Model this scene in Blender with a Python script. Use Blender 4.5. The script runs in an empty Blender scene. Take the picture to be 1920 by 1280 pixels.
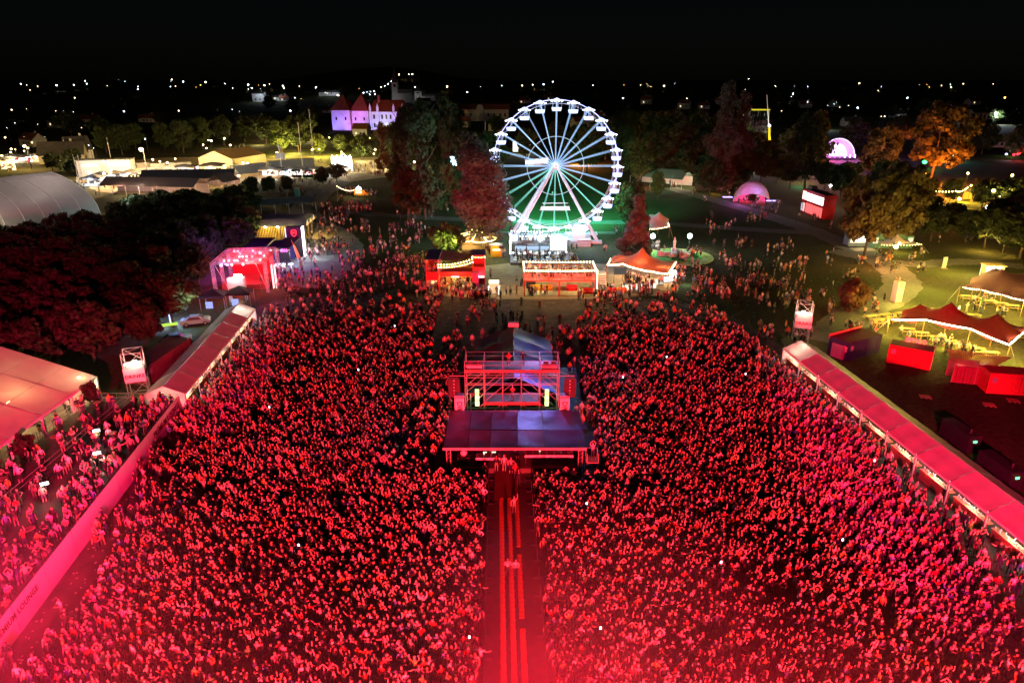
import bpy, bmesh, math, random
import numpy as np
from mathutils import Vector, Matrix

R = math.radians
random.seed(11)
rng = np.random.default_rng(11)
scene = bpy.context.scene
col = scene.collection

# ------------------------------------------------------------------ camera
CAM_H, PITCH, FPX = 36.0, R(21.0), 1280.0
cam_data = bpy.data.cameras.new('camera')
cam_data.sensor_width = 36.0
cam_data.lens = 24.0
cam_data.clip_start = 0.5
cam_data.clip_end = 9000.0
cam = bpy.data.objects.new('camera', cam_data)
cam.location = (0, 0, CAM_H)
cam.rotation_euler = (R(90) - PITCH, 0, 0)
col.objects.link(cam)
scene.camera = cam

# ------------------------------------------------------------------ world: a clear night sky
world = bpy.data.worlds.new('World')
scene.world = world
world.use_nodes = True
wn = world.node_tree
bg = wn.nodes['Background']
sky = wn.nodes.new('ShaderNodeTexSky')
sky.sky_type = 'NISHITA'
sky.sun_disc = False
sky.sun_elevation = R(40.0)   # the moon stands where a sun would: same sky, a thousandth as bright
sky.sun_rotation = R(200.0)
wn.links.new(sky.outputs[0], bg.inputs[0])
bg.inputs[1].default_value = 0.0003

sun_data = bpy.data.lights.new('ambient_fill', 'SUN')  # added ambient fill, lifts the dark ground and trees
sun_data.energy = 0.014
sun_data.angle = R(10)
sun_data.color = (0.75, 0.8, 1.0)
sun = bpy.data.objects.new('ambient_fill', sun_data)
sun.rotation_euler = (R(50), 0, R(-20))
sun.location = (0, 0, 300)
col.objects.link(sun)

scene.view_settings.view_transform = 'Standard'
scene.view_settings.look = 'None'
scene.view_settings.exposure = 0.0
scene.view_settings.gamma = 1.0
scene.view_settings.use_curve_mapping = False
cy = scene.cycles
cy.max_bounces = 3
cy.diffuse_bounces = 1
cy.use_adaptive_sampling = True
cy.adaptive_threshold = 0.04
cy.glossy_bounces = 2
cy.transmission_bounces = 2
cy.transparent_max_bounces = 40
cy.volume_bounces = 0
cy.sample_clamp_indirect = 1.5
cy.sample_clamp_direct = 30.0
cy.use_denoising = True
cy.use_light_tree = True
cy.caustics_reflective = False
cy.caustics_refractive = False


def G(u, v, z=0.0):
    """the point of the plane at height z that the photograph shows at pixel u, v"""
    x = (u - 960) / FPX
    y = (640 - v) / FPX
    d = (x, math.cos(PITCH) + y * math.sin(PITCH), -math.sin(PITCH) + y * math.cos(PITCH))
    t = (z - CAM_H) / d[2]
    return Vector((d[0] * t, d[1] * t, z))


def HT(v, Y):
    """height of something standing at depth Y whose top shows at row v"""
    y = (640 - v) / FPX
    k = (-math.sin(PITCH) + y * math.cos(PITCH)) / (math.cos(PITCH) + y * math.sin(PITCH))
    return CAM_H + k * Y


# ------------------------------------------------------------------ lamps
def point(loc, color, power, radius=0.15, name='lamp_light'):
    l = bpy.data.lights.new(name, 'POINT')
    l.energy = power
    l.color = color
    l.shadow_soft_size = radius
    o = bpy.data.objects.new(name, l)
    o.location = loc
    col.objects.link(o)
    return o


def spot(loc, target, color, power, angle=60, blend=0.5, radius=0.3, name='spot_light'):
    l = bpy.data.lights.new(name, 'SPOT')
    l.energy = power
    l.color = color
    l.spot_size = R(angle)
    l.spot_blend = blend
    l.shadow_soft_size = radius
    o = bpy.data.objects.new(name, l)
    o.location = loc
    o.rotation_euler = (Vector(target) - Vector(loc)).to_track_quat('-Z', 'Y').to_euler()
    col.objects.link(o)
    return o


RED = (1.0, 0.024, 0.042)
CRIM = (1.0, 0.010, 0.045)
WARM = (1.0, 0.62, 0.26)
YELL = (1.0, 0.72, 0.12)
COOL = (0.72, 0.84, 1.0)

# the concert stage's own rig, hung below and behind the drone that took the picture
STAGE_LIGHTS = [
    # x, y, z, target, power, cone
    (-26, -6, 8.0, (-31, 29, 1), 640000, 36),
    (-13, -6, 8.0, (-15, 29, 1), 640000, 36),
    (1, -6, 8.0, (1, 29, 1), 640000, 36),
    (14, -6, 8.0, (16, 29, 1), 640000, 36),
    (27, -6, 8.0, (32, 29, 1), 640000, 36),
    (-14, -6, 10, (-32, 66, 1), 185000, 23),
    (-5, -6, 10, (-13, 66, 1), 185000, 23),
    (5, -6, 10, (13, 66, 1), 185000, 23),
    (14, -6, 10, (32, 66, 1), 185000, 23),
    (0, -6, 12, (0, 66, 4.5), 190000, 15),
    (12, -6, 26, (40.5, 60, 2), 420000, 22),
    (-10, -6, 26, (-53, 56, 4), 700000, 28),
    (-8, -6, 26, (-41, 86, 2), 330000, 12),
    (-9, -6, 20.5, (-35.5, 44, 1.4), 330000, 15),
]
for x, y, z, tg, pw, an in STAGE_LIGHTS:
    spot((x, y, z), tg, RED if z < 9 else CRIM if z < 20 else (1.0, 0.008, 0.10), pw, an, 0.7, 0.5, 'stage_spot')
# beams of the rig that skim over the heads into the stage smoke
for x, tx, pw in ((-26, -31, 1500000), (-12, -18, 800000), (2, 2, 1900000), (12, 12, 1100000), (26, 28, 600000)):
    spot((x, -4, 3.0), (tx, 20, 13.5), (1.0, 0.0, 0.03), pw, 25, 0.9, 0.5, 'smoke_beam')

# ------------------------------------------------------------------ materials
_M = {}


def mat(name, c, rough=0.75, metal=0.0, var=0.18, scale=2.0, trans=0.0, bump=0.0, spec=0.3):
    if name in _M:
        return _M[name]
    m = bpy.data.materials.new(name)
    m.use_nodes = True
    nt = m.node_tree
    b = nt.nodes['Principled BSDF']
    b.inputs['Roughness'].default_value = rough
    b.inputs['Metallic'].default_value = metal
    b.inputs['Specular IOR Level'].default_value = spec
    if var > 0:
        tc = nt.nodes.new('ShaderNodeTexCoord')
        nz = nt.nodes.new('ShaderNodeTexNoise')
        nz.inputs['Scale'].default_value = scale
        nz.inputs['Detail'].default_value = 4
        nz.inputs['Roughness'].default_value = 0.65
        nt.links.new(tc.outputs['Object'], nz.inputs['Vector'])
        rp = nt.nodes.new('ShaderNodeValToRGB')
        rp.color_ramp.elements[0].position = 0.3
        rp.color_ramp.elements[1].position = 0.7
        rp.color_ramp.elements[0].color = [max(0, x * (1 - var)) for x in c] + [1]
        rp.color_ramp.elements[1].color = [min(1, x * (1 + var)) for x in c] + [1]
        nt.links.new(nz.outputs['Fac'], rp.inputs[0])
        nt.links.new(rp.outputs[0], b.inputs['Base Color'])
        if bump:
            bp = nt.nodes.new('ShaderNodeBump')
            bp.inputs['Strength'].default_value = bump
            bp.inputs['Distance'].default_value = 0.1
            nt.links.new(nz.outputs['Fac'], bp.inputs['Height'])
            nt.links.new(bp.outputs[0], b.inputs['Normal'])
    else:
        b.inputs['Base Color'].default_value = (*c, 1)
    if trans > 0:
        out = nt.nodes['Material Output']
        tr = nt.nodes.new('ShaderNodeBsdfTranslucent')
        tr.inputs[0].default_value = (*c, 1)
        mx = nt.nodes.new('ShaderNodeMixShader')
        mx.inputs[0].default_value = trans
        nt.links.new(b.outputs[0], mx.inputs[1])
        nt.links.new(tr.outputs[0], mx.inputs[2])
        nt.links.new(mx.outputs[0], out.inputs[0])
    _M[name] = m
    return m


def glow(name, c, s):
    """a surface that gives off light: bulbs, tubes, screens, and walls or floors glowing as if lamplit"""
    if name in _M:
        return _M[name]
    m = bpy.data.materials.new(name)
    m.use_nodes = True
    nt = m.node_tree
    nt.nodes.remove(nt.nodes['Principled BSDF'])
    e = nt.nodes.new('ShaderNodeEmission')
    e.inputs[0].default_value = (*c, 1)
    e.inputs[1].default_value = s
    nt.links.new(e.outputs[0], nt.nodes['Material Output'].inputs[0])
    m.cycles.emission_sampling = 'NONE'
    _M[name] = m
    return m


# ------------------------------------------------------------------ mesh building
class MB:
    def __init__(s):
        s.v, s.f, s.m = [], [], []

    def add(s, vs, fs, mi=0):
        n = len(s.v)
        s.v.extend([tuple(p) for p in vs])
        for f in fs:
            s.f.append([n + i for i in f])
            s.m.append(mi)
        return s

    def box(s, x0, x1, y0, y1, z0, z1, mi=0):
        vs = [(x0, y0, z0), (x1, y0, z0), (x1, y1, z0), (x0, y1, z0), (x0, y0, z1), (x1, y0, z1), (x1, y1, z1), (x0, y1, z1)]
        return s.add(vs, [(3, 2, 1, 0), (4, 5, 6, 7), (0, 1, 5, 4), (1, 2, 6, 5), (2, 3, 7, 6), (3, 0, 4, 7)], mi)

    def obox(s, c, size, rz=0, mi=0):
        ca, sa = math.cos(rz), math.sin(rz)
        hx, hy, hz = size[0] / 2, size[1] / 2, size[2] / 2
        vs = []
        for z in (-hz, hz):
            for x, y in ((-hx, -hy), (hx, -hy), (hx, hy), (-hx, hy)):
                vs.append((c[0] + x * ca - y * sa, c[1] + x * sa + y * ca, c[2] + z))
        return s.add(vs, [(3, 2, 1, 0), (4, 5, 6, 7), (0, 1, 5, 4), (1, 2, 6, 5), (2, 3, 7, 6), (3, 0, 4, 7)], mi)

    def tube(s, p, q, r, n=5, mi=0, r2=None):
        p, q = Vector(p), Vector(q)
        r2 = r if r2 is None else r2
        d = (q - p)
        if d.length < 1e-6:
            return s
        d.normalize()
        a = d.orthogonal().normalized()
        b = d.cross(a)
        vs = []
        for c, rr in ((p, r), (q, r2)):
            for i in range(n):
                t = 2 * math.pi * i / n
                vs.append(c + (a * math.cos(t) + b * math.sin(t)) * rr)
        fs = [(i, (i + 1) % n, n + (i + 1) % n, n + i) for i in range(n)]
        fs += [tuple(range(n - 1, -1, -1)), tuple(range(n, 2 * n))]
        return s.add(vs, fs, mi)

    def path(s, pts, r, n=4, mi=0):
        for a, b in zip(pts, pts[1:]):
            s.tube(a, b, r, n, mi)
        return s

    def slab(s, pts, th, mi=0, mi_side=None):
        """a thick polygon: pts is the top outline, th is its thickness along the normal"""
        pts = [Vector(p) for p in pts]
        nrm = Vector((0, 0, 0))
        for i in range(len(pts)):
            nrm += (pts[i] - pts[0]).cross(pts[(i + 1) % len(pts)] - pts[0])
        nrm.normalize()
        n = len(pts)
        vs = pts + [p - nrm * th for p in pts]
        s.add(vs, [tuple(range(n)), tuple(range(2 * n - 1, n - 1, -1))], mi)
        base = len(s.v) - 2 * n
        for i in range(n):
            j = (i + 1) % n
            s.f.append([base + j, base + i, base + n + i, base + n + j])
            s.m.append(mi if mi_side is None else mi_side)
        return s

    def ball(s, c, r, mi=0, seg=6, rings=4, sz=1.0):
        vs = [(c[0], c[1], c[2] - r * sz)]
        for j in range(1, rings):
            ph = -math.pi / 2 + math.pi * j / rings
            for i in range(seg):
                t = 2 * math.pi * i / seg
                vs.append((c[0] + r * math.cos(ph) * math.cos(t), c[1] + r * math.cos(ph) * math.sin(t), c[2] + r * sz * math.sin(ph)))
        vs.append((c[0], c[1], c[2] + r * sz))
        fs = [(0, 1 + (i + 1) % seg, 1 + i) for i in range(seg)]
        for j in range(rings - 2):
            a, b = 1 + j * seg, 1 + (j + 1) * seg
            fs += [(a + i, a + (i + 1) % seg, b + (i + 1) % seg, b + i) for i in range(seg)]
        a = 1 + (rings - 2) * seg
        fs += [(a + i, a + (i + 1) % seg, len(vs) - 1) for i in range(seg)]
        return s.add(vs, fs, mi)

    def mesh(s, name, mats, smooth=False):
        me = bpy.data.meshes.new(name)
        me.from_pydata(s.v, [], s.f)
        for m in (mats if isinstance(mats, (list, tuple)) else [mats]):
            me.materials.append(m)
        if any(s.m):
            me.polygons.foreach_set('material_index', s.m)
        if smooth:
            me.polygons.foreach_set('use_smooth', [True] * len(me.polygons))
        me.update()
        return me

    def build(s, name, mats, parent=None, smooth=False, **kw):
        return link(name, s.mesh(name, mats, smooth), parent, **kw)


def link(name, data, parent=None, loc=None, rz=None, kind=None, label=None, scale=None):
    o = bpy.data.objects.new(name, data)
    col.objects.link(o)
    if parent is not None:
        o.parent = parent
    if loc is not None:
        o.location = loc
    if rz is not None:
        o.rotation_euler = (0, 0, rz)
    if scale is not None:
        o.scale = scale if isinstance(scale, (tuple, list)) else (scale,) * 3
    if kind:
        o['kind'] = kind
    if label:
        o['label'] = label
    return o


def tag(o, label, cat, group=None):
    o['label'] = label
    o['category'] = cat
    if group:
        o['group'] = group
    return o


def thing(name, label, cat, loc=(0, 0, 0), rz=0.0, group=None):
    o = link(name, None, None, loc, rz)
    o.empty_display_size = 0.5
    return tag(o, label, cat, group)


def structure(name, mb, mats, **kw):
    return mb.build(name, mats, kind='structure', **kw)


def copy_tree(o, parent=None):
    c = o.copy()
    col.objects.link(c)
    c.parent = parent
    for ch in o.children:
        copy_tree(ch, c)
    return c


def lettering(text, size, m, parent, loc, rot, name='lettering', extrude=0.01, spacing=1.0, align='CENTER', label=None, bold=0.02):
    cu = bpy.data.curves.new(name, 'FONT')
    cu.body = text
    cu.size = size
    cu.align_x = align
    cu.align_y = 'CENTER'
    cu.extrude = extrude
    cu.space_character = spacing
    cu.resolution_u = 2
    cu.offset = size * bold
    cu.materials.append(m)
    tmp = bpy.data.objects.new(name, cu)
    col.objects.link(tmp)
    me = bpy.data.meshes.new_from_object(tmp.evaluated_get(bpy.context.evaluated_depsgraph_get()))
    bpy.data.objects.remove(tmp)
    o = bpy.data.objects.new(name, me)
    col.objects.link(o)
    o.parent = parent
    o.location = loc
    o.rotation_euler = rot
    if label:
        o['label'] = label
    return o


# common materials
M_white = mat('white_fabric', (0.72, 0.70, 0.67), 0.65, trans=0.3, var=0.06, scale=0.8)
M_fabric = mat('tent_fabric', (0.46, 0.34, 0.40), 0.6, trans=0.0, var=0.12, scale=0.7)  # pink cast of the red stage light is put into this colour
M_dfabric = mat('dark_tent_fabric', (0.16, 0.17, 0.19), 0.7, trans=0.08, var=0.2, scale=0.6)
M_black = mat('black_fabric', (0.015, 0.015, 0.018), 0.8)
M_alu = mat('aluminium', (0.6, 0.6, 0.62), 0.35, 0.7, var=0.1)
M_steel = mat('scaffold_steel', (0.36, 0.35, 0.35), 0.5, 0.25, var=0.15, scale=5)
M_dsteel = mat('dark_steel', (0.05, 0.05, 0.055), 0.5, 0.4)
M_wood = mat('timber', (0.30, 0.19, 0.10), 0.75, var=0.25, scale=4)
M_redp = mat('red_paint', (0.55, 0.03, 0.03), 0.45)
M_navy = mat('navy_paint', (0.03, 0.04, 0.11), 0.45)
M_yel = mat('yellow_paint', (0.75, 0.45, 0.02), 0.45)
M_grey = mat('grey_paint', (0.3, 0.3, 0.31), 0.6)
M_ink = mat('dark_print', (0.03, 0.02, 0.025), 0.6, var=0)
M_wpaint = mat('white_paint', (0.78, 0.77, 0.75), 0.45, var=0.06)
M_bark = mat('bark', (0.09, 0.065, 0.045), 0.95, var=0.3, scale=6)
M_conc = mat('concrete', (0.32, 0.31, 0.29), 0.9, var=0.2, scale=1.5)
M_floor = mat('deck_boards', (0.12, 0.10, 0.085), 0.8, var=0.25, scale=2)
E_warm = glow('warm_bulb', (1.0, 0.70, 0.36), 14)
E_yel = glow('yellow_bulb', (1.0, 0.78, 0.25), 12)
E_white = glow('white_tube', (0.85, 0.93, 1.0), 9)
E_soft = glow('soft_white_panel', (0.95, 0.95, 0.9), 2.2)
E_flood = glow('floodlight_lens', (0.95, 0.98, 0.95), 40)
E_blue = glow('wheel_led', (0.62, 0.72, 1.0), 2.6)
E_red = glow('red_led', (1.0, 0.03, 0.05), 5)
E_pink = glow('magenta_led', (1.0, 0.08, 0.75), 5)
E_green = glow('green_led', (0.05, 1.0, 0.15), 10)
E_cyan = glow('cyan_led', (0.1, 1.0, 0.8), 6)
E_orange = glow('orange_led', (1.0, 0.35, 0.04), 8)
E_purple = glow('purple_led', (0.35, 0.12, 1.0), 4)
E_town = glow('town_lamp', (0.75, 0.83, 1.0), 30)
E_townw = glow('town_lamp_warm', (1.0, 0.72, 0.42), 24)
E_towno = glow('town_lamp_orange', (1.0, 0.42, 0.08), 24)
E_window = glow('lit_window', (1.0, 0.78, 0.45), 1.6)
E_phone = glow('phone_screen', (0.8, 0.88, 1.0), 8)
E_strip = glow('led_strip', (1.0, 0.82, 0.45), 10)


def festoon(parent, pts, sag=0.3, step=0.45, r=0.07, m=None, wire=True, light=None, name='festoon_bulbs'):
    """bulbs along a sagging wire; too small to pick apart, one part"""
    mb = MB()
    wb = MB()
    for a, b in zip(pts, pts[1:]):
        a, b = Vector(a), Vector(b)
        L = (b - a).length
        n = max(2, int(L / step))
        prev = a
        for i in range(n + 1):
            t = i / n
            p = a.lerp(b, t) - Vector((0, 0, sag * 4 * t * (1 - t)))
            mb.ball(p - Vector((0, 0, r)), r, 0, 5, 3)
            if i:
                wb.tube(prev, p, 0.012, 3)
            prev = p
    o = mb.build(name, m or E_warm, parent, kind='stuff')
    if wire:
        wb.build('wire', M_dsteel, parent)
    return o
# ================================================================== GROUND, HILLS, PATHS
def smooth(t):
    t = min(1.0, max(0.0, t))
    return t * t * (3 - 2 * t)


def terrain(x, y):
    r = math.hypot(x, y)
    h = 25.0 * smooth((r - 430) / 900.0)
    h += 30.0 * math.exp(-((x + 215) / 150.0) ** 2 - ((y - 1230) / 260.0) ** 2)
    if r > 430:
        k = smooth((r - 430) / 300)
        h += k * (2.2 * math.sin(x * 0.011 + 1.3) * math.cos(y * 0.009) + 1.4 * math.sin(x * 0.027 + y * 0.021))
    return h


def ground_mat():
    m = bpy.data.materials.new('meadow_grass')
    m.use_nodes = True
    nt = m.node_tree
    b = nt.nodes['Principled BSDF']
    b.inputs['Roughness'].default_value = 0.95
    b.inputs['Specular IOR Level'].default_value = 0.1
    tc = nt.nodes.new('ShaderNodeTexCoord')
    def noise(sc, det):
        n = nt.nodes.new('ShaderNodeTexNoise')
        n.inputs['Scale'].default_value = sc
        n.inputs['Detail'].default_value = det
        nt.links.new(tc.outputs['Object'], n.inputs['Vector'])
        return n
    n1, n2 = noise(0.045, 5), noise(1.7, 6)
    r1 = nt.nodes.new('ShaderNodeValToRGB')
    e = r1.color_ramp.elements
    e[0].position, e[0].color = 0.35, (0.050, 0.062, 0.022, 1)
    e[1].position, e[1].color = 0.68, (0.105, 0.090, 0.045, 1)
    r2 = nt.nodes.new('ShaderNodeValToRGB')
    e = r2.color_ramp.elements
    e[0].position, e[0].color = 0.3, (0.55, 0.55, 0.55, 1)
    e[1].position, e[1].color = 0.72, (1.25, 1.25, 1.2, 1)
    mx = nt.nodes.new('ShaderNodeMix')
    mx.data_type = 'RGBA'
    mx.blend_type = 'MULTIPLY'
    mx.inputs[0].default_value = 1.0
    nt.links.new(n1.outputs['Fac'], r1.inputs[0])
    nt.links.new(n2.outputs['Fac'], r2.inputs[0])
    nt.links.new(r1.outputs[0], mx.inputs[6])
    nt.links.new(r2.outputs[0], mx.inputs[7])
    nt.links.new(mx.outputs[2], b.inputs['Base Color'])
    bp = nt.nodes.new('ShaderNodeBump')
    bp.inputs['Strength'].default_value = 0.6
    bp.inputs['Distance'].default_value = 0.08
    nt.links.new(n2.outputs['Fac'], bp.inputs['Height'])
    nt.links.new(bp.outputs[0], b.inputs['Normal'])
    return m


xs = sorted(set([-5200, -3600, -2600, -2000, -1600] + list(range(-1300, 1301, 50)) + [1600, 2000, 2600, 3600, 5200]))
ys = sorted(set([-400, -200, 0, 100, 200, 300, 400] + list(range(430, 1700, 45)) + [1850, 2100, 2600, 3300, 4400, 6500]))
mb = MB()
mb.v = [(x, y, terrain(x, y)) for y in ys for x in xs]
nx = len(xs)
mb.f = [[j * nx + i, j * nx + i + 1, (j + 1) * nx + i + 1, (j + 1) * nx + i] for j in range(len(ys) - 1) for i in range(nx - 1)]
mb.m = [0] * len(mb.f)
structure('ground', mb, ground_mat(), smooth=True)

M_dirt = mat('trodden_ground', (0.10, 0.075, 0.065), 0.95, var=0.5, scale=0.6, bump=0.4)
M_pave = mat('pale_paving', (0.26, 0.25, 0.24), 0.9, var=0.25, scale=0.5, bump=0.2)
M_path = mat('gravel_path', (0.16, 0.15, 0.135), 0.95, var=0.25, scale=1.3, bump=0.4)
M_sand = mat('compacted_sand', (0.36, 0.29, 0.19), 0.95, var=0.25, scale=0.6, bump=0.3)


def sheet(name, pts, z, m):
    if name in ('plaza', 'forecourt', 'market_yard', 'bar_forecourt', 'arena_ground'):    # trodden edges are never straight
        P = [Vector((p[0], p[1], 0)) for p in pts]
        for k in range(5):
            Q = []
            for a, b in zip(P, P[1:] + P[:1]):
                Q += [a.lerp(b, 0.25), a.lerp(b, 0.75)] if k < 2 else [a, a.lerp(b, .5) + Vector((random.uniform(-1, 1), random.uniform(-1, 1), 0)) * (a - b).length * .09]
            P = Q
        pts = P
    o = MB().add([(p[0], p[1], z) for p in pts], [tuple(range(len(pts)))]).build(name, m, kind='structure')
    return o


def ribbon(name, pix, w, z, m):
    """a path through picture points that lie on the ground"""
    P = [G(u, v) for u, v in pix]
    # smooth it
    for _ in range(4):
        Q = [P[0]]
        for a, b in zip(P, P[1:]):
            Q += [a.lerp(b, 0.25), a.lerp(b, 0.75)]
        P = Q + [P[-1]]
    L, Rr = [], []
    for i, p in enumerate(P):
        d = (P[min(i + 1, len(P) - 1)] - P[max(i - 1, 0)])
        d.z = 0
        d.normalize()
        n = Vector((-d.y, d.x, 0))
        ww = w if not isinstance(w, (list, tuple)) else w[0] + (w[1] - w[0]) * i / (len(P) - 1)
        L.append(p + n * (ww / 2 + random.uniform(-.35, .35)))
        Rr.append(p - n * (ww / 2 + random.uniform(-.35, .35)))
    mb = MB()
    mb.v = [(p.x, p.y, z) for p in L + Rr]
    k = len(P)
    mb.f = [[k + i, k + i + 1, i + 1, i] for i in range(k - 1)]
    mb.m = [0] * len(mb.f)
    return mb.build(name, m, kind='structure')


sheet('arena_ground', [(-41, 10), (44, 10), (40, 90), (34, 112), (20, 116), (-14, 118), (-44, 116), (-42, 100)], 0.010, M_dirt)
sheet('plaza', [G(480, 505), G(560, 545), G(640, 530), G(690, 470), G(655, 430), G(600, 415), G(520, 430)], 0.012, M_pave)
ribbon('path', [(590, 392), (700, 402), (850, 411), (960, 415), (1090, 417), (1200, 416), (1320, 424), (1440, 433), (1520, 436)], 5.0, 0.014, M_path)
ribbon('path', [(1255, 352), (1330, 372), (1420, 398), (1520, 430), (1600, 465), (1680, 505), (1700, 545), (1600, 590), (1540, 640)], 6.5, 0.018, M_path)
ribbon('path', [(1560, 470), (1700, 500), (1800, 488), (1920, 500)], 5.0, 0.022, M_path)
ribbon('path', [(600, 425), (560, 400), (600, 360), (650, 335), (700, 322), (760, 312)], 9.0, 0.026, M_path)
sheet('forecourt', [G(630, 345), G(700, 335), G(765, 328), G(775, 300), G(700, 293), G(640, 300)], 0.030, M_sand)
sheet('market_yard', [G(130, 345), G(250, 372), G(480, 345), G(640, 322), G(600, 300), G(300, 292), G(160, 318)], 0.034, M_sand)
sheet('bar_forecourt', [G(780, 560), G(1270, 562), G(1275, 520), G(1120, 490), G(940, 492), G(790, 520)], 0.030, M_sand)
sheet('path', [(-12, 168.5), (26, 168.5), (26, 171.5), (-12, 171.5)], 0.020, M_path)

# ================================================================== TREES
def leaf_mat(name, c, c2):
    m = bpy.data.materials.new(name)
    m.use_nodes = True
    nt = m.node_tree
    b = nt.nodes['Principled BSDF']
    b.inputs['Roughness'].default_value = 0.7
    b.inputs['Specular IOR Level'].default_value = 0.2
    tc = nt.nodes.new('ShaderNodeTexCoord')
    nz = nt.nodes.new('ShaderNodeTexNoise')
    nz.inputs['Scale'].default_value = 9
    nz.inputs['Detail'].default_value = 5
    nt.links.new(tc.outputs['Object'], nz.inputs['Vector'])
    rp = nt.nodes.new('ShaderNodeValToRGB')
    rp.color_ramp.elements[0].position = 0.35
    rp.color_ramp.elements[1].position = 0.65
    rp.color_ramp.elements[0].color = (*c, 1)
    rp.color_ramp.elements[1].color = (*c2, 1)
    nt.links.new(nz.outputs['Fac'], rp.inputs[0])
    nt.links.new(rp.outputs[0], b.inputs['Base Color'])
    tr = nt.nodes.new('ShaderNodeBsdfTranslucent')
    nt.links.new(rp.outputs[0], tr.inputs[0])
    mx = nt.nodes.new('ShaderNodeMixShader')
    mx.inputs[0].default_value = 0.3
    nt.links.new(b.outputs[0], mx.inputs[1])
    nt.links.new(tr.outputs[0], mx.inputs[2])
    nt.links.new(mx.outputs[0], nt.nodes['Material Output'].inputs[0])
    return m


L_green = leaf_mat('green_leaves', (0.045, 0.075, 0.022), (0.095, 0.115, 0.038))
L_dark = leaf_mat('dark_leaves', (0.035, 0.05, 0.022), (0.07, 0.085, 0.035))
L_pale = leaf_mat('pale_leaves', (0.10, 0.085, 0.07), (0.17, 0.145, 0.12))
L_autumn = leaf_mat('turning_leaves', (0.09, 0.075, 0.03), (0.15, 0.105, 0.04))


def leaves(name, lobes, n, leaf, m, seed):
    g = np.random.default_rng(seed)
    lobes = np.array(lobes, float)
    w = (lobes[:, 3] * lobes[:, 4] * lobes[:, 5]) ** 0.7
    idx = g.choice(len(lobes), n, p=w / w.sum())
    d = g.normal(size=(n, 3))
    d /= np.linalg.norm(d, axis=1)[:, None]
    rad = g.random(n) ** 0.42
    L = lobes[idx]
    P = L[:, :3] + d * L[:, 3:6] * rad[:, None]
    # leaf sprays: quads turned roughly outward, each with its own tilt
    nrm = d + g.normal(scale=0.55, size=(n, 3)) + np.array([0, 0, 0.35])
    nrm /= np.linalg.norm(nrm, axis=1)[:, None]
    a = np.cross(nrm, g.normal(size=(n, 3)))
    a /= np.linalg.norm(a, axis=1)[:, None]
    b = np.cross(nrm, a)
    s = leaf * (0.5 + g.random(n) * 1.0)
    s1, s2 = s[:, None], (s * (0.45 + 0.4 * g.random(n)))[:, None]
    V = np.stack([P - a * s1, P - b * s2 + nrm * s2 * 0.3, P + a * s1, P + b * s2 - nrm * s2 * 0.2], 1).reshape(-1, 3)
    me = bpy.data.meshes.new(name)
    me.vertices.add(4 * n)
    me.vertices.foreach_set('co', V.astype(np.float32).ravel())
    me.loops.add(4 * n)
    me.loops.foreach_set('vertex_index', np.arange(4 * n, dtype=np.int32))
    me.polygons.add(n)
    me.polygons.foreach_set('loop_start', np.arange(0, 4 * n, 4, dtype=np.int32))
    me.polygons.foreach_set('loop_total', np.full(n, 4, dtype=np.int32))
    me.materials.append(m)
    me.update()
    me.validate()
    return me


def shell_lobes(seed, rx, z0, z1, k, size, profile=None):
    """sub-lobes scattered over a crown outline; profile(t) is the relative radius at height t"""
    g = random.Random(seed)
    out = []
    for i in range(k):
        t = (i + g.random()) / k
        pr = profile(t) if profile else math.sin(math.pi * (0.12 + 0.8 * t)) ** 0.7
        a = i * 2.399 + g.uniform(-0.5, 0.5)
        rr = rx * pr * g.uniform(0.35, 0.95)
        s = size * g.uniform(0.6, 1.25) * (0.55 + 0.5 * pr)
        out.append((math.cos(a) * rr, math.sin(a) * rr, z0 + (z1 - z0) * t, s, s, s * g.uniform(0.6, 0.95)))
    return out


def trunk(name, h, r, limbs, seed, spread=0.25):
    g = random.Random(seed)
    mb = MB()
    pts = [(0, 0, 0)]
    x = y = 0
    for i in range(1, 6):
        x += g.uniform(-1, 1) * 0.012
        y += g.uniform(-1, 1) * 0.012
        pts.append((x, y, h * i / 5))
    for i in range(5):
        mb.tube(pts[i], pts[i + 1], r * (1 - i * 0.17), 7, 0, r * (1 - (i + 1) * 0.17))
    for i in range(limbs):
        t = 0.35 + 0.6 * i / limbs
        k = min(4, int(t * 5))
        p = Vector(pts[k]).lerp(Vector(pts[k + 1]), t * 5 - k)
        a = i * 2.4 + g.random()
        q = p + Vector((math.cos(a) * spread, math.sin(a) * spread, g.uniform(0.08, 0.2))) * g.uniform(0.7, 1.1)
        mid = p.lerp(q, 0.5) - Vector((0, 0, 0.02))
        mb.tube(p, mid, r * 0.4, 5, 0, r * 0.28)
        mb.tube(mid, q, r * 0.28, 5, 0, r * 0.08)
    return mb.mesh(name, M_bark)


PROTO = {}
def proto(key, lobes, n, leaf, m, th, tr, limbs, spread, seed):
    PROTO[key] = (leaves('crown', lobes, n, leaf, m, seed), trunk('trunk', th, tr, limbs, seed, spread))


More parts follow.
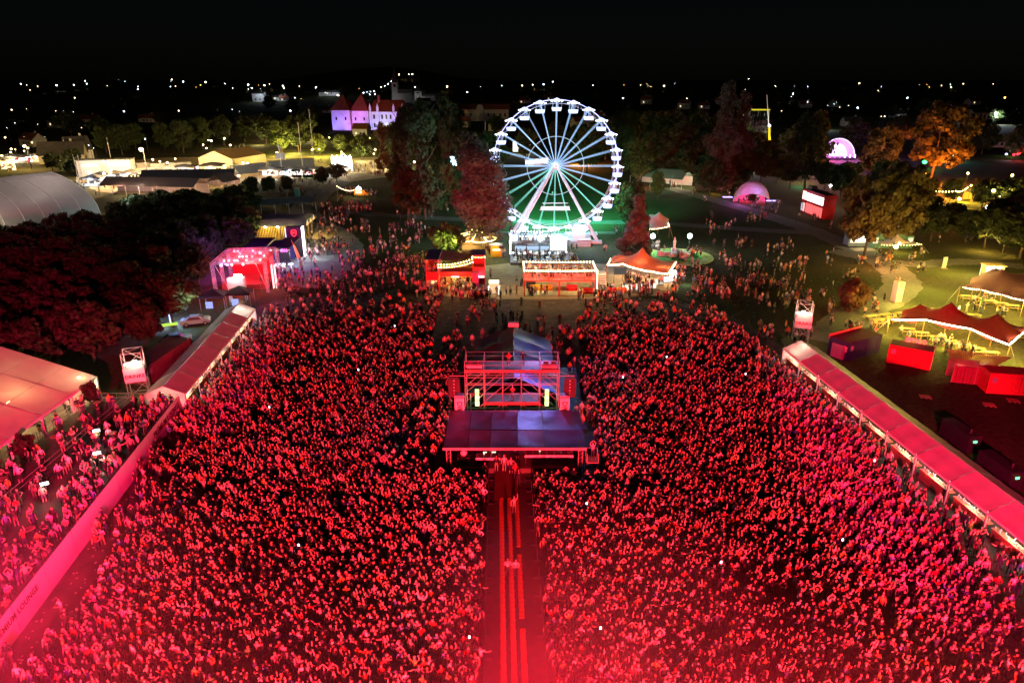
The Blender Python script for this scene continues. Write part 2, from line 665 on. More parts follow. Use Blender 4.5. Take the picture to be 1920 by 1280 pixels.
for i in range(4):
    proto('grove%d' % i, shell_lobes(20 + i, 0.40, 0.30, 0.93, 26, 0.17), 4200, 0.034, L_dark, 0.72, 0.022, 8, 0.3, 20 + i)
for i in range(2):
    proto('broad%d' % i, shell_lobes(40 + i, 0.38, 0.24, 0.94, 34, 0.14), 6500, 0.024, [L_green, L_dark][i], 0.8, 0.02, 9, 0.3, 40 + i)
proto('broad2', shell_lobes(44, 0.40, 0.22, 0.95, 36, 0.13), 6500, 0.024, L_autumn, 0.8, 0.02, 9, 0.3, 44)
for i in range(2):
    proto('tall%d' % i, shell_lobes(50 + i, 0.20, 0.10, 0.97, 40, 0.085, lambda t: (0.55 + 0.45 * math.sin(7 * t + 1.2)) * (1.0 if t < 0.75 else (1.02 - t) * 4)), 7500, 0.0155, [L_dark, L_autumn][i], 0.9, 0.013, 12, 0.16, 50 + i)
proto('plume', [(x, y, z, s, s * .9, s * 0.9) for x, y, z, s in
      [(-.09, 0, .93, .075), (-.04, .02, .86, .10), (-.10, .03, .82, .09), (-.02, -.04, .78, .10), (.05, .0, .74, .10), (-.09, .0, .72, .09), (0, 0, .68, .12), (.09, .02, .66, .09),
       (.02, -.05, .60, .12), (-.06, .05, .58, .10), (.10, .0, .55, .10), (.0, .0, .50, .12), (-.12, .02, .47, .09), (-.16, 0, .43, .08), (-.06, -.05, .43, .12), (.08, .04, .44, .12),
       (.15, 0, .44, .08), (.0, 0, .36, .13), (.14, -.02, .36, .09), (-.10, .04, .35, .10), (.08, -.04, .28, .11), (-.04, .02, .26, .11), (.12, .04, .24, .09), (.03, -.03, .17, .10), (-.05, 0, .16, .08), (.08, 0, .13, .08)]],
      9000, 0.013, L_pale, 0.85, 0.013, 12, 0.14, 61)
proto('cone', shell_lobes(70, 0.27, 0.05, 0.98, 40, 0.105, lambda t: 1.0 - 0.82 * t), 6500, 0.021, L_pale, 0.85, 0.018, 8, 0.16, 70)
proto('conifer', shell_lobes(75, 0.24, 0.04, 0.98, 48, 0.085, lambda t: (1.0 - 0.8 * t) * (0.75 + 0.25 * math.sin(17 * t))), 9000, 0.013, L_pale, 0.9, 0.012, 10, 0.14, 75)
for i in range(2):
    proto('bush%d' % i, shell_lobes(80 + i, 0.5, 0.12, 0.86, 22, 0.22), 3200, 0.05, [L_dark, L_autumn][i], 0.5, 0.02, 7, 0.3, 80 + i)


def tree(kind, label, pos, h, w=1.0, group=None, name='tree', rz=None):
    cr, tk = PROTO[kind]
    r = thing(name, label, name.split('_')[-1], (pos[0], pos[1], terrain(pos[0], pos[1])), random.random() * 6.28 if rz is None else rz, group)
    link('trunk', tk, r, scale=(h * w, h * w, h))
    link('crown', cr, r, scale=(h * w, h * w, h))
    return r


def inside(p, poly):
    c = False
    n = len(poly)
    for i in range(n):
        a, b = poly[i], poly[(i + 1) % n]
        if (a[1] > p[1]) != (b[1] > p[1]) and p[0] < (b[0] - a[0]) * (p[1] - a[1]) / (b[1] - a[1]) + a[0]:
            c = not c
    return c


GROVE = [(-50.5, 82), (-52.0, 99), (-54.5, 114), (-59.5, 135), (-62, 160), (-76, 200), (-101, 196), (-102, 165), (-112, 140), (-106, 100), (-86, 78), (-62, 77)]
k = 0
for j in range(40):
    for i in range(22):
        p = (-118 + i * 6.2 + (j % 2) * 3.1 + random.uniform(-1.3, 1.3), 74 + j * 5.4 + random.uniform(-1.3, 1.3))
        if not inside(p, GROVE):
            continue
        h = random.uniform(7.0, 9.6) if p[1] < 130 else random.uniform(6.5, 8.5)
        tree('grove%d' % (k % 4), 'dark leafy tree in the dense grove between the arched hall and the red truss stage', p, h, random.uniform(0.9, 1.15), 'trees of the grove beside the arena')
        k += 1

DT = 'trees standing around the festival meadow'
T = [  # kind, u, v of the foot, top row, width factor, label
    ('plume', 905, 470, 245, 1.2, 'tall crooked tree washed in red light left of the Ferris wheel'),
    ('tall0', 798, 412, 182, .85, 'tall dark tree with two stems behind the red-lit tree'),
    ('tall0', 766, 400, 195, .8, 'dark broad-stemmed tree at the edge of the sandy forecourt'),
    ('tall0', 838, 380, 176, .8, 'bare-topped tall tree in front of the long orange building'),
    ('broad0', 838, 395, 305, 0.75, 'small teal-lit tree against the foot of the red-lit tree'),
    ('broad1', 905, 360, 245, 1.0, 'dark tree behind the tall red-lit tree'),
    ('bush0', 835, 478, 414, 0.95, 'round bush lit yellow-green beside the string-light garden'),
    ('broad0', 1178, 432, 338, 0.85, 'green tree lit teal by the Ferris wheel, behind the red cone tree'),
    ('cone', 1191, 488, 366, 1.05, 'red cone-shaped tree between wheel and the orange stretch tent'),
    ('broad0', 1232, 375, 320, 0.7, 'small dark tree in front of the green-roofed food tent'),
    ('conifer', 1345, 358, 153, 0.95, 'tallest conifer rising above the dark wood right of the wheel'),
    ('conifer', 1378, 345, 172, 0.9, 'second tall conifer just behind the tallest conifer'),
    ('broad1', 1508, 355, 205, 0.75, 'broad dark tree between the crane and the purple dome stage'),
    ('broad2', 1620, 480, 322, 0.85, 'large brown-lit tree right of the red two-storey box'),
    ('broad2', 1668, 470, 300, 0.8, 'brown-lit tree just behind the two food stalls'),
    ('broad2', 1640, 345, 232, 0.9, 'orange-tinged tree right of the purple dome stage'),
    ('broad2', 1745, 340, 188, 1.0, 'great tree with its trunk lit orange from below'),
    ('bush1', 1600, 582, 520, 0.9, 'lone round shrub beside the path near the drinks tower'),
    ('bush0', 1412, 380, 345, 0.6, 'little dark tree in front of the shell stage'),
]
for kind, u, v, vt, w, lab in T:
    p = G(u, v)
    tree(kind, lab, p, HT(vt, p.y), w, None, 'shrub' if 'shrub' in lab or 'bush lit' in lab else 'tree', 0.0 if kind == 'plume' else None)

BACK = [  # dark wood and background trees: kind, u, v foot, height
    ('broad0', 1195, 348, 17), ('broad1', 1225, 345, 19), ('broad0', 1258, 342, 20), ('broad1', 1290, 340, 21), ('grove1', 1315, 352, 17), ('broad1', 1250, 312, 24), ('broad0', 1290, 308, 24), ('broad1', 1215, 305, 23),
    ('grove2', 1330, 368, 12), ('grove0', 1365, 352, 15), ('grove1', 1395, 345, 13), ('grove3', 1425, 345, 13), ('grove2', 1455, 345, 13), ('grove0', 1480, 355, 12), ('grove3', 1545, 360, 12), ('grove1', 1575, 378, 12),
    ('broad0', 1470, 318, 18), ('broad1', 1540, 335, 19), ('broad1', 1405, 318, 16), ('grove0', 1600, 345, 14), ('broad0', 1590, 325, 16), ('grove3', 1440, 330, 14),
    ('broad1', 1690, 395, 17), ('broad0', 1650, 410, 16), ('broad1', 1720, 375, 15), ('broad1', 1800, 350, 17), ('broad0', 1830, 340, 17), ('broad1', 1860, 348, 16), ('broad0', 1890, 360, 16), ('broad1', 1780, 380, 13),
    ('grove2', 1840, 392, 13), ('grove1', 1880, 395, 13), ('grove0', 1915, 390, 14), ('grove2', 1700, 440, 12), ('grove3', 1780, 440, 8), ('grove0', 1745, 452, 8), ('grove1', 1720, 425, 10), ('grove2', 1810, 455, 8), ('grove3', 1845, 465, 9), ('grove0', 1880, 475, 10), ('grove1', 1912, 485, 10), ('grove2', 1865, 445, 10), ('grove1', 1905, 450, 11),
    ('broad1', 560, 285, 19), ('broad0', 600, 292, 18), ('broad1', 640, 288, 19), ('broad0', 680, 300, 18), ('broad1', 715, 302, 19), ('broad0', 530, 290, 17), ('broad1', 745, 305, 18), ('broad1', 620, 268, 20), ('broad0', 660, 266, 20), ('broad1', 575, 262, 19), ('broad0', 700, 268, 18),
    ('broad1', 345, 288, 17), ('broad0', 380, 280, 17), ('broad1', 420, 272, 17), ('broad0', 310, 285, 15), ('broad1', 460, 268, 16), ('broad1', 230, 290, 15), ('broad0', 200, 288, 14), ('grove0', 100, 322, 8), ('grove1', 125, 330, 8), ('grove2', 140, 318, 9), ('broad1', 500, 270, 17), ('broad0', 255, 280, 14),
    ('grove1', 632, 342, 7), ('grove3', 475, 372, 7), ('grove0', 505, 365, 6), ('grove2', 540, 362, 6), ('grove1', 605, 350, 7),
    ('tall0', 745, 345, 22), ('tall1', 720, 322, 20), ('broad1', 870, 322, 17), ('broad0', 930, 318, 15), ('broad1', 985, 300, 15), ('broad0', 1100, 325, 18), ('broad1', 1085, 310, 18), ('broad1', 1135, 300, 20), ('broad0', 1165, 320, 18), ('broad1', 1040, 285, 16),
    ('broad1', 810, 290, 20), ('broad0', 775, 285, 18), ('broad1', 850, 280, 18), ('broad1', 1350, 285, 20), ('broad0', 1390, 280, 18), ('broad0', 1180, 275, 20), ('broad1', 1600, 285, 17), ('broad0', 1680, 280, 18), ('broad1', 1840, 290, 16), ('broad0', 1900, 300, 16),
]
ORD = ['first', 'second', 'third', 'fourth', 'fifth', 'sixth', 'seventh', 'eighth', 'ninth', 'tenth', 'eleventh', 'twelfth', 'thirteenth', 'fourteenth', 'fifteenth', 'sixteenth', 'seventeenth', 'eighteenth', 'nineteenth', 'twentieth', 'twenty-first', 'twenty-second', 'twenty-third', 'twenty-fourth']
CAP = [(600, 728, 255, 310, 250), (1400, 1466, 340, 400, 288), (1528, 1606, 320, 400, 303), (1690, 1916, 337, 425, 334)]
ZONES = [(0, 300, 'left wood above the market'), (300, 515, 'wood behind the yellow tent'), (515, 760, 'yellow-lit wood below the castle'), (760, 1180, 'dark wood behind the wheel'), (1180, 1330, 'dark wood right of the wheel'),
         (1330, 1480, 'wood around the tallest conifer'), (1480, 1640, 'wood around the dome stage'), (1640, 1760, 'wood behind the food stalls'), (1760, 1921, 'dark wood at the right edge')]
count = {}
for i, (kind, u, v, h) in enumerate(sorted(BACK, key=lambda t: t[1])):
    p = G(u, v)
    for a, b, v0, v1, vt in CAP:
        if a <= u <= b and v0 <= v <= v1:
            h = min(h, HT(vt, p.y))
    zn = [z for a, b, z in ZONES if a <= u < b][0]
    count[zn] = count.get(zn, -1) + 1
    tree(kind, 'dark tree in the %s, %s from its left end' % (zn, ORD[count[zn]]), p, h, random.uniform(0.85, 1.15), DT)
for i in range(46):  # the town's trees, dark against the dark
    a = -0.78 + 1.56 * (i + random.random() * 0.7) / 46
    r = random.uniform(480, 900)
    tree(random.choice(['broad0', 'broad1', 'grove1']), 'dark tree among the unlit gardens of the distant town', (r * math.sin(a), r * math.cos(a)), random.uniform(10, 17), 1.1, 'trees of the distant town')
# ================================================================== THE TOWN BEYOND
def on_terrain(u, v, lift):
    x = (u - 960) / FPX
    y = (640 - v) / FPX
    d = Vector((x, math.cos(PITCH) + y * math.sin(PITCH), -math.sin(PITCH) + y * math.cos(PITCH)))
    t = 200.0
    while t < 1500:
        p = Vector((0, 0, CAM_H)) + d * t
        if p.z <= terrain(p.x, p.y) + lift:
            return p
        t += 4
    return p


LAMP_POLE = MB().tube((0, 0, 0), (0, 0, 0.94), 0.016, 5, 0, 0.010).tube((0, 0, 0.94), (0, -0.12, 1.0), 0.008, 4).mesh('pole', M_dsteel)
LAMP_HEAD = {}
for key, e in (('c', E_town), ('w', E_townw), ('o', E_towno)):
    LAMP_HEAD[key] = MB().ball((0, 0, 0), 1.0, 0, 6, 4, 0.7).mesh('lamp_head', e)


def street_lamp(u, v, key='c', size=1.0, lift=8.0, label=None, group='street lamps of the distant town', light=0):
    p = on_terrain(u, v, lift)
    base = terrain(p.x, p.y)
    h = max(3.0, p.z - base)
    lab = label or {'c': 'cool white street lamp shining in the dark distant town', 'w': 'warm white street lamp shining in the dark distant town', 'o': 'amber street lamp shining in the dark distant town'}[key]
    r = thing('street_lamp', lab, 'street lamp', (p.x, p.y, base), 0, None if label else group)
    link('pole', LAMP_POLE, r, scale=(h, h, h))
    link('lamp_head', LAMP_HEAD[key], r, loc=(0, -0.12 * h, h * 1.0 - 0.15), scale=size * p.y / 1500.0)
    if light:
        point((p.x, p.y - 0.12 * h - 0.5, base + h - 1.2), WARM if key != 'c' else COOL, light, 0.3)
    return r


L1 = [(120, 172, 'c'), (215, 185, 'w'), (320, 180, 'c'), (418, 178, 'c'), (480, 155, 'c'), (490, 172, 'c'), (605, 183, 'c'), (670, 150, 'c'), (778, 187, 'c'), (778, 203, 'c'), (967, 148, 'c'), (1032, 160, 'c'),
      (960, 187, 'c'), (990, 185, 'w'), (1130, 178, 'o'), (1158, 163, 'w'), (1267, 170, 'c'), (1310, 195, 'c'), (1397, 177, 'c'), (1418, 195, 'c'), (1488, 180, 'c'), (1468, 198, 'c'), (1592, 183, 'c'), (1598, 195, 'c'),
      (1686, 185, 'c'), (1777, 193, 'c'), (1830, 220, 'c'), (1904, 237, 'c'), (70, 317, 'w'), (363, 322, 'c'), (305, 380, 'c'), (700, 325, 'c'), (1008, 322, 'w'), (1490, 365, 'w'), (1363, 390, 'c'), (1230, 413, 'c'),
      (1063, 450, 'c'), (993, 470, 'w'), (1635, 322, 'c'), (1733, 327, 'c'), (505, 515, 'c'), (533, 530, 'c'), (820, 480, 'c'), (423, 250, 'w'), (172, 207, 'w')]
L2 = [(565, 120, 'c'), (620, 118, 'w'), (640, 118, 'w'), (100, 190, 'c'), (5, 185, 'c'), (220, 235, 'c'), (365, 222, 'c'), (385, 218, 'c'), (405, 215, 'c'), (400, 230, 'c'), (430, 228, 'c'), (425, 212, 'c'), (465, 190, 'c'),
      (485, 183, 'c'), (503, 172, 'c'), (522, 158, 'c'), (655, 190, 'c'), (835, 187, 'c'), (1023, 187, 'c'), (948, 217, 'c'), (1142, 182, 'c'), (1257, 182, 'c'), (1316, 177, 'c'), (1378, 175, 'c'), (1430, 160, 'c'), (1825, 253, 'c'), (1655, 180, 'c')]
L3 = [(117, 202, 'c'), (402, 203, 'w'), (195, 143, 'c'), (300, 147, 'w'), (680, 115, 'w'), (663, 163, 'c'), (880, 182, 'c'), (872, 195, 'c'), (827, 258, 'w'), (1178, 135, 'c'), (1170, 245, 'c'), (1168, 330, 'c'), (1393, 200, 'c'), (1275, 283, 'w'), (1290, 283, 'w'), (1590, 153, 'w'), (1480, 345, 'w'), (800, 147, 'w'), (1645, 137, 'w')]
for pts, u0, s in ((L1, 0, 3.0), (L2, 560, 3.0), (L3, 1120, 2.4)):
    for x, y, kk in pts:
        street_lamp(u0 + x / s, 100 + y / s, 'w' if kk == 'c' and random.random() < .3 else kk, random.choice((.4, .55, .7, .9, 1.1, 1.5)) * (1.2 if y > 300 else 1.0))
for i in range(46):      # fainter lamps, in loose clusters
    cu, cv = random.choice(((60, 160), (20, 262), (90, 250), (40, 235), (140, 240), (210, 158), (330, 158), (470, 162), (540, 172), (600, 185), (690, 165), (880, 158), (1010, 160), (1180, 160), (1300, 158), (1480, 162), (1560, 195), (1650, 165), (1740, 162), (1870, 163), (120, 205), (430, 205)))
    street_lamp(cu + random.gauss(0, 34), cv + random.gauss(0, 3.5), random.choice('cwwco'), random.choice((.25, .35, .5)))
street_lamp(268, 279, 'w', 5.0, 12, 'big warm floodlight mast glaring behind the market containers', light=150000)
street_lamp(49, 273, 'w', 3.0, 10, 'warm street lamp on a tall pole beside the lit stalls far left', light=14000)
street_lamp(1883, 183, 'o', 1.6, 8, 'lone amber street lamp high at the right in the dark')
street_lamp(1866, 212, 'c', 2.8, 8, 'bright white lamp beside the pale columned house', light=30000)
street_lamp(1551, 221, 'c', 2.2, 9, 'bright white lamp above the purple dome stage', light=5000)
street_lamp(497, 222, 'w', 2.2, 9, 'warm street lamp above the trees behind the yellow tent', light=6000)

M_wall = mat('rendered_wall', (0.55, 0.5, 0.42), 0.9, var=0.12, scale=0.4)
M_wallw = mat('whitewashed_wall', (0.7, 0.68, 0.66), 0.9, var=0.12, scale=0.3)
M_roof = mat('clay_tile_roof', (0.22, 0.07, 0.04), 0.85, var=0.3, scale=0.8)
M_slate = mat('dark_roof', (0.06, 0.055, 0.055), 0.8, var=0.3, scale=0.8)
M_glass = mat('dark_glass', (0.02, 0.02, 0.025), 0.15, spec=0.6, var=0)


def house(name, label, pos, rz, w, d, h, rh, wall, roof, wins, group=None, cat='house', lit=None):
    """gabled house: wins lists (side, s, z, w, h, lit) windows on the front (f) or right gable (g)"""
    r = thing(name, label, cat, (pos[0], pos[1], terrain(pos[0], pos[1])), rz, group)
    MB().box(-w / 2, w / 2, -d / 2, d / 2, -1, h).build('wall', wall, r)
    for gx in (-w / 2, w / 2):
        MB().add([(gx, -d / 2, h), (gx, d / 2, h), (gx, 0, h + rh * 0.97)], [(0, 2, 1) if gx < 0 else (0, 1, 2)]).build('gable', wall, r)
    rf = MB()
    e = 0.4
    rf.slab([(-w / 2 - e, -d / 2 - e, h - 0.2), (w / 2 + e, -d / 2 - e, h - 0.2), (w / 2 + e, 0, h + rh), (-w / 2 - e, 0, h + rh)], 0.2)
    rf.slab([(w / 2 + e, d / 2 + e, h - 0.2), (-w / 2 - e, d / 2 + e, h - 0.2), (-w / 2 - e, 0, h + rh), (w / 2 + e, 0, h + rh)], 0.2)
    rr = rf.build('roof', roof, r)
    MB().box(w * 0.2, w * 0.2 + 0.8, 0.3, 1.1, h + rh * 0.5, h + rh + 1.0).build('chimney', wall, rr)
    for sd, s, z, ww, hh, on in wins:
        m = MB()
        f = MB()
        if sd == 'f':
            m.box(s - ww / 2, s + ww / 2, -d / 2 - 0.03, -d / 2 + 0.05, z, z + hh)
            f.box(s - ww / 2 - .12, s + ww / 2 + .12, -d / 2 - 0.12, -d / 2 + .02, z - .15, z)
        else:
            m.box(w / 2 - 0.05, w / 2 + 0.03, s - ww / 2, s + ww / 2, z, z + hh)
            f.box(w / 2 - 0.02, w / 2 + 0.12, s - ww / 2 - .12, s + ww / 2 + .12, z - .15, z)
        wn_ = m.build('window', E_window if on else M_glass, r)
        f.build('sill', wall, wn_)
    return r


TW = 'unlit houses of the distant town'
nth = {True: -1, False: -1}
for i in range(34):
    a = -0.62 + 1.24 * (i + random.random() * 0.8) / 34
    rr = random.uniform(470, 880)
    on = random.random() < 0.5
    nth[on] += 1
    house('house', ('small distant town house with a lit window, %s such from left' if on else 'small dark unlit house in the distant town, %s such from left') % ORD[nth[on]], (rr * math.sin(a), rr * math.cos(a)), random.uniform(-0.6, 0.6), random.uniform(9, 14), 8, random.uniform(3, 5.5), 3.2,
          random.choice([M_wall, M_wallw]), random.choice([M_roof, M_slate]), [('f', -2.5, 1.2, 1.2, 1.4, on), ('f', 0.5, 1.2, 1.2, 1.4, False), ('f', 3, 1.2, 1.2, 1.4, False)], TW)
p = G(122, 305)
house('house', 'dark farmhouse with steep brown gable above the arched hall', p, 0.35, 18, 10, 4, 5.5, M_wall, M_slate, [('f', -4, 1.2, 1.2, 1.4, False), ('f', 2, 1.2, 1.2, 1.4, False), ('g', 0, 1.5, 1.5, 1.6, False)])
p = G(150, 300)
house('house', 'small house with pale pointed gable left of the grey container block', p, 0.9, 10, 8, 5, 6, M_wallw, M_slate, [('f', 0, 2, 1.2, 1.4, False)])
p = on_terrain(1838, 222, 1)
house('house', 'pale two-storey house lit by a white lamp at far right', (p.x, p.y), 0.1, 20, 9, 6, 2.5, M_wallw, M_slate, [('f', x, 1, 1.3, 3.6, False) for x in (-7, -3.5, 0, 3.5)])
for u, v in ((487, 190), (523, 188), (620, 178)):
    p = on_terrain(u, v, 1)
    house('house', 'pale block of flats among the dark town trees' if u < 500 else ('pale low house beside the block of flats' if u < 600 else 'long pale hall left of the castle lit by one lamp'), (p.x, p.y), 0, 13 if u < 600 else 26, 8, 9 if u < 500 else 4, 2, M_wallw, M_slate,
          [('f', -3, 2, 1.4, 1.6, u > 500), ('f', 2, 2, 1.4, 1.6, False)])
    point((p.x + 4, p.y - 12, terrain(p.x, p.y) + 9), COOL, 2600, 0.3)

# ---- the castle, lit violet, with red roofs
cp = G(692, 247)
CS = thing('castle', 'old castle with violet-lit walls and red pointed roofs behind the trees', 'castle', (cp.x, cp.y, 0), R(-8))
M_cw = mat('castle_plaster', (0.62, 0.6, 0.58), 0.9, var=0.2, scale=0.15)
def castle_tower(x, y, w, h, rh):
    MB().box(x - w / 2, x + w / 2, y - w / 2, y + w / 2, 0, h).build('tower_wall', M_cw, CS)
    e = 0.6
    rb = MB().add([(x - w / 2 - e, y - w / 2 - e, h), (x + w / 2 + e, y - w / 2 - e, h), (x + w / 2 + e, y + w / 2 + e, h), (x - w / 2 - e, y + w / 2 + e, h), (x, y, h + rh)],
             [(0, 1, 4), (1, 2, 4), (2, 3, 4), (3, 0, 4), (3, 2, 1, 0)]).build('tower_roof', M_roof, CS)
    for k in (-1, 1):
        wi = MB().box(x + k * w * .25 - .6, x + k * w * .25 + .6, y - w / 2 - .06, y - w / 2 + .1, h * .55, h * .55 + 2.2).build('window', M_glass, CS)
        MB().box(x + k * w * .25 - .8, x + k * w * .25 + .8, y - w / 2 - .2, y - w / 2, h * .55 - .3, h * .55 - .02).build('sill', M_cw, wi)
castle_tower(-18, 0, 14, 15, 11)
castle_tower(-5, 3, 13, 14.5, 12)
MB().box(1.6, 28, -1, 11, 0, 14).build('wall', M_cw, CS)
MB().add([(1, -2, 14), (29, -2, 14), (29, 12, 14), (1, 12, 14), (4, 5, 22), (26, 5, 22)], [(0, 1, 5, 4), (1, 2, 5), (2, 3, 4, 5), (3, 0, 4), (3, 2, 1, 0)]).build('roof', M_roof, CS)
MB().box(7, 8.6, 3, 4.6, 20, 25).build('chimney', M_roof, CS)
for x in (2.4, 8, 20, 26.5):
    MB().box(x - .8, x + .8, -1.9, -1.05, 0, 17).add([(x - .8, -1.9, 17), (x + .8, -1.9, 17), (x + .8, -1.05, 17), (x - .8, -1.05, 17), (x, -1.5, 20)], [(0, 1, 4), (1, 2, 4), (2, 3, 4), (3, 0, 4)]).build('pinnacle', M_cw, CS)
for j, z in enumerate((3, 9)):
    for x in (5, 11, 14.2, 17.4, 23.2):
        wi = MB().box(x - .7, x + .7, -1.06, -.9, z, z + 3).build('window', E_window if (j == 0 and x > 10) else M_glass, CS)
        MB().box(x - .9, x + .9, -1.25, -1.0, z - .35, z - .02).build('sill', M_cw, wi)
Vt = (0.30, 0.20, 1.0)
for dx, c, pw in ((-24, Vt, 30000), (-12, Vt, 30000), (-9, (1.0, .1, .5), 14000), (2, Vt, 26000), (10, COOL, 12000), (18, Vt, 18000), (26, (.9, .6, 1), 8000)):
    spot((cp.x + dx, cp.y - 16, 1.0), (cp.x + dx, cp.y, 10), c, pw, 85, 0.8, 0.4, 'castle_uplight')
spot((cp.x - 4, cp.y - 32, 16), (cp.x + 2, cp.y + 4, 21), (1, .04, .08), 6500, 60, 0.6, 0.4, 'castle_roof_light')
spot((cp.x + 30, cp.y - 24, 14), (cp.x + 18, cp.y + 4, 20), (1, .04, .06), 4000, 60, 0.6, 0.4, 'castle_roof_light')

# long orange-lit building right of the castle
p = G(905, 234)
LB = thing('long_building', 'long orange-lit building with red roof behind the tall trees', 'building', (p.x, p.y, 0), R(-3))
MB().box(-32, 22, 0, 12, 0, 12.5).build('wall', M_wall, LB)
MB().box(-5, 1, -1.2, -0.02, 0, 13).add([(-5, -1.2, 13), (1, -1.2, 13), (1, -.02, 13), (-5, -.02, 13), (-4, -.6, 16), (0, -.6, 16)], [(0, 1, 5, 4), (2, 3, 4, 5), (1, 2, 5), (3, 0, 4)]).build('dormer', M_wall, LB)
MB().slab([(-33, -1, 12.5), (23, -1, 12.5), (23, 6, 16.5), (-33, 6, 16.5)], .3).slab([(23, 13, 12.5), (-33, 13, 12.5), (-33, 6, 16.5), (23, 6, 16.5)], .3).build('roof', M_roof, LB)
for x in (-28, -22, -16, -10, 5, 10, 15, 19):
    wi = MB().box(x - .8, x + .8, -.06, .1, 6.5, 9.2).build('window', M_glass, LB)
    MB().box(x - 1, x + 1, -.25, -.01, 6.1, 6.45).build('sill', M_wall, wi)
for dx in (-26, -14, -2, 10, 20):
    spot((p.x + dx, p.y - 12, 2), (p.x + dx, p.y, 9), (1.0, .42, .12), 15000, 100, 0.8, .4, 'wall_uplight')

# church spire and twin-towered church
def spire(name, label, u, v, vtop, w):
    p = on_terrain(u, v, 1)
    b = terrain(p.x, p.y)
    h = HT(vtop, p.y) - b
    r = thing(name, label, 'church', (p.x, p.y, b))
    MB().box(-w, w, -w, w, -2, h * .55).build('tower', M_wall, r)
    MB().add([(-w, -w, h * .55), (w, -w, h * .55), (w, w, h * .55), (-w, w, h * .55), (0, 0, h)], [(0, 1, 4), (1, 2, 4), (2, 3, 4), (3, 0, 4)]).build('spire', M_slate, r)
    MB().box(w, w + 16, -5, 5, -2, h * .25).add([(w, -5.4, h * .25), (w + 16.4, -5.4, h * .25), (w + 16.4, 5.4, h * .25), (w, 5.4, h * .25), (w, 0, h * .36), (w + 16.4, 0, h * .36)], [(0, 1, 5, 4), (2, 3, 4, 5), (1, 2, 5), (3, 0, 4)]).build('nave', M_wall, r)
    MB().box(-w * .4, w * .4, -w - .05, -w + .1, h * .42, h * .5).build('belfry_window', M_glass, r)
    point((p.x - 3, p.y - 16, b + 3), (.8, .85, 1), 1100, .4)
    return r
spire('church', 'dark church with tall pointed spire above the castle roofs', 742, 190, 124, 3.2)
spire('church', 'church tower with pale lit belfry right of the tall spire', 785, 186, 158, 4.0)
spire('church', 'second pale belfry tower close beside its twin', 793, 184, 157, 3.0)
# ================================================================== MIDDLE LANE
M_ramp = mat('orange_cable_ramp', (0.72, 0.15, 0.05), 0.7, var=0.35, scale=3)
M_carpet = mat('dark_red_carpet', (0.07, 0.012, 0.014), 0.95, var=0.15)
M_mesh = mat('black_barrier_mesh', (0.02, 0.02, 0.022), 0.6)


def lane_x(y):
    return -0.25 + (55.0 - y) * 0.021


lane = sheet('lane_floor', [(lane_x(10) - 2.0, 10), (lane_x(10) + 2.1, 10), (lane_x(56) + 2.1, 56), (lane_x(56) - 2.0, 56)], 0.020, mat('lane_matting', (0.05, 0.02, 0.022), 0.9, var=0.3))
RAMP = MB().add([(-.16, -.49, 0), (.16, -.49, 0), (.16, .49, 0), (-.16, .49, 0), (-.10, -.49, .07), (.10, -.49, .07), (.10, .49, .07), (-.10, .49, .07)], [(4, 5, 6, 7), (0, 1, 5, 4), (1, 2, 6, 5), (2, 3, 7, 6), (3, 0, 4, 7)]).mesh('ramp_segment', M_ramp)
for k, (off, lab, gaps) in enumerate(((-0.75, 'orange strip of cable ramps nearest the left barrier of the lane', (24.2,)), (-0.05, 'orange strip of cable ramps down the middle of the lane', ()), (0.62, 'orange strip of cable ramps nearest the right barrier of the lane', (38.4, 45.6)))):
    t = thing('cable_ramp', lab, 'cable ramp', (0, 0, 0.02))
    y = 20.0
    while y < 53.5:
        if not any(abs(y - g_) < 0.6 for g_ in gaps):
            link('ramp_segment', RAMP, t, (lane_x(y) + off, y, 0), R(-1.2), scale=(1.25, 1, 1))
        y += 1.0
# crowd barriers
BAR = MB()
BAR.box(-.03, .03, -.98, .98, 1.02, 1.08).box(-.03, .03, -.98, .98, .10, .15)
for y in (-.96, -.48, 0, .48, .94):
    BAR.box(-.025, .025, y - .02, y + .02, 0, 1.05)
BAR.box(-.012, .012, -.94, .94, .2, 1.0, 1).box(-.5, .3, -.95, -.89, 0, .06).box(-.5, .3, .89, .95, 0, .06)
BARM = BAR.mesh('barrier_panel', [M_dsteel, M_mesh])
for sx, lab in ((-2.0, 'black crowd barrier along the left side of the lane'), (2.1, 'black crowd barrier along the right side of the lane')):
    t = thing('crowd_barrier', lab, 'barrier')
    y = 20.0
    while y < 56:
        o = link('barrier_panel', BARM, t, (lane_x(y) + sx, y, 0.02), R(-1.2) if sx > 0 else R(178.8))
        y += 1.98
# red carpet ramp onto the platform
t = thing('ramp', 'dark red carpeted ramp leading up to the control platform', 'ramp', (-0.55, 0, 0.02))
MB().add([(-1.1, 53.2, 0), (1.1, 53.2, 0), (1.1, 57.6, .55), (-1.1, 57.6, .55), (-1.1, 57.6, 0), (1.1, 57.6, 0)], [(0, 1, 2, 3), (1, 5, 2), (0, 3, 4), (5, 4, 3, 2)]).build('carpet', M_carpet, t)
MB().tube((1.1, 53.2, .05), (1.1, 57.5, .6), .04, 4).tube((-1.1, 53.2, .05), (-1.1, 57.5, .6), .04, 4).build('edge_rail', M_dsteel, t)

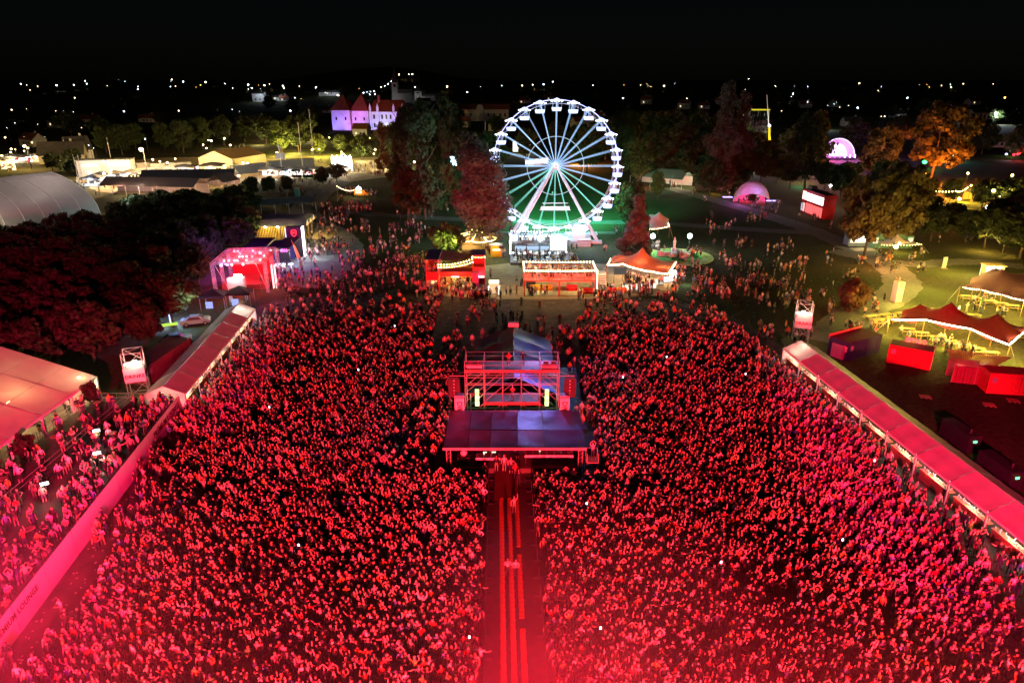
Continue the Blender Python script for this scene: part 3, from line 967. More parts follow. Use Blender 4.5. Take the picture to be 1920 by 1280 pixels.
# ================================================================== CONTROL PLATFORM (covered stage in the crowd)
FH = thing('control_platform', 'covered control platform with translucent sheet roof in the middle of the crowd', 'platform', (0.25, 57.8, 0))
MB().box(-6.6, 6.6, 0, 7.4, 0.02, .55).build('deck', M_floor, FH)
M_sheet = mat('roof_sheet', (0.085, 0.07, 0.14), 0.4, trans=0.2, var=0.5, bump=.6, scale=0.45, spec=0.5)
M_sheet2 = mat('roof_sheet_blue', (0.05, 0.08, 0.22), 0.4, trans=0.2, var=0.4, bump=.6, scale=0.45, spec=0.5)
edges = [-6.85, -4.5, -2.4, 0.3, 2.9, 6.85]
for i in range(5):
    a, b = edges[i] + .03, edges[i + 1] - .03
    for j in range(2):
        y0, y1 = (-.3, 2.9) if j == 0 else (2.93, 6.7)
        z = lambda y: 3.05 + y * .055
        nn = 5
        mb = MB()
        # slightly sagging sheet
        vs = []
        for q in range(nn + 1):
            for w in range(nn + 1):
                s_, t_ = q / nn, w / nn
                vs.append((a + (b - a) * s_, y0 + (y1 - y0) * t_, z(y0 + (y1 - y0) * t_) - .16 * math.sin(math.pi * s_) * math.sin(math.pi * t_) + .03 * math.sin(9 * t_ + i)))
        fs = [(q * (nn + 1) + w, (q + 1) * (nn + 1) + w, (q + 1) * (nn + 1) + w + 1, q * (nn + 1) + w + 1) for q in range(nn) for w in range(nn)]
        mb.add(vs, fs).build('roof_panel', M_sheet2 if i >= 4 or (i == 3 and j == 1) else M_sheet, FH, smooth=True)
for x in edges:
    MB().box(x - .06, x + .06, -.3, 6.8, 2.78, 2.90).build('rafter', M_dsteel, FH)
MB().box(-6.9, 6.9, -.42, -.31, 2.8, 3.06).build('front_beam', M_steel, FH)
MB().box(-6.9, 6.9, 6.75, 6.86, 3.1, 3.4).build('rear_beam', M_steel, FH)
# lattice columns
for x in (-6.4, 6.4):
    for y in (.15, 6.4):
        mb = MB()
        for dx in (-.2, .2):
            for dy in (-.2, .2):
                mb.tube((x + dx, y + dy, .1), (x + dx, y + dy, 2.8 + y * .05), .035, 5)
        for k_ in range(6):
            z0 = .3 + k_ * .42
            mb.tube((x - .2, y - .2, z0), (x + .2, y - .2, z0 + .42), .02, 4).tube((x + .2, y - .2, z0), (x + .2, y + .2, z0 + .42), .02, 4).tube((x - .2, y - .2, z0), (x - .2, y + .2, z0 + .42), .02, 4)
        mb.build('lattice_column', M_steel, FH)
MB().box(-6.6, 6.6, 7.2, 7.3, .55, 3.2).build('rear_wall', M_black, FH)
MB().box(-6.62, -6.56, .6, 7.2, .55, 3.0).build('side_wall', M_black, FH)
MB().box(6.56, 6.62, .6, 7.2, .55, 3.0).build('side_wall', M_black, FH)

def desk(label, x0, x1, y, knobs=True):
    d = thing('mixing_desk', label, 'desk', (0.25 + (x0 + x1) / 2, 57.8 + y, .55))
    w = x1 - x0
    MB().box(-w / 2, w / 2, -.35, .45, .85, .95).build('desk_top', M_grey, d)
    for sx in (-1, 1):
        MB().box(sx * (w / 2 - .1) - .04, sx * (w / 2 - .1) + .04, -.3, .4, 0, .85).build('leg', M_dsteel, d)
    MB().box(-w / 2, w / 2, -.37, -.34, .72, .98).build('front_edge', M_wpaint, d)
    mb = MB()
    for k_ in range(int(w / .7)):
        x = -w / 2 + .45 + k_ * .7
        mb.add([(x - .28, -.2, .96), (x + .28, -.2, .96), (x + .28, .3, 1.16), (x - .28, .3, 1.16), (x - .28, .3, .96), (x + .28, .3, .96)], [(0, 1, 2, 3), (1, 5, 2), (0, 3, 4), (5, 4, 3, 2)])
    mb.build('console', M_dsteel, d)
    if knobs:
        MB().box(-w * .2, -w * .2 + .35, .31, .34, 1.0, 1.25).box(w * .15, w * .15 + .4, .31, .34, 1.0, 1.28).build('screen', glow('desk_screen', (1, .8, .55), 2.0), d)
    return d
desk('long mixing desk at the right front of the control platform', 1.0, 5.8, 1.2)
desk('rear desk with monitors behind the long mixing desk', .8, 5.6, 3.2)
desk('short lighting desk at the left front of the control platform', -3.8, -1.4, .7)
c = thing('equipment_case', 'flight case carrying a round lamp on the control platform', 'case', (-5.0 + .25, 58.9, .55))
MB().box(-.6, .6, -.35, .35, 0, .75).build('body', M_dsteel, c)
MB().ball((0, 0, 1.1), .34, 0, 10, 6).build('round_lamp', mat('globe', (.7, .6, .6), .4), c)
c = thing('equipment_rack', 'small equipment rack left at the back of the platform', 'rack', (-5.3, 61.8, .55))
MB().box(-.5, .5, -.4, .4, 0, 1.6).build('body', M_dsteel, c)
for z in (.9, 1.25):
    MB().box(-.42, .42, -.43, -.41, z, z + .25).build('panel', M_alu, c)

# small access scaffold at the right end
t = thing('scaffold_stand', 'small scaffold stand at the right end of the control platform', 'scaffold', (7.75, 57.6, .02))
for x in (-.55, .55):
    for y in (-.5, .6):
        MB().tube((x, y, 0), (x, y, 2.6), .035, 5).build('post', M_steel, t)
for z in (.15, .85, 1.55):
    MB().tube((-.55, -.5, z), (.55, -.5, z), .03, 5).build('rung', M_steel, t)
MB().tube((-.55, -.5, .85), (.55, -.5, .15), .025, 5).build('brace', M_steel, t)
MB().box(-.6, .6, -.55, .65, 1.58, 1.64).build('platform_board', M_wood, t)
MB().tube((-.55, .6, 2.6), (.55, .6, 2.6), .03, 5).build('rung', M_steel, t)

# ================================================================== FOH SCAFFOLD TOWER
TW_Y = 65.6
SC = thing('scaffold_tower', 'two-deck scaffold tower standing behind the control platform', 'scaffold tower', (0.0, TW_Y, 0))
Xs = [-4.95 + 1.98 * i for i in range(6)]
for yi, y in enumerate((0.0, 2.6)):
    for i, x in enumerate(Xs):
        MB().tube((x, y, 0), (x, y, 8.65), .05, 6).build('post', M_steel, SC)
    for z in (1.9, 4.9, 5.9, 6.75, 8.15, 8.62):
        for i in range(5):
            MB().tube((Xs[i], y, z), (Xs[i + 1], y, z), .035, 5).build('ledger', M_steel, SC)
    for i in range(5):
        up = i < 2 or i == 2 and yi
        for z0, z1 in ((1.9, 3.75), (3.9, 5.7), (5.7, 7.4)):
            if i == 2 and z0 > 3 and yi == 0:
                continue
            a, b = ((Xs[i], z0), (Xs[i + 1], z1)) if up else ((Xs[i + 1], z0), (Xs[i], z1))
            MB().tube((a[0], y + .05, a[1]), (b[0], y + .05, b[1]), .03, 5).build('brace', M_steel, SC)
for i in range(6):
    for z in (3.8, 7.5, 8.6):
        MB().tube((Xs[i], 0, z), (Xs[i], 2.6, z), .035, 5).build('transom', M_steel, SC)
for i in range(5):
    MB().box(Xs[i] + .02, Xs[i + 1] - .02, -.12, 2.6, 7.42, 7.5).build('deck_board', M_wood, SC)
    MB().box(Xs[i] + .02, Xs[i + 1] - .02, -.2, -.13, 7.38, 7.72).build('toe_board', mat('pale_timber', (.34, .24, .17), .7), SC)
    if 1 <= i <= 3:
        MB().box(Xs[i] + .02, Xs[i + 1] - .02, -.12, 2.6, 3.72, 3.8).build('deck_board', M_wood, SC)
        MB().box(Xs[i] + .02, Xs[i + 1] - .02, -.2, -.13, 3.66, 4.0).build('toe_board', M_wood, SC)
for sx in (-1, 1):
    MB().tube((sx * 4.95, 0, 6.95), (sx * 6.6, 0, 6.95), .05, 5).tube((sx * 4.95, 1.2, 6.95), (sx * 6.4, 0, 6.95), .04, 5).build('outrigger', M_steel, SC)
for sx, lab in ((-1, 'white-lit case standing at the left of the top deck'), (1, 'red-lit case standing at the right of the top deck')):
    c = thing('equipment_case', lab, 'case', (sx * 3.95, TW_Y + .5, 7.5))
    MB().box(-.8, .8, -.3, .4, 0, .62).build('body', M_alu if sx < 0 else mat('case_grey', (.35, .35, .36), .5), c)
    MB().box(-.82, .82, -.32, .42, .62, .7).build('lid', M_steel, c)
    for k_ in (-.4, .4):
        MB().box(k_ - .25, k_ + .25, -.2, .2, .7, .95).build('lamp_fixture', M_dsteel, c)
for sx, lab in ((-1, 'curved line array of loudspeakers hanging left of the scaffold tower'), (1, 'curved line array of loudspeakers hanging right of the scaffold tower')):
    c = thing('line_array', lab, 'loudspeaker', (sx * 6.1, TW_Y - .2, 4.6))
    MB().tube((0, .2, 2.2), (0, .2, 2.45), .04, 5).box(-.5, .5, 0, .4, 2.12, 2.22).build('flying_frame', M_dsteel, c)
    for k_ in range(6):
        z = 2.08 - k_ * .40
        y = .02 * k_ * k_
        bx = MB()
        bx.add([(-.62, y - .05, z), (.62, y - .05, z), (.55, y + .55, z - .04), (-.55, y + .55, z - .04), (-.62, y - .02, z - .37), (.62, y - .02, z - .37), (.55, y + .55, z - .33), (-.55, y + .55, z - .33)],
               [(0, 1, 2, 3), (7, 6, 5, 4), (0, 4, 5, 1), (1, 5, 6, 2), (2, 6, 7, 3), (3, 7, 4, 0)])
        sp = bx.build('speaker_box', mat('speaker_paint', (.05, .03, .03), .6), c)
        MB().box(-.06, .06, y - .075, y - .05, z - .25, z - .12).build('badge', M_alu, sp)
    link('cable', MB().tube((.3, .5, 2.1), (.32, .5, .4), .03, 4).mesh('cable', M_black), c)
for sx, lab in ((-1, 'white drinks column sign at the left foot of the scaffold tower'), (1, 'white drinks column sign at the right foot of the scaffold tower')):
    c = thing('drinks_column', lab, 'sign', (sx * 5.55, TW_Y - .6, 0))
    MB().box(-.48, .48, -.2, .55, .02, 4.7).build('panel', M_wpaint, c)
    MB().box(-.5, .5, -.22, .57, 4.7, 5.0).build('cap', mat('case_grey', (.3, .3, .3), .6), c)
    lettering('DRINKS', .78, M_ink, c, (0, -.215, 3.0), (R(90), R(90), 0))
# blue tent behind the tower, shade of its left side put into the colour
TT = thing('technical_tent', 'gabled technical tent half dark and half blue behind the scaffold tower', 'tent', (0.2, 68.9, 0))
M_tarp_b = mat('blue_tarpaulin', (0.06, 0.13, 0.36), 0.45, trans=0.1, var=0.25, scale=0.8, spec=0.5)
M_tarp_d = mat('shaded_tarpaulin', (0.03, 0.025, 0.045), 0.8, var=0.3, scale=0.8, spec=0.5)
for sx in (-1, 1):
    for k_ in range(4):
        y0, y1 = k_ * 4.2, (k_ + 1) * 4.2 - .04
        nn = 6
        vs = []
        for q in range(nn + 1):
            for w in range(5):
                s_, t_ = q / nn, w / 4
                vs.append((sx * 4.9 * s_, y0 + (y1 - y0) * t_, 5.3 - 2.0 * s_ - .22 * math.sin(math.pi * s_) * math.sin(math.pi * t_) + .05 * math.sin(8 * s_ + 5 * t_ + k_)))
        fs = [(q * 5 + w, (q + 1) * 5 + w, (q + 1) * 5 + w + 1, q * 5 + w + 1) for q in range(nn) for w in range(4)]
        if sx < 0:
            fs = [tuple(reversed(f)) for f in fs]
        MB().add(vs, fs).build('roof_panel', M_tarp_b if sx > 0 else M_tarp_d, TT, smooth=True)
    MB().box(sx * 4.9 - .03, sx * 4.9 + .03, 0, 16.7, 0, 3.2).build('side_wall', M_tarp_b if sx > 0 else M_tarp_d, TT)
    for y in (0, 8.3, 16.6):
        MB().tube((sx * 4.82, y, 0), (sx * 4.82, y, 3.25), .06, 5).build('post', M_alu, TT)
MB().tube((0, 0, 5.22), (0, 16.7, 5.22), .06, 5).build('ridge_pole', M_alu, TT)
MB().add([(-4.9, 16.7, 0), (4.9, 16.7, 0), (4.9, 16.7, 3.2), (0, 16.7, 5.2), (-4.9, 16.7, 3.2)], [(0, 1, 2, 3, 4)]).build('end_wall', M_tarp_d, TT)
MB().box(-.7, .7, 16.2, 17.0, 5.35, 5.9).build('lamp_box', M_wpaint, TT)
for sx in (-1, 1):
    c = thing('rack_light', 'green-white work light glowing under the left end of the lower deck' if sx < 0 else 'green-white work light glowing under the right end of the lower deck', 'light', (sx * 3.85, 68.2, 0))
    MB().tube((0, 0, 0), (0, 0, 4.0), .03, 5).build('stand', M_dsteel, c)
    for k_ in range(3):
        MB().box(-.22, .22, -.1, .1, 2.2 + k_ * .7, 2.75 + k_ * .7).build('lamp', glow('green_work_light', (.75, 1, .35), 2.2), c)
    point((sx * 3.85, 67.9, 3.2), (.75, 1, .35), 90, .2)
tarp = MB().slab([(5.9, 66.5, .06), (8.3, 66.8, .06), (8.5, 84, .06), (5.6, 84, .06)], .03)
tag(tarp.build('ground_tarpaulin', M_tarp_b), 'blue tarpaulin spread on the ground right of the technical tent', 'tarpaulin')
# a blue wash from the wheel side falls on the tent and roof
spot((24, 96, 16), (3, 70, 3), (.16, .3, 1.0), 20000, 46, .6, .4, 'blue_wash')
spot((3, 72.5, 9.5), (.3, 61, 3), (.30, .28, 1.0), 5500, 110, .8, .4, 'roof_wash')

# ================================================================== BAR TENTS
def bar_tent(name, label, a, b, width, eave, ridge, bays, front, lights, lit_bay=None):
    """gabled bar tent from ground point a to b (centre line); the open counter is on the right of the way from a to b"""
    a, b = Vector((a[0], a[1], 0)), Vector((b[0], b[1], 0))
    L = (b - a).length
    ang = math.atan2(b.y - a.y, b.x - a.x)
    r = thing(name, label, 'tent', a, ang)
    hw = width / 2
    fs_ = -1 if front > 0 else 1      # local y of the open side
    st = L / bays
    for i in range(bays):
        x0, x1 = i * st + .05, (i + 1) * st - .05
        for sd in (-1, 1):
            m = M_fabric
            nn, mm = 8, 6
            vs = []
            for q in range(nn + 1):
                for w in range(mm + 1):
                    s_, t_ = q / nn, w / mm
                    crease = -.05 * (abs(math.sin(2 * math.pi * s_)) ** .6) - .05 * (abs(math.sin(2 * math.pi * t_)) ** .6)
                    vs.append((x0 + (x1 - x0) * s_, sd * hw * t_ * 1.03, ridge + (eave - ridge) * t_ * 1.03 + crease))
            fs = [(q * (mm + 1) + w, (q + 1) * (mm + 1) + w, (q + 1) * (mm + 1) + w + 1, q * (mm + 1) + w + 1) for q in range(nn) for w in range(mm)]
            if sd < 0:
                fs = [tuple(reversed(f)) for f in fs]
            MB().add(vs, fs).build('roof_panel', M_white if (sd == fs_ and i == lit_bay) else m if sd == fs_ else mat('rear_tent_fabric', (0.42, 0.43, 0.42), .6, trans=0, var=.15, scale=.7), r, smooth=True)  # whiter far bay stands in for the lamp glow inside
    MB().tube((0, 0, ridge - .06), (L, 0, ridge - .06), .05, 5).build('ridge_pole', M_alu, r)
    MB().box(0, L, fs_ * hw - .05, fs_ * hw + .05, eave - .28, eave - .06).build('front_beam', M_wpaint, r)
    MB().box(0, L, -fs_ * hw - .03, -fs_ * hw + .03, 0, eave - .1).build('rear_wall', M_fabric, r)
    for i in range(bays + 1):
        x = min(max(i * st, .06), L - .06)
        MB().box(x - .07, x + .07, fs_ * hw - .07, fs_ * hw + .07, .02, eave - .28).build('post', M_grey, r)
        MB().tube((x, fs_ * hw, eave - .1), (x, 0, ridge - .1), .045, 5).tube((x, -fs_ * hw, eave - .1), (x, 0, ridge - .1), .045, 5).build('rafter', M_alu, r)
        if i < bays and i > 0:
            pass
    for x in (0.0, L):
        MB().add([(x, -hw, 0), (x, hw, 0), (x, hw, eave - .05), (x, 0, ridge - .05), (x, -hw, eave - .05)], [(0, 1, 2, 3, 4)]).build('end_wall', M_white, r)
    return r, L, fs_, hw, st


def bar_fitout(r, L, fs_, hw, st, bays, eave, power, every=1):
    """counter, bottles, lamps: standing inside the tent, one counter for each bay"""
    M = r.matrix_basis
    for i in range(bays):
        x0 = i * st + .25
        x1 = (i + 1) * st - .25
        base = M @ Vector(((x0 + x1) / 2, fs_ * (hw - .75), 0))
        side = 'left' if base.x < 0 else 'right'
        c = thing('bar_counter', 'timber bar counter under the %s bar tent, %s bay from its far end' % (side, ORD[bays - 1 - i if side == 'left' else i]), 'bar counter', base, r.rotation_euler[2])
        w = x1 - x0
        MB().box(-w / 2, w / 2, -.3, .3, 1.0, 1.08).build('counter_top', mat('ply_counter', (.5, .36, .18), .6), c)
        MB().box(-w / 2 + .05, w / 2 - .05, fs_ * .22 - .02, fs_ * .22 + .02, .02, 1.0).build('front_panel', M_wood, c)
        mb = MB()
        for k_ in range(int(w / .28)):
            x = -w / 2 + .2 + k_ * .28 + random.uniform(-.06, .06)
            hh = random.uniform(.15, .32)
            mb.tube((x, -fs_ * random.uniform(-.15, .2), 1.08), (x, -fs_ * random.uniform(-.15, .2), 1.08 + hh), .045, 5)
        mb.build('cups_and_bottles', mat('cups', (.7, .7, .72), .3), c, kind='stuff')
        lm = MB()
        for k_ in range(3):
            x = -w / 2 + w * (k_ + .5) / 3
            lm.box(x - .28, x + .28, fs_ * .1 - .05, fs_ * .1 + .05, eave - .62, eave - .54)
        lm.build('tube_light', E_white, c, kind='stuff')
        if i % every == 0:
            p = M @ Vector(((x0 + x1) / 2, fs_ * (hw - .9), eave - .75))
            point(p, (1.0, .86, .62), power, .25, 'bar_light')


lb = bar_tent('bar_tent', 'long white gabled bar tent along the left edge of the crowd', (-39.7, 70.6), (-42.5, 101.5), 4.5, 2.5, 3.5, 7, +1, 0, 6)
bar_fitout(*lb, 7, 2.5, 130)
rb = bar_tent('bar_tent', 'long red-lit gabled bar tent along the right edge of the crowd', (38.6, 85.2), (43.4, 29.5), 4.5, 2.5, 3.5, 12, +1, 0, 0)
bar_fitout(*rb, 12, 2.5, 130)
# a bright lamp inside the far end of either tent
point((38.9, 83.6, 2.6), (1, .85, .6), 500, .3, 'bar_light')
point((-42.2, 99.5, 2.6), (.95, .95, .85), 900, .3, 'bar_light')
point((-42.0, 97.0, 2.6), (.95, .9, .75), 400, .3, 'bar_light')
point((-39.9, 72.3, 2.6), (1, .8, .5), 350, .3, 'bar_light')

# ================================================================== DRINKS TOWERS
def drinks_tower(label, pos, rz, w=2.1, h=6.0):
    r = thing('drinks_tower', label, 'sign tower', (pos[0], pos[1], 0), rz)
    hw = w / 2
    C4 = [(-hw, -hw), (hw, -hw), (hw, hw), (-hw, hw)]
    for x, y in C4:
        MB().tube((x, y, 0), (x, y, h), .05, 6).build('post', M_steel, r)
    for i in range(4):
        a, b = C4[i], C4[(i + 1) % 4]
        for z in (.3, 2.3, 4.2, h - .05):
            MB().tube((*a, z), (*b, z), .035, 5).build('ledger', M_steel, r)
        for z0, z1 in ((.3, 2.3), (4.2, h - .05)):
            MB().tube((*a, z0), (*b, z1), .03, 5).build('brace', M_steel, r)
    MB().tube((-hw, -hw, h), (hw, hw, h), .03, 5).build('brace', M_steel, r)
    e = hw + .06
    rot = [(R(90), 0, 0), (R(90), 0, R(90)), (R(90), 0, R(180)), (R(90), 0, R(270))]
    for i in range(4):
        a = math.pi / 2 * i
        bx = MB().obox((math.sin(a) * e, -math.cos(a) * e, 3.25), (2 * e + .02, .04, 1.75), a)
        pn = bx.build('sign_panel', M_wpaint, r)
        lettering('DRINKS', .58, M_ink, pn, (math.sin(a) * (e + .03), -math.cos(a) * (e + .03), 3.1), rot[i], spacing=1.05, bold=.035)
        hd = MB().obox((math.sin(a) * (e - .15), -math.cos(a) * (e - .15), 4.32), (.5, .22, .12), a)
        hd.build('flood_lamp', E_soft, r)
    point((pos[0], pos[1], 4.35), (1, .8, .55), 330, .25, 'sign_light')
    for i in (0, 3):
        a = math.pi / 2 * i + rz
        q = Vector((pos[0], pos[1], 4.9)) + Vector((math.sin(a), -math.cos(a), 0)) * 2.0
        point(q, (1, .75, .5), 130, .2, 'sign_light')
    return r
drinks_tower('scaffold drinks tower at the near end of the left bar tent', (-45.2, 75.2), R(22))
drinks_tower('scaffold drinks tower at the far end of the right bar tent', (42.4, 94.0), R(-18 + 90))

# ================================================================== PREMIUM LOUNGE
def lounge_x(y):
    return -33.9 - (y - 34.6) * 0.1117
LD = MB()
LD.add([(lounge_x(12) - .25, 12, 1.2), (lounge_x(71) - .25, 71, 1.2), (-48.2, 71, 1.2), (-48.2, 12, 1.2)], [(0, 1, 2, 3)])
LD.add([(-48.2, 12, 1.2), (-48.2, 71, 1.2), (-48.2, 71, 0), (-48.2, 12, 0)], [(0, 1, 2, 3)])
LD.add([(lounge_x(71) - .25, 71, 1.2), (lounge_x(71) - .25, 71, 0), (-48.2, 71, 0), (-48.2, 71, 1.2)], [(0, 1, 2, 3)])
tag(LD.build('lounge_terrace', mat('terrace_boards', (.085, .075, .06), .85, var=.3, scale=1.2)), 'raised boarded terrace of the lounge left of the crowd', 'terrace')
UP = MB().box(-48.15, -43.4, 12, 71.5, 1.2, 1.75)
tag(UP.build('lounge_upper_step', mat('terrace_boards_dark', (.06, .055, .05), .85, var=.3, scale=1.2)), 'upper step of the lounge terrace beside the big tent', 'terrace')

M_banner = mat('pink_banner', (0.84, 0.76, 0.78), 0.55, trans=.1, var=.06, scale=.6)
BN = thing('banner_wall', 'long pale banner wall reading premium lounge along the terrace front', 'banner', (lounge_x(12), 12, 0), 0)
yy = 12.0
seg = 4.2
while yy < 70.5:
    y0, y1 = yy, min(yy + seg - .02, 70.9)
    nn = 6
    vs = []
    for q in range(nn + 1):
        for w in range(5):
            y = y0 + (y1 - y0) * q / nn
            z = .05 + 2.25 * w / 4
            vs.append((lounge_x(y) - lounge_x(12) - (z * .09) + .025 * math.sin(3.1 * y) * math.sin(z * 1.5), y - 12, z))
    fs = [(q * 5 + w, (q + 1) * 5 + w, (q + 1) * 5 + w + 1, q * 5 + w + 1) for q in range(nn) for w in range(4)]
    MB().add(vs, fs).build('banner_sheet', M_banner, BN, smooth=True)
    MB().tube((lounge_x(y0) - lounge_x(12) - .3, y0 - 12, 1.2), (lounge_x(y0) - lounge_x(12) - .3, y0 - 12, 2.45), .03, 5).build('rail_post', M_dsteel, BN)
    yy += seg
MB().tube((lounge_x(12) - lounge_x(12) - .3, 0, 2.42), (lounge_x(71) - lounge_x(12) - .3, 59, 2.42), .035, 5).build('handrail', M_dsteel, BN)
tilt = math.atan(0.1117)
for yc, sz in ((37.4, .62), (66.3, .85), (52.0, 0)):
    if sz:
        o = lettering('PREMIUM LOUNGE', sz, mat('maroon_print', (.12, .01, .03), .6, var=0), BN, (lounge_x(yc) - lounge_x(12) + .02 - .12, yc - 12, 1.45), (0, 0, 0), spacing=1.06)
        # baseline along +y, facing +x
        o.rotation_euler = Matrix(((math.sin(tilt) * -1, -.09, .99), (math.cos(tilt), 0, .11), (0, 1, .09))).to_euler() if False else (R(85), 0, R(90) + tilt)
# railings on the terrace
for rx, lab, z0 in ((-43.4, 'black steel railing along the upper step of the lounge', 1.75), (-48.0, 'black steel railing in front of the big lounge tent', 1.75)):
    t = thing('railing', lab, 'railing', (rx, 0, z0))
    y = 36.0
    while y <= 71:
        MB().tube((0, y, 0), (0, y, 1.1), .03, 4).build('post', M_dsteel, t)
        y += 2.5
    for z in (1.08, .6):
        MB().tube((0, 35.5, z), (0, 71.2, z), .025, 4).build('rail', M_steel, t)
t = thing('railing', 'steel railing across the far end of the lounge by the drinks tower', 'railing', (-47.5, 71.1, 1.2))
for k_ in range(5):
    MB().tube((k_ * 2.0, 0, 0), (k_ * 2.0, 0, 1.15), .03, 4).build('post', M_steel, t)
for z in (.6, 1.13):
    MB().tube((0, 0, z), (8.2, 0, z), .03, 4).build('rail', M_steel, t)

# big lounge tent
LT = thing('lounge_tent', 'huge white lounge tent glowing orange and pink at the left edge', 'tent', (-49.0, 73.6, 0))
M_lt = mat('lounge_tent_fabric', (0.66, 0.60, 0.55), 0.55, trans=0.22, var=0.1, scale=0.5)
bay = 5.0
for i in range(9):
    y0, y1 = -i * bay - .03, -(i + 1) * bay + .03
    for sd, xa, xb in ((1, 0.0, -10.2), (-1, -20.4, -10.2)):
        for k_ in range(3):
            xs0, xs1 = xa + (xb - xa) * k_ / 3, xa + (xb - xa) * (k_ + 1) / 3
            zz = lambda x: 3.4 + 3.75 * (1 - abs(x + 10.2) / 10.2)
            xs0 += .03 * (1 if xs1 > xs0 else -1)
            nn = 4
            vs = []
            for q in range(nn + 1):
                for w in range(nn + 1):
                    s_, t_ = q / nn, w / nn
                    x = xs0 + (xs1 - xs0) * s_
                    vs.append((x, y0 + (y1 - y0) * t_, zz(x) - .10 * math.sin(math.pi * s_) * math.sin(math.pi * t_)))
            fs = [(q * 5 + w, (q + 1) * 5 + w, (q + 1) * 5 + w + 1, q * 5 + w + 1) for q in range(nn) for w in range(nn)]
            if sd < 0:
                fs = [tuple(reversed(f)) for f in fs]
            MB().add(vs, fs).build('roof_panel', M_lt, LT, smooth=True)
for i in range(10):
    y = -i * bay
    yq = y if i else y - .08
    MB().box(-.12, .12, yq - .12, yq + .12, .02, 3.3).build('post', M_wpaint, LT)
    MB().tube((0, yq, 3.3), (-10.2, yq, 7.02), .09, 5).tube((-20.4, yq, 3.3), (-10.2, yq, 7.02), .09, 5).build('rafter', M_alu, LT)
MB().box(-.08, .14, -45, 0, 3.12, 3.36).build('eave_beam', M_wpaint, LT)
MB().add([(-.2, 0, .02), (-3.8, 0, .02), (-3.8, 0, 4.7), (-.2, 0, 3.4)], [(0, 1, 2, 3)]).build('end_wall', M_white, LT)
MB().add([(-3.8, 0, 3.0), (-16.6, 0, 3.0), (-16.6, 0, 4.7), (-10.2, 0, 7.1), (-3.8, 0, 4.7)], [(0, 1, 2, 3, 4)]).build('gable_wall', M_white, LT)
sheet('lounge_floor', [(-49.2, 28), (-49.2, 73.5), (-69, 73.5), (-69, 28)], .03, M_floor)
for x, y, c, p_ in ((-50.2, 72.3, (1, .78, .36), 2600), (-54, 66, (1, .62, .24), 1100), (-54, 56, (1, .6, .28), 260), (-53, 47, (1, .6, .28), 180), (-58, 70, (1, .7, .35), 500)):
    point((x, y, 3.3), c, p_, .3, 'lounge_light')
    fl = thing('hanging_lamp', 'warm hanging lamp inside the lounge tent, %s from its far end' % ORD[int((73 - y) // 5)], 'lamp', (x, y, 3.38), 0, 'lamps inside the lounge tent')
    MB().ball((0, 0, .25), .22, 0, 8, 5).build('globe', E_warm, fl)
    MB().tube((0, 0, .45), (0, 0, 1.3 if x < -51 else .7), .02, 4).build('cord', M_black, fl)
# floodlights on stands in the lounge
for k_, (u, v, lab) in enumerate(((181, 806, 'white floodlight on a stand on the upper lounge step'), (182, 848, 'small white floodlight low on the lounge railing'), (84, 905, 'bright white floodlight among the nearer lounge guests'))):
    p = G(u, v, 3.2)
    f = thing('floodlight', lab, 'floodlight', (p.x, p.y, 1.2))
    MB().tube((0, 0, 0), (0, 0, 1.85), .03, 5).build('stand', M_dsteel, f)
    MB().obox((0, -.05, 2.0), (.7, .12, .34), .5).build('housing', M_dsteel, f)
    MB().obox((.035, -.115, 2.0), (.6, .03, .26), .5).build('lens', glow('flood_soft', (.95, 1, .92), 9), f)
    point((p.x + .3, p.y - .5, 3.1), (.95, 1, .85), 70, .2)
# high tables
for k_ in range(16):
    x, y = random.uniform(-47, -44.2), 40 + k_ * 2.0 + random.uniform(-.4, .4)
    if k_ % 2:
        x = lounge_x(y) - random.uniform(1.2, 4.0)
    z = 1.75 if x < -43.4 else 1.2
    t = thing('high_table', 'dark round high table among the lounge guests, %s from the near end' % ORD[k_], 'table', (x, y, z), 0, 'high tables on the lounge terrace')
    MB().tube((0, 0, 1.04), (0, 0, 1.1), .4, 10).build('table_top', mat('table_top', (.3, .22, .15), .5), t)
    MB().tube((0, 0, .03), (0, 0, 1.04), .04, 6).build('leg', M_dsteel, t)
    MB().tube((0, 0, 0), (0, 0, .04), .3, 10).build('base', M_dsteel, t)
for k_, (x, y) in enumerate(((-47.2, 58.0), (-47.6, 70.0), (-46.6, 49.5), (-47.3, 53.5))):
    p_ = tree('bush0', ['leafy potted shrub beside a lounge tent post', 'leafy shrub at the far corner of the lounge tent', 'leafy potted shrub nearest the frame edge in the lounge', 'leafy potted shrub between two lounge tent posts'][k_], (x, y, 0), 2.6, .7, None, 'potted_shrub')
    p_.location.z = 1.75
# ================================================================== FERRIS WHEEL
WX, WY, WZ, WR = 10.1, 163.0, 17.15, 14.55
W = thing('ferris_wheel', 'tall Ferris wheel outlined in blue-white lights above the meadow', 'Ferris wheel', (WX, WY, 0))
M_wsteel = mat('white_steel', (0.75, 0.77, 0.80), 0.4, var=.04)
E_spoke = glow('spoke_led', (0.38, 0.62, 1.0), 2.1)
E_spoke2 = glow('spoke_led_teal', (0.30, 0.90, 0.80), 1.6)
E_rim = glow('rim_led', (0.42, 0.46, 1.0), 3.4)


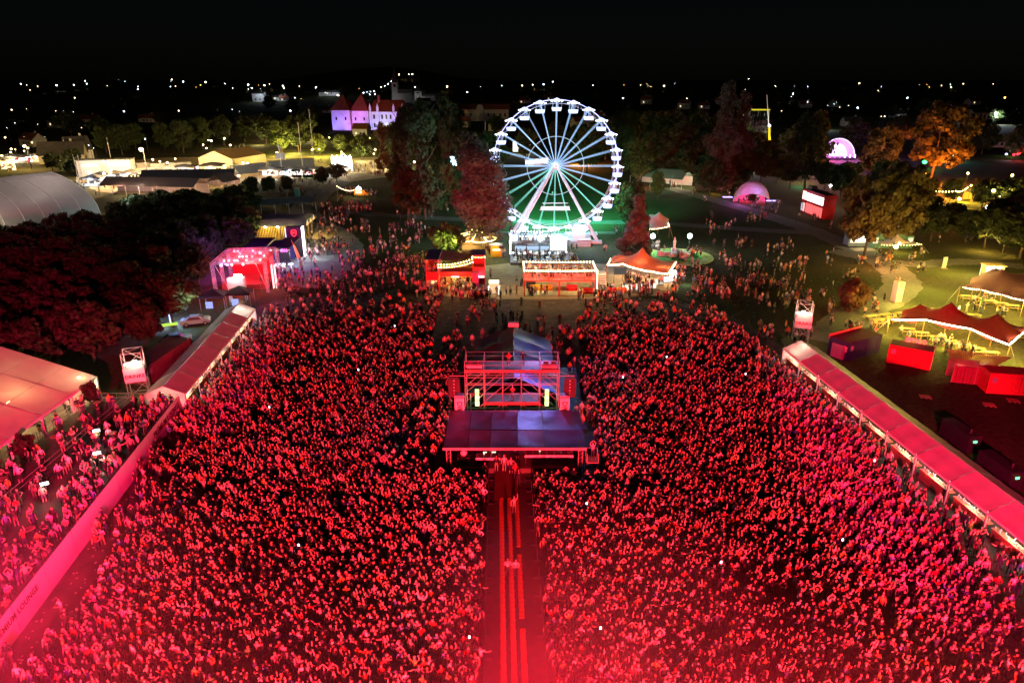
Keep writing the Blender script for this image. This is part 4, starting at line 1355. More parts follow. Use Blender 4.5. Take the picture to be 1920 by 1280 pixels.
def ring(rad, y, r, n=96, z=WZ):
    mb = MB()
    pts = [(rad * math.cos(2 * math.pi * i / n), y, z + rad * math.sin(2 * math.pi * i / n)) for i in range(n)]
    for i in range(n):
        mb.tube(pts[i], pts[(i + 1) % n], r, 4)
    return mb
for y in (-.75, .75):
    ring(WR, y, .07).build('rim', E_rim, W)
    ring(WR - .8, y, .05).build('rim', M_wsteel, W)
ring(6.6, 0, .09, 72).build('inner_ring', glow('inner_ring_led', (.55, .72, .9), .9), W)
mb = MB()
n = 72
for i in range(n):
    a, b = 2 * math.pi * i / n, 2 * math.pi * (i + 1) / n
    P = lambda rr, t, y: (rr * math.cos(t), y, WZ + rr * math.sin(t))
    mb.tube(P(WR, a, -.75), P(WR, b, .75), .03, 3)
    mb.tube(P(WR - .8, a, -.75), P(WR, b, -.75), .03, 3)
mb.build('rim_lattice', M_wsteel, W)
MB().tube((0, -1.3, WZ), (0, 1.3, WZ), .75, 14).build('hub', M_wsteel, W)
MB().tube((0, -1.42, WZ), (0, -1.31, WZ), .5, 12).build('hub_light', glow('hub_red', (1, .25, .25), 3), W)
for i in range(24):
    t = 2 * math.pi * i / 24 + math.pi / 2
    c_, s_ = math.cos(t), math.sin(t)
    mb = MB()
    for y0, y1 in ((-.9, -.75), (.9, .75)):
        off = .11
        mb.tube((.6 * c_ - off * s_ * .3, y0, WZ + .6 * s_ + off * c_ * .3), (WR * c_ - off * s_, y1, WZ + WR * s_ + off * c_), .028, 4)
        mb.tube((.6 * c_ + off * s_ * .3, y0, WZ + .6 * s_ - off * c_ * .3), (WR * c_ + off * s_, y1, WZ + WR * s_ - off * c_), .028, 4)
    mb.build('spoke', E_spoke2 if s_ < -.35 else E_spoke, W)
# gondola: parasol roof, open basket, lights
GR = MB()
GR.add([(math.cos(k_ * math.pi / 5) * 1.0, math.sin(k_ * math.pi / 5) * 1.0, -.25) for k_ in range(10)] + [(0, 0, .25)], [(k_, (k_ + 1) % 10, 10) for k_ in range(10)])
GRm = GR.mesh('canopy', glow('canopy_glow', (.50, .60, 1.0), 3.8))
GL = MB()
for k_ in range(10):
    GL.ball((math.cos(k_ * math.pi / 5) * 1.06, math.sin(k_ * math.pi / 5) * 1.06, -.3), .10, 0, 5, 3)
GLm = GL.mesh('lamps', glow('gondola_lamp', (.75, .82, 1.0), 9))
GB = MB()
for k_ in range(10):
    a, b = k_ * math.pi / 5, (k_ + 1) * math.pi / 5
    GB.add([(math.cos(a) * .95, math.sin(a) * .95, -1.45), (math.cos(b) * .95, math.sin(b) * .95, -1.45), (math.cos(b) * .8, math.sin(b) * .8, -2.05), (math.cos(a) * .8, math.sin(a) * .8, -2.05)], [(3, 2, 1, 0)])
GB.add([(math.cos(k_ * math.pi / 5) * .8, math.sin(k_ * math.pi / 5) * .8, -2.05) for k_ in range(10)], [tuple(range(9, -1, -1))])
GBm = GB.mesh('basket', glow('basket_glow', (.50, .60, 1.0), 2.6))
GP = MB()
for k_ in range(0, 10, 2):
    a = k_ * math.pi / 5
    GP.tube((math.cos(a) * .9, math.sin(a) * .9, -1.45), (math.cos(a) * .9, math.sin(a) * .9, -.28), .035, 4)
GP.tube((0, 0, -2.0), (0, 0, .2), .05, 5).tube((0, -.9, .1), (0, .9, .1), .05, 5)
GPm = GP.mesh('posts', M_wsteel)
for i in range(24):
    t = 2 * math.pi * i / 24 + math.pi / 2
    g_ = link('gondola', None, W, (WR * math.cos(t), 0, WZ + WR * math.sin(t) + .1), scale=1.22)
    link('canopy', GRm, g_)
    link('lamps', GLm, g_, kind='stuff')
    link('basket', GBm, g_)
    link('posts', GPm, g_)
# A-frame
for y, f in ((-4.6, 1), (4.6, 1)):
    for sx in (-1, 1):
        mb = MB()
        a, b = Vector((sx * .3, (-1.35 if y < 0 else 1.35), WZ)), Vector((sx * 9.9, y, .5))
        mb.tube(a, b, .30, 6, 0, .42)
        mb.build('leg', mat('lit_white_steel', (.75, .78, .85), .35, var=.04), W)
        strip = MB()
        strip.tube(a + Vector((sx * .2, -.40 if y < 0 else .4, .1)), b + Vector((sx * .3, -.5 if y < 0 else .5, .2)), .07, 4)
        strip.build('led_strip', glow('leg_led', (.78, .80, 1.0), .9 if y < 0 else .5), W)
        MB().box(sx * 9.9 - 1.1, sx * 9.9 + 1.1, y - .9, y + .9, .02, .55).build('foot', M_wsteel, W)
for sx in (-1, 1):
    MB().tube((sx * 2.3, -1.9, 13.6), (sx * 2.3, 1.9, 13.6), .12, 5).build('cross_tie', M_wsteel, W)
for z, w in ((9.0, 4.9), (8.2, 5.4), (7.4, 5.9)):
    MB().tube((-w * .62, -2.6, z), (w * .62, -2.6, z), .07, 5).build('cross_tie', M_wsteel, W)
MB().box(-3.4, 3.4, -2.66, -2.6, 7.5, 8.1).build('catwalk', M_wsteel, W)
for x in (-8.5, 8.5):
    MB().box(x - .3, x + .3, -5, 5, .02, .4).build('base_beam', M_wsteel, W)
# boarding platform with rails and canopy
PL = thing('boarding_platform', 'lit boarding platform with railings under the Ferris wheel', 'platform', (WX, WY - 5.2, 0))
MB().box(-8, 8.2, -2.0, 5.2, .03, 1.3).build('deck', mat('platform_alu', (.5, .52, .55), .45, .3), PL)
for x in range(-8, 9, 2):
    MB().tube((x, -1.9, 1.3), (x, -1.9, 2.4), .04, 4).build('rail_post', M_wsteel, PL)
MB().tube((-8, -1.9, 2.4), (8.2, -1.9, 2.4), .05, 4).tube((-8, -1.9, 1.85), (8.2, -1.9, 1.85), .035, 4).build('handrail', M_wsteel, PL)
for k_ in range(4):
    MB().box(3.0, 8.0, -2.4 - k_ * .35, -2.05 - k_ * .35, .03, 1.0 - k_ * .25).build('step', mat('platform_alu', (.5, .52, .55), .45, .3), PL)
for x in (-6.5, -3.2, 0.5, 4.2):
    MB().box(x - .8, x + .8, -2.06, -2.0, .3, 1.1).build('lit_panel', glow('platform_panel', (.75, .85, 1), 1.6), PL)
BT = thing('ticket_booth', 'white lit ticket booth right of the wheel platform', 'booth', (WX + 5.6, WY - 4.2, 1.3))
MB().box(-1.5, 1.5, -1.2, 1.2, 0, 2.4).build('wall', M_wpaint, BT)
MB().box(-1.8, 1.8, -1.5, 1.5, 2.4, 2.7).build('roof', M_wsteel, BT)
MB().box(-1.1, 1.1, -1.25, -1.2, .9, 2.1).build('window', E_soft, BT)
MB().box(-1.3, 1.3, -1.55, -1.5, 2.45, 3.2).build('fascia', glow('booth_fascia', (.8, .9, 1), 3), BT)
for x, y, z, c, p_ in ((-5, -6, 4.2, COOL, 2400), (0, -6, 4.2, COOL, 2400), (6, -7, 4.5, COOL, 1200), (0, 10, 5.5, (.12, 1, .58), 5200), (-7, 8, 6, (.12, 1, .6), 2600), (9, 12, 6, (.12, 1, .58), 3800), (0, 0, 13, (.45, .75, 1.0), 7000), (0, -3, 22, (.5, .62, 1.0), 7000)):
    point((WX + x, WY + y, z), c, p_, .5, 'wheel_light')
spot((WX, WY + 4, 24), (WX + 4, WY + 32, 0), (.06, 1.0, .50), 190000, 95, .9, .6, 'wheel_wash')
spot((WX, WY - 4, 22), (-14, 150, 6), (.15, .9, .75), 9000, 60, .9, .6, 'wheel_wash')
spot((WX + 4, WY - 2, 14), (31, 172, 5), (.08, 1.0, .6), 22000, 50, .9, .6, 'wheel_wash')
spot((WX + 4, WY - 6, 9), (24, 148, 0), (.35, .5, 1.0), 9000, 90, .9, .6, 'wheel_wash')
spot((WX - 3, WY - 8, 16), (-24, 186, 13), (.6, .9, .9), 60000, 46, .9, .6, 'wheel_wash')
for x, lab in ((-9.5, 'grey generator box on the lawn left behind the wheel'), (18.8, 'dark generator box on the lawn right of the wheel')):
    g_ = thing('generator', lab, 'generator', (WX + x, 169, 0.03))
    MB().box(-1.3, 1.3, -.7, .7, .2, 1.7).build('body', M_dsteel, g_)
    MB().box(-1.4, 1.4, -.8, .8, .02, .2).build('skid', M_dsteel, g_)
    MB().box(-1.0, .2, -.72, -.7, .5, 1.3).build('vent', M_grey, g_)

# ---- wheel-side lounge bar with screen
p = G(1022, 497)
WB = thing('wheel_bar', 'open two-level bar with bluish lamps in front of the Ferris wheel', 'bar', (p.x, p.y, 0))
MB().box(-7.2, 7.2, 0, 8.5, .03, .5).build('deck', mat('grey_deck', (.22, .23, .25), .7), WB)
MB().box(-6.6, 1.5, 4.6, 8.5, 2.95, 3.15).build('upper_deck', M_dsteel, WB)
for x in (-6.5, -3.8, -1.1, 1.4):
    for y in (4.7, 8.4):
        MB().box(x - .1, x + .1, y - .1, y + .1, .5, 5.4 if y > 5 else 4.2).build('post', M_dsteel, WB)
MB().box(-6.8, 1.7, 4.4, 4.5, 3.6, 4.1).build('balustrade', M_dsteel, WB)
MB().box(-6.2, 1.2, 6.2, 6.9, .5, 1.6).build('bar_counter', M_wpaint, WB)
MB().box(-6.2, 1.2, 8.1, 8.4, .5, 2.8).build('back_shelf', glow('back_shelf', (.5, .7, 1), 1.0), WB)
festoon(WB, [(-7, 4.5, 5.3), (1.6, 4.5, 5.3)], .15, .6, .13, glow('cool_bulb', (.8, .9, 1), 9))
festoon(WB, [(-7, 8.4, 5.5), (1.6, 8.4, 5.5)], .15, .6, .13, glow('cool_bulb', (.8, .9, 1), 9))
festoon(WB, [(-7.2, 0, 2.6), (-7.2, 8.5, 4.9)], .2, .8, .15, glow('cool_bulb', (.8, .9, 1), 9))
festoon(WB, [(-6.6, 2.0, 2.3), (-3, 2.4, 2.4), (1, 2.0, 2.3), (4.5, 2.4, 2.4)], .2, 1.2, .16, glow('cool_bulb', (.8, .9, 1), 9))
for x in (-5.4, -.9, 3.4):
    MB().tube((x, 1.6, .5), (x, 1.6, 2.4), .05, 5).build('lamp_post', M_dsteel, WB)
for x, lab in ((-6.3, 'round glaring floodlight at the left of the wheel bar'), (-.9, 'round glaring floodlight at the middle of the wheel bar')):
    f = thing('floodlight', lab, 'floodlight', (p.x + x, p.y + 4.0, .5))
    MB().tube((0, 0, 0), (0, 0, 3.8), .06, 5).build('stand', M_dsteel, f)
    MB().ball((0, 0, 4.3), .62, 0, 12, 8).build('globe', glow('globe_flood', (.85, 1.0, .97), 14), f)
    point((p.x + x, p.y + 3.0, 4.3), (.75, .95, 1.0), 800, .4)
SCN = thing('screen', 'blank white video screen glowing beside the wheel bar', 'screen', (p.x + 3.0, p.y + 4.4, .5))
MB().box(-1.75, 1.75, 0, .15, 1.6, 4.4).build('panel', glow('blank_screen', (1, 1, 1), 3.0), SCN)
MB().ball((0, .05, 4.5), .55, 0, 12, 6, .9).build('round_sign', glow('blank_screen', (1, 1, 1), 3.0), SCN)
for sx in (-1.6, 1.6):
    MB().tube((sx, .2, 0), (sx, .2, 4.4), .06, 5).build('leg', M_dsteel, SCN)
point((p.x + 3, p.y + 3.2, 3.2), (.9, .95, 1), 420, .5)
for k_ in range(12):
    x, y = -6 + (k_ % 6) * 2.1 + random.uniform(-.3, .3), .9 + (k_ // 6) * 1.9
    t = thing('bar_table', 'small low table on the deck of the wheel bar', 'table', (p.x + x, p.y + y, .5), 0, 'low tables on the wheel bar deck')
    MB().tube((0, 0, .42), (0, 0, .48), .42, 8).build('table_top', M_wpaint, t)
    MB().tube((0, 0, 0), (0, 0, .42), .05, 5).build('leg', M_dsteel, t)
pl = thing('planter', 'planter of pale flowers at the right corner of the wheel bar', 'planter', (p.x + 6.0, p.y + 1.5, .5))
MB().box(-.9, .9, -.6, .6, 0, .5).build('box', M_wood, pl)
link('flowers', leaves('flowers', shell_lobes(5, .8, .6, 1.3, 12, .35), 900, .09, mat('pale_flowers', (.5, .42, .42), .8, var=.4), 5), pl)

# ---- long two-storey bar with festoons
p = G(1050, 556)
B2 = thing('festoon_bar', 'long two-storey red bar ringed with festoon bulbs', 'bar', (p.x, p.y, 0))
M_red2 = mat('coral_frame', (.62, .10, .07), .5)
MB().box(-6.4, 6.3, 0, 6.2, 2.75, 3.0).build('upper_floor', M_red2, B2)
for x in (-6.3, -.15, 6.2):
    for y in (.1, 6.1):
        MB().box(x - .13, x + .13, y - .13, y + .13, .02, 2.75).build('post', M_red2, B2)
MB().box(-6.4, 6.3, 5.95, 6.1, .02, 2.75).build('rear_wall', mat('mint_lit_wall', (.42, .55, .42), .8), B2)  # mint light of the lower storey put into wall and floor colour
MB().box(-6.2, -.3, .3, 5.9, .03, .12).build('floor', mat('mint_lit_floor', (.42, .55, .42), .8), B2)
MB().box(0.0, 6.1, .3, 5.9, .03, .12).build('floor', mat('olive_floor', (.40, .40, .26), .8), B2)
MB().box(-5.9, -4.2, 4.6, 5.9, .12, 2.2).build('dark_booth', M_dsteel, B2)
for x in (-6.3, -4.2, -2.1, 0, 2.1, 4.2, 6.2):
    MB().box(x - .05, x + .05, 0, .1, 3.0, 4.15).build('baluster', M_red2, B2)
    MB().box(x - .05, x + .05, 6.1, 6.2, 3.0, 4.15).build('baluster', M_red2, B2)
    MB().box(x - .04, x + .04, 0, .08, 4.15, 5.2).build('light_pole', M_wpaint, B2)
for z in (3.55, 4.1):
    MB().box(-6.3, 6.2, .02, .08, z, z + .08).build('rail', M_red2, B2)
    MB().box(-6.3, 6.2, 6.12, 6.18, z, z + .08).build('rail', M_red2, B2)
    MB().box(-6.36, -6.3, 0, 6.2, z, z + .08).build('rail', M_red2, B2)
festoon(B2, [(-6.4, 0, 4.9), (6.3, 0, 4.9)], .1, .42, .14, E_warm)
festoon(B2, [(-6.4, 6.2, 4.9), (6.3, 6.2, 4.9)], .1, .55, .14, E_warm)
festoon(B2, [(-6.4, 0, 4.9), (-6.4, 6.2, 4.9)], .05, .25, .14, E_warm)
festoon(B2, [(6.3, 0, 4.9), (6.3, 6.2, 4.9)], .05, .35, .12, E_warm)
MB().box(6.42, 6.5, -.05, .1, .1, 4.9).build('led_tube', glow('warm_tube', (1, .85, .6), 7), B2)
for x, m_ in ((-4.3, M_yel), (-2.1, M_yel), (2.4, M_redp), (5.2, M_redp)):
    s_ = thing('sofa', 'yellow sofa at the left of the lower bar floor' if x < -3 else ('orange bench near the middle of the lower bar floor' if x < 0 else ('red sofa in the middle of the right lower room' if x < 4 else 'red armchair at the right end of the lower bar')), 'sofa', (p.x + x, p.y + (3.6 if x < 5 else 1.6), .12))
    MB().box(-.9, .9, -.45, .45, 0, .42).build('seat', m_, s_)
    MB().box(-.9, .9, .3, .5, .42, .9).build('backrest', m_, s_)
    for q in (-.95, .8):
        MB().box(q, q + .15, -.45, .5, .02, .62).build('armrest', m_, s_)
# stair right of the bar
ST = thing('staircase', 'white lit open staircase at the right end of the festoon bar', 'staircase', (p.x + 7.6, p.y + .3, 0))
for k_ in range(12):
    MB().box(-.75, .75, k_ * .3, k_ * .3 + .3, k_ * .25 + .15, k_ * .25 + .22).build('tread', M_wpaint, ST)
for sx in (-.8, .75):
    MB().add([(sx, 0, 0), (sx + .05, 0, 0), (sx + .05, 3.7, 3.05), (sx, 3.7, 3.05), (sx, 0, .35), (sx + .05, 0, .35), (sx + .05, 3.7, 3.4), (sx, 3.7, 3.4)], [(0, 1, 2, 3), (4, 7, 6, 5), (0, 4, 5, 1), (1, 5, 6, 2), (2, 6, 7, 3), (3, 7, 4, 0)]).build('stringer', M_wpaint, ST)
MB().box(-.9, 1.0, 3.7, 6.2, 2.9, 3.05).build('landing', M_wpaint, ST)
for x, y, z, q in ((-4, 3, 5.2, 800), (0, 3, 5.2, 800), (4, 3, 5.2, 800), (7.5, 2, 5.0, 800), (-3.4, 3, 2.3, 330), (3, 3, 2.3, 330), (-7.2, 3, 4.4, 500), (-3, -2.5, 4.6, 380), (3, -2.5, 4.6, 380)):
    point((p.x + x, p.y + y, z), WARM, q, .3, 'bar_light')
FT = thing('planter_hedge', 'dark hedge of plants along the upper deck of the festoon bar', 'hedge', (p.x, p.y + 4.2, 3.0))
for k_ in range(6):
    link('foliage', PROTO['bush%d' % (k_ % 2)][0], FT, (-4.6 + k_ * 1.75, random.uniform(-.4, .4), 0), random.random() * 6, scale=(1.3, 1.3, 1.2))
# ================================================================== SHARED SHAPES
def stretch_tent(label, corners, edge_z, peaks, m, sag=.45, poles=(), lights=None, nx=30, ny=18):
    """corners: front-left, front-right, rear-right, rear-left ground points; peaks: (s, t, rise)"""
    C = [Vector((c[0], c[1], 0)) for c in corners]
    o = (C[0] + C[1] + C[2] + C[3]) / 4
    r = thing('stretch_tent', label, 'tent', o)
    C = [c - o for c in C]
    W_ = (C[1] - C[0]).length
    D_ = (C[3] - C[0]).length

    def P(s, t):
        p = C[0].lerp(C[1], s).lerp(C[3].lerp(C[2], s), t)
        z = edge_z
        for (a, b, h) in peaks:
            d = math.hypot((s - a) * W_, (t - b) * D_)
            z += h * 1.35 * math.exp(-d / (0.17 * D_ + .7))
        e = min(s, 1 - s) * W_
        f = min(t, 1 - t) * D_
        for dd, q, k in ((f, s, 3), (e, t, 2)):
            z += -sag * .9 * math.exp(-dd / .9) * (math.sin(math.pi * k * q) ** 2)
        # edges pulled in between the poles
        p = p + (Vector((0, 0, 0)) - p) * (.09 * math.exp(-min(e, f) / 1.2) * (math.sin(math.pi * 3 * s) ** 2 if f < e else math.sin(math.pi * 2 * t) ** 2))
        return Vector((p.x, p.y, z))
    mb = MB()
    mb.add([P(i / nx, j / ny) for j in range(ny + 1) for i in range(nx + 1)],
           [(j * (nx + 1) + i, j * (nx + 1) + i + 1, (j + 1) * (nx + 1) + i + 1, (j + 1) * (nx + 1) + i) for j in range(ny) for i in range(nx)])
    mb.build('canopy', m, r, smooth=True)
    for s, t in list(poles) + [(0, 0), (1, 0), (1, 1), (0, 1)]:
        q = P(s, t)
        MB().tube((q.x, q.y, 0), q, .06, 5).build('pole', M_wood, r)
    for (a, b, h) in peaks:
        if 0.02 < b < .98:
            q = P(a, b)
            MB().tube((q.x, q.y, 0), q - Vector((0, 0, .05)), .07, 5).build('pole', M_wood, r)
    for s, t in ((0, 0), (1, 0), (1, 1), (0, 1)):
        q = P(s, t)
        d = Vector((q.x, q.y, 0)).normalized()
        MB().tube(q, (q.x + d.x * 1.8, q.y + d.y * 1.8, 0), .02, 4).build('guy_rope', M_wpaint, r)
    return r, P, o


def gable_tent(name, label, a, b, width, eave, ridge, bays, m, wall=None, end=None, post=True, cat='tent', open_front=True):
    a, b = Vector((a[0], a[1], 0)), Vector((b[0], b[1], 0))
    L = (b - a).length
    r = thing(name, label, cat, a, math.atan2(b.y - a.y, b.x - a.x))
    hw = width / 2
    st = L / bays
    for i in range(bays):
        x0, x1 = i * st + .03, (i + 1) * st - .03
        for sd in (-1, 1):
            pts = [(x0, 0, ridge), (x0, sd * hw, eave), (x1, sd * hw, eave), (x1, 0, ridge)]
            if sd > 0:
                pts.reverse()
            MB().slab(pts, .05).build('roof_panel', m, r)
    for i in range(bays + 1):
        x = min(max(i * st, .08), L - .08)
        for sd in (-1, 1):
            if post:
                MB().box(x - .07, x + .07, sd * hw - .15, sd * hw - .01, .02, eave - .08).build('post', M_alu, r)
    MB().tube((0, 0, ridge - .1), (L, 0, ridge - .1), .06, 5).build('ridge_pole', M_alu, r)
    if wall is not None:
        MB().box(0, L, hw - .04, hw - .005, .02, eave - .06).build('rear_wall', wall, r)
        if not open_front:
            MB().box(0, L, -hw + .005, -hw + .04, .02, eave - .06).build('front_wall', wall, r)
    if end is not None:
        for x in (.02, L - .02):
            n_ = 4
            for k in range(n_):
                y0, y1 = -hw + width * k / n_ + .02, -hw + width * (k + 1) / n_ - .02
                zz = lambda y: eave + (ridge - eave) * (1 - abs(y) / hw) - .08
                MB().add([(x, y0, .02), (x, y1, .02), (x, y1, zz(y1)), (x, y0, zz(y0))], [(0, 1, 2, 3)]).build('end_panel', end, r)
    return r, L


def container(label, a, b, depth, h, m, roof=None, name='container', cat='container', ribs=True):
    """steel container whose near long side runs from ground point a to b; depth goes away to the left of a-to-b"""
    a, b = Vector((a[0], a[1], 0)), Vector((b[0], b[1], 0))
    L = (b - a).length
    r = thing(name, label, cat, a, math.atan2(b.y - a.y, b.x - a.x))
    MB().box(.04, L - .04, .04, depth - .04, .05, h - .04).build('body', m, r)
    f = MB()
    for x in (0, L - .12):
        for y in (0, depth - .12):
            f.box(x, x + .12, y, y + .12, 0.02, h)
    for z in (.03, h - .12):
        f.box(.12, L - .12, 0, .12, z, z + .12).box(.12, L - .12, depth - .12, depth, z, z + .12).box(0, .12, .12, depth - .12, z, z + .12).box(L - .12, L, .12, depth - .12, z, z + .12)
    f.build('frame', m, r)
    if ribs:
        g = MB()
        k = int(L / .3)
        for i in range(k):
            x = .2 + i * (L - .4) / k
            g.box(x, x + .12, .012, .05, .18, h - .14)
        g.build('corrugation', m, r, kind='stuff')
    MB().box(.1, L - .1, .1, depth - .1, h - .03, h + .012).build('roof', roof or m, r)
    for k in range(2):
        d_ = MB().box(L * .52 + k * L * .2, L * .52 + (k + 1) * L * .2 - .03, -.03, .01, .2, h - .2).build('door', m, r)
        for q_ in (.25, .7):
            d_x = L * .52 + k * L * .2 + L * .2 * q_
            MB().tube((d_x, -.05, .3), (d_x, -.05, h - .3), .025, 4).build('lock_rod', M_dsteel, d_)
    MB().box(.35, .9, -.02, .01, h * .55, h * .8).build('plate', M_grey, r)
    return r, L


# ================================================================== RED TWO-STOREY BAR
p = G(855, 550)
RBX = thing('red_bar', 'red two-storey bar of stacked units with a net canopy between', 'bar', (p.x, p.y, 0))
M_crim = mat('crimson_panel', (.62, .025, .03), .5)
def stack_unit(x0, x1, y0, y1):
    MB().box(x0, x1, y1 - .1, y1, .02, 6.3).build('rear_wall', M_crim, RBX)
    for x in (x0, x1 - .1):
        MB().box(x, x + .1, y0, y1 - .1, .02, 6.3).build('side_wall', M_crim, RBX)
    MB().box(x0 + .1, x1 - .1, y0, y1 - .1, 2.75, 3.0).build('upper_floor', M_crim, RBX)
    MB().box(x0 + .1, x1 - .1, y0 + .02, y0 + .12, 2.4, 3.95).build('parapet', M_crim, RBX)
    MB().add([(x0 - .15, y0 - .2, 6.3), (x1 + .15, y0 - .2, 6.3), (x1 + .15, y1 + .15, 6.55), (x0 - .15, y1 + .15, 6.55), (x0 - .15, y0 - .2, 6.18), (x1 + .15, y0 - .2, 6.18), (x1 + .15, y1 + .15, 6.43), (x0 - .15, y1 + .15, 6.43)], [(0, 1, 2, 3), (7, 6, 5, 4), (0, 4, 5, 1), (1, 5, 6, 2), (2, 6, 7, 3), (3, 7, 4, 0)]).build('roof', M_navy, RBX)
stack_unit(-5.25, -3.05, 0, 6.4)
stack_unit(2.9, 5.1, 3.4, 6.4)
MB().box(-5.1, -3.2, 5.9, 6.2, .1, 2.5).build('lit_back_panel', glow('bar_back', (1, .62, .25), 1.4), RBX)
MB().box(-3.0, 2.9, 6.3, 6.4, .02, 3.4).build('rear_wall', mat('amber_wall', (.6, .36, .14), .7), RBX)
MB().box(-2.9, 2.8, 1.6, 1.8, 2.7, 3.5).build('fascia', M_crim, RBX)
MB().box(-3.0, 2.8, 1.8, 6.3, 2.9, 3.0).build('ceiling', M_crim, RBX)
MB().box(2.9, 4.0, 1.6, 3.4, .02, 3.3).build('magenta_wall', mat('magenta_panel', (.5, .03, .2), .5), RBX)
MB().box(-.9, .5, 1.5, 1.58, 2.55, 2.75).build('lit_sign', E_soft, RBX)
MB().box(4.0, 5.0, 3.3, 3.38, 2.0, 2.3).build('lit_sign', E_soft, RBX)
net = MB()
nn = 14
net.add([(-3.0 + 5.9 * i / nn, 1.8 + 6.2 * j / nn, 5.7 + .5 * j / nn - .55 * math.sin(math.pi * i / nn) + .08 * math.sin(3 * i + 2 * j)) for j in range(nn + 1) for i in range(nn + 1)],
        [(j * (nn + 1) + i, j * (nn + 1) + i + 1, (j + 1) * (nn + 1) + i + 1, (j + 1) * (nn + 1) + i) for j in range(nn) for i in range(nn) if (i * 7 + j * 5) % 11])
net.build('net_canopy', mat('camouflage_net', (.14, .09, .07), .9, trans=.2, var=.5, scale=5), RBX)
festoon(RBX, [(-3.0, .1, 5.4), (2.9, 1.8, 6.0)], .35, .5, .13, E_yel)
festoon(RBX, [(-3.0, .1, 4.9), (2.9, 3.4, 5.0)], .3, .5, .13, E_yel)
festoon(RBX, [(2.9, 3.3, 6.0), (5.1, 3.3, 6.0)], .1, .45, .13, E_yel)
for x, y, z, c, q in ((-4.1, 2.5, 5.6, WARM, 130), (-4.1, 1.6, 2.2, (1, .8, .5), 120), (0, 3.6, 2.5, (1, .55, .15), 420), (-1.5, 4.6, 2.5, (1, .55, .15), 300), (4.0, 4.8, 5.6, WARM, 90), (0, -1.2, 3.6, (1, .68, .26), 520), (4.4, 2.6, 2.4, (.8, .7, 1), 60)):
    point((p.x + x, p.y + y, z), c, q, .25, 'bar_light')
b = thing('bench', 'red-fronted bench with white ends right of the red bar entrance', 'bench', (p.x + 4.2, p.y + .6, .03))
MB().box(-1.3, 1.3, -.3, .3, 0, .5).build('seat', M_wpaint, b)
MB().box(-.6, .6, -.34, -.3, .05, .48).build('front_panel', M_redp, b)
s_ = thing('sign_box', 'small white-lit menu board on legs right of the red bar', 'sign', (G(926, 552).x, G(926, 552).y, 0.03))
MB().add([(-.9, 0, .15), (.9, 0, .15), (.9, 1.1, 1.7), (-.9, 1.1, 1.7)], [(0, 1, 2, 3)]).build('board', M_wpaint, s_)
MB().box(-1.0, -.88, -.05, .05, 0, 1.5).box(.88, 1.0, -.05, .05, 0, 1.5).build('side_light', glow('warm_tube', (1, .85, .6), 7), s_)
MB().box(-.9, .9, 1.1, 1.25, 1.5, 2.3).build('top_sign', glow('menu_top', (1, .85, .55), 3), s_)
point((G(926, 552).x, G(926, 552).y - 1, 2.4), WARM, 130, .3)

# ---- string-light garden and yellow booth
q0 = G(893, 474)
GD = thing('light_garden', 'dense canopy of warm string lights over the small garden bar', 'string lights', (q0.x, q0.y, 0))
MB().tube((.6, 3.5, 0), (.6, 3.5, 6.2), .08, 6).build('mast', M_wood, GD)
for x, y, z in ((-4.5, -.5, 3.2), (-3.5, 4.5, 3.4), (4.4, 1.0, 3.2), (3.6, 5.5, 3.6), (-1, -1.2, 3.0), (2.5, -1.4, 3.0)):
    MB().tube((x, y, 0), (x, y, z), .05, 5).build('pole', M_wood, GD)
    festoon(GD, [(.6, 3.5, 6.0), (x, y, z)], .5, .4, .12, E_yel, light=None)
festoon(GD, [(-4.5, -.5, 3.2), (-1, -1.2, 3.0), (2.5, -1.4, 3.0), (4.4, 1.0, 3.2)], .25, .35, .12, E_yel)
festoon(GD, [(-3.5, 4.5, 3.4), (3.6, 5.5, 3.6), (4.4, 1, 3.2)], .25, .4, .12, E_yel)
MB().box(-3.6, 3.2, 4.6, 5.0, .02, 2.5).build('rear_bar', mat('amber_wall', (.6, .36, .14), .7), GD)
MB().box(-3.4, 3.0, 3.0, 3.5, .02, 1.1).build('counter', M_wood, GD)
for x, y, z, c, q in ((-2, 1, 3.1, (1, .74, .28), 2000), (2, 1, 3.1, (1, .74, .28), 2000), (-4.2, -4.8, 3.6, (.72, .95, .10), 6500), (0, 4, 4.6, (1, .74, .3), 1200), (-7.5, -5.5, 3.4, (.8, .9, .15), 2200), (4.5, -3, 3, (1, .7, .25), 500)):
    point((q0.x + x, q0.y + y, z), c, q, .3, 'garden_light')
q1 = G(931, 482)
YB = thing('yellow_booth', 'bright yellow booth with blue-grey roof beside the string-light garden', 'booth', (q1.x, q1.y, 0))
MB().box(-1.25, 1.25, 0, 2.2, .02, 2.5).build('wall', M_yel, YB)
MB().box(-1.35, 1.35, -.1, 2.3, 2.5, 2.68).build('roof', mat('bluegrey_roof', (.2, .24, .32), .6), YB)
MB().box(-.8, .8, -.03, 0, 1.45, 1.75).build('name_strip', E_soft, YB)
MB().tube((1.0, -.02, 2.2), (1.0, .02, 2.2), .45, 12).build('emblem', M_ink, YB)
point((q1.x - .6, q1.y - 2, 3), WARM, 200, .3)

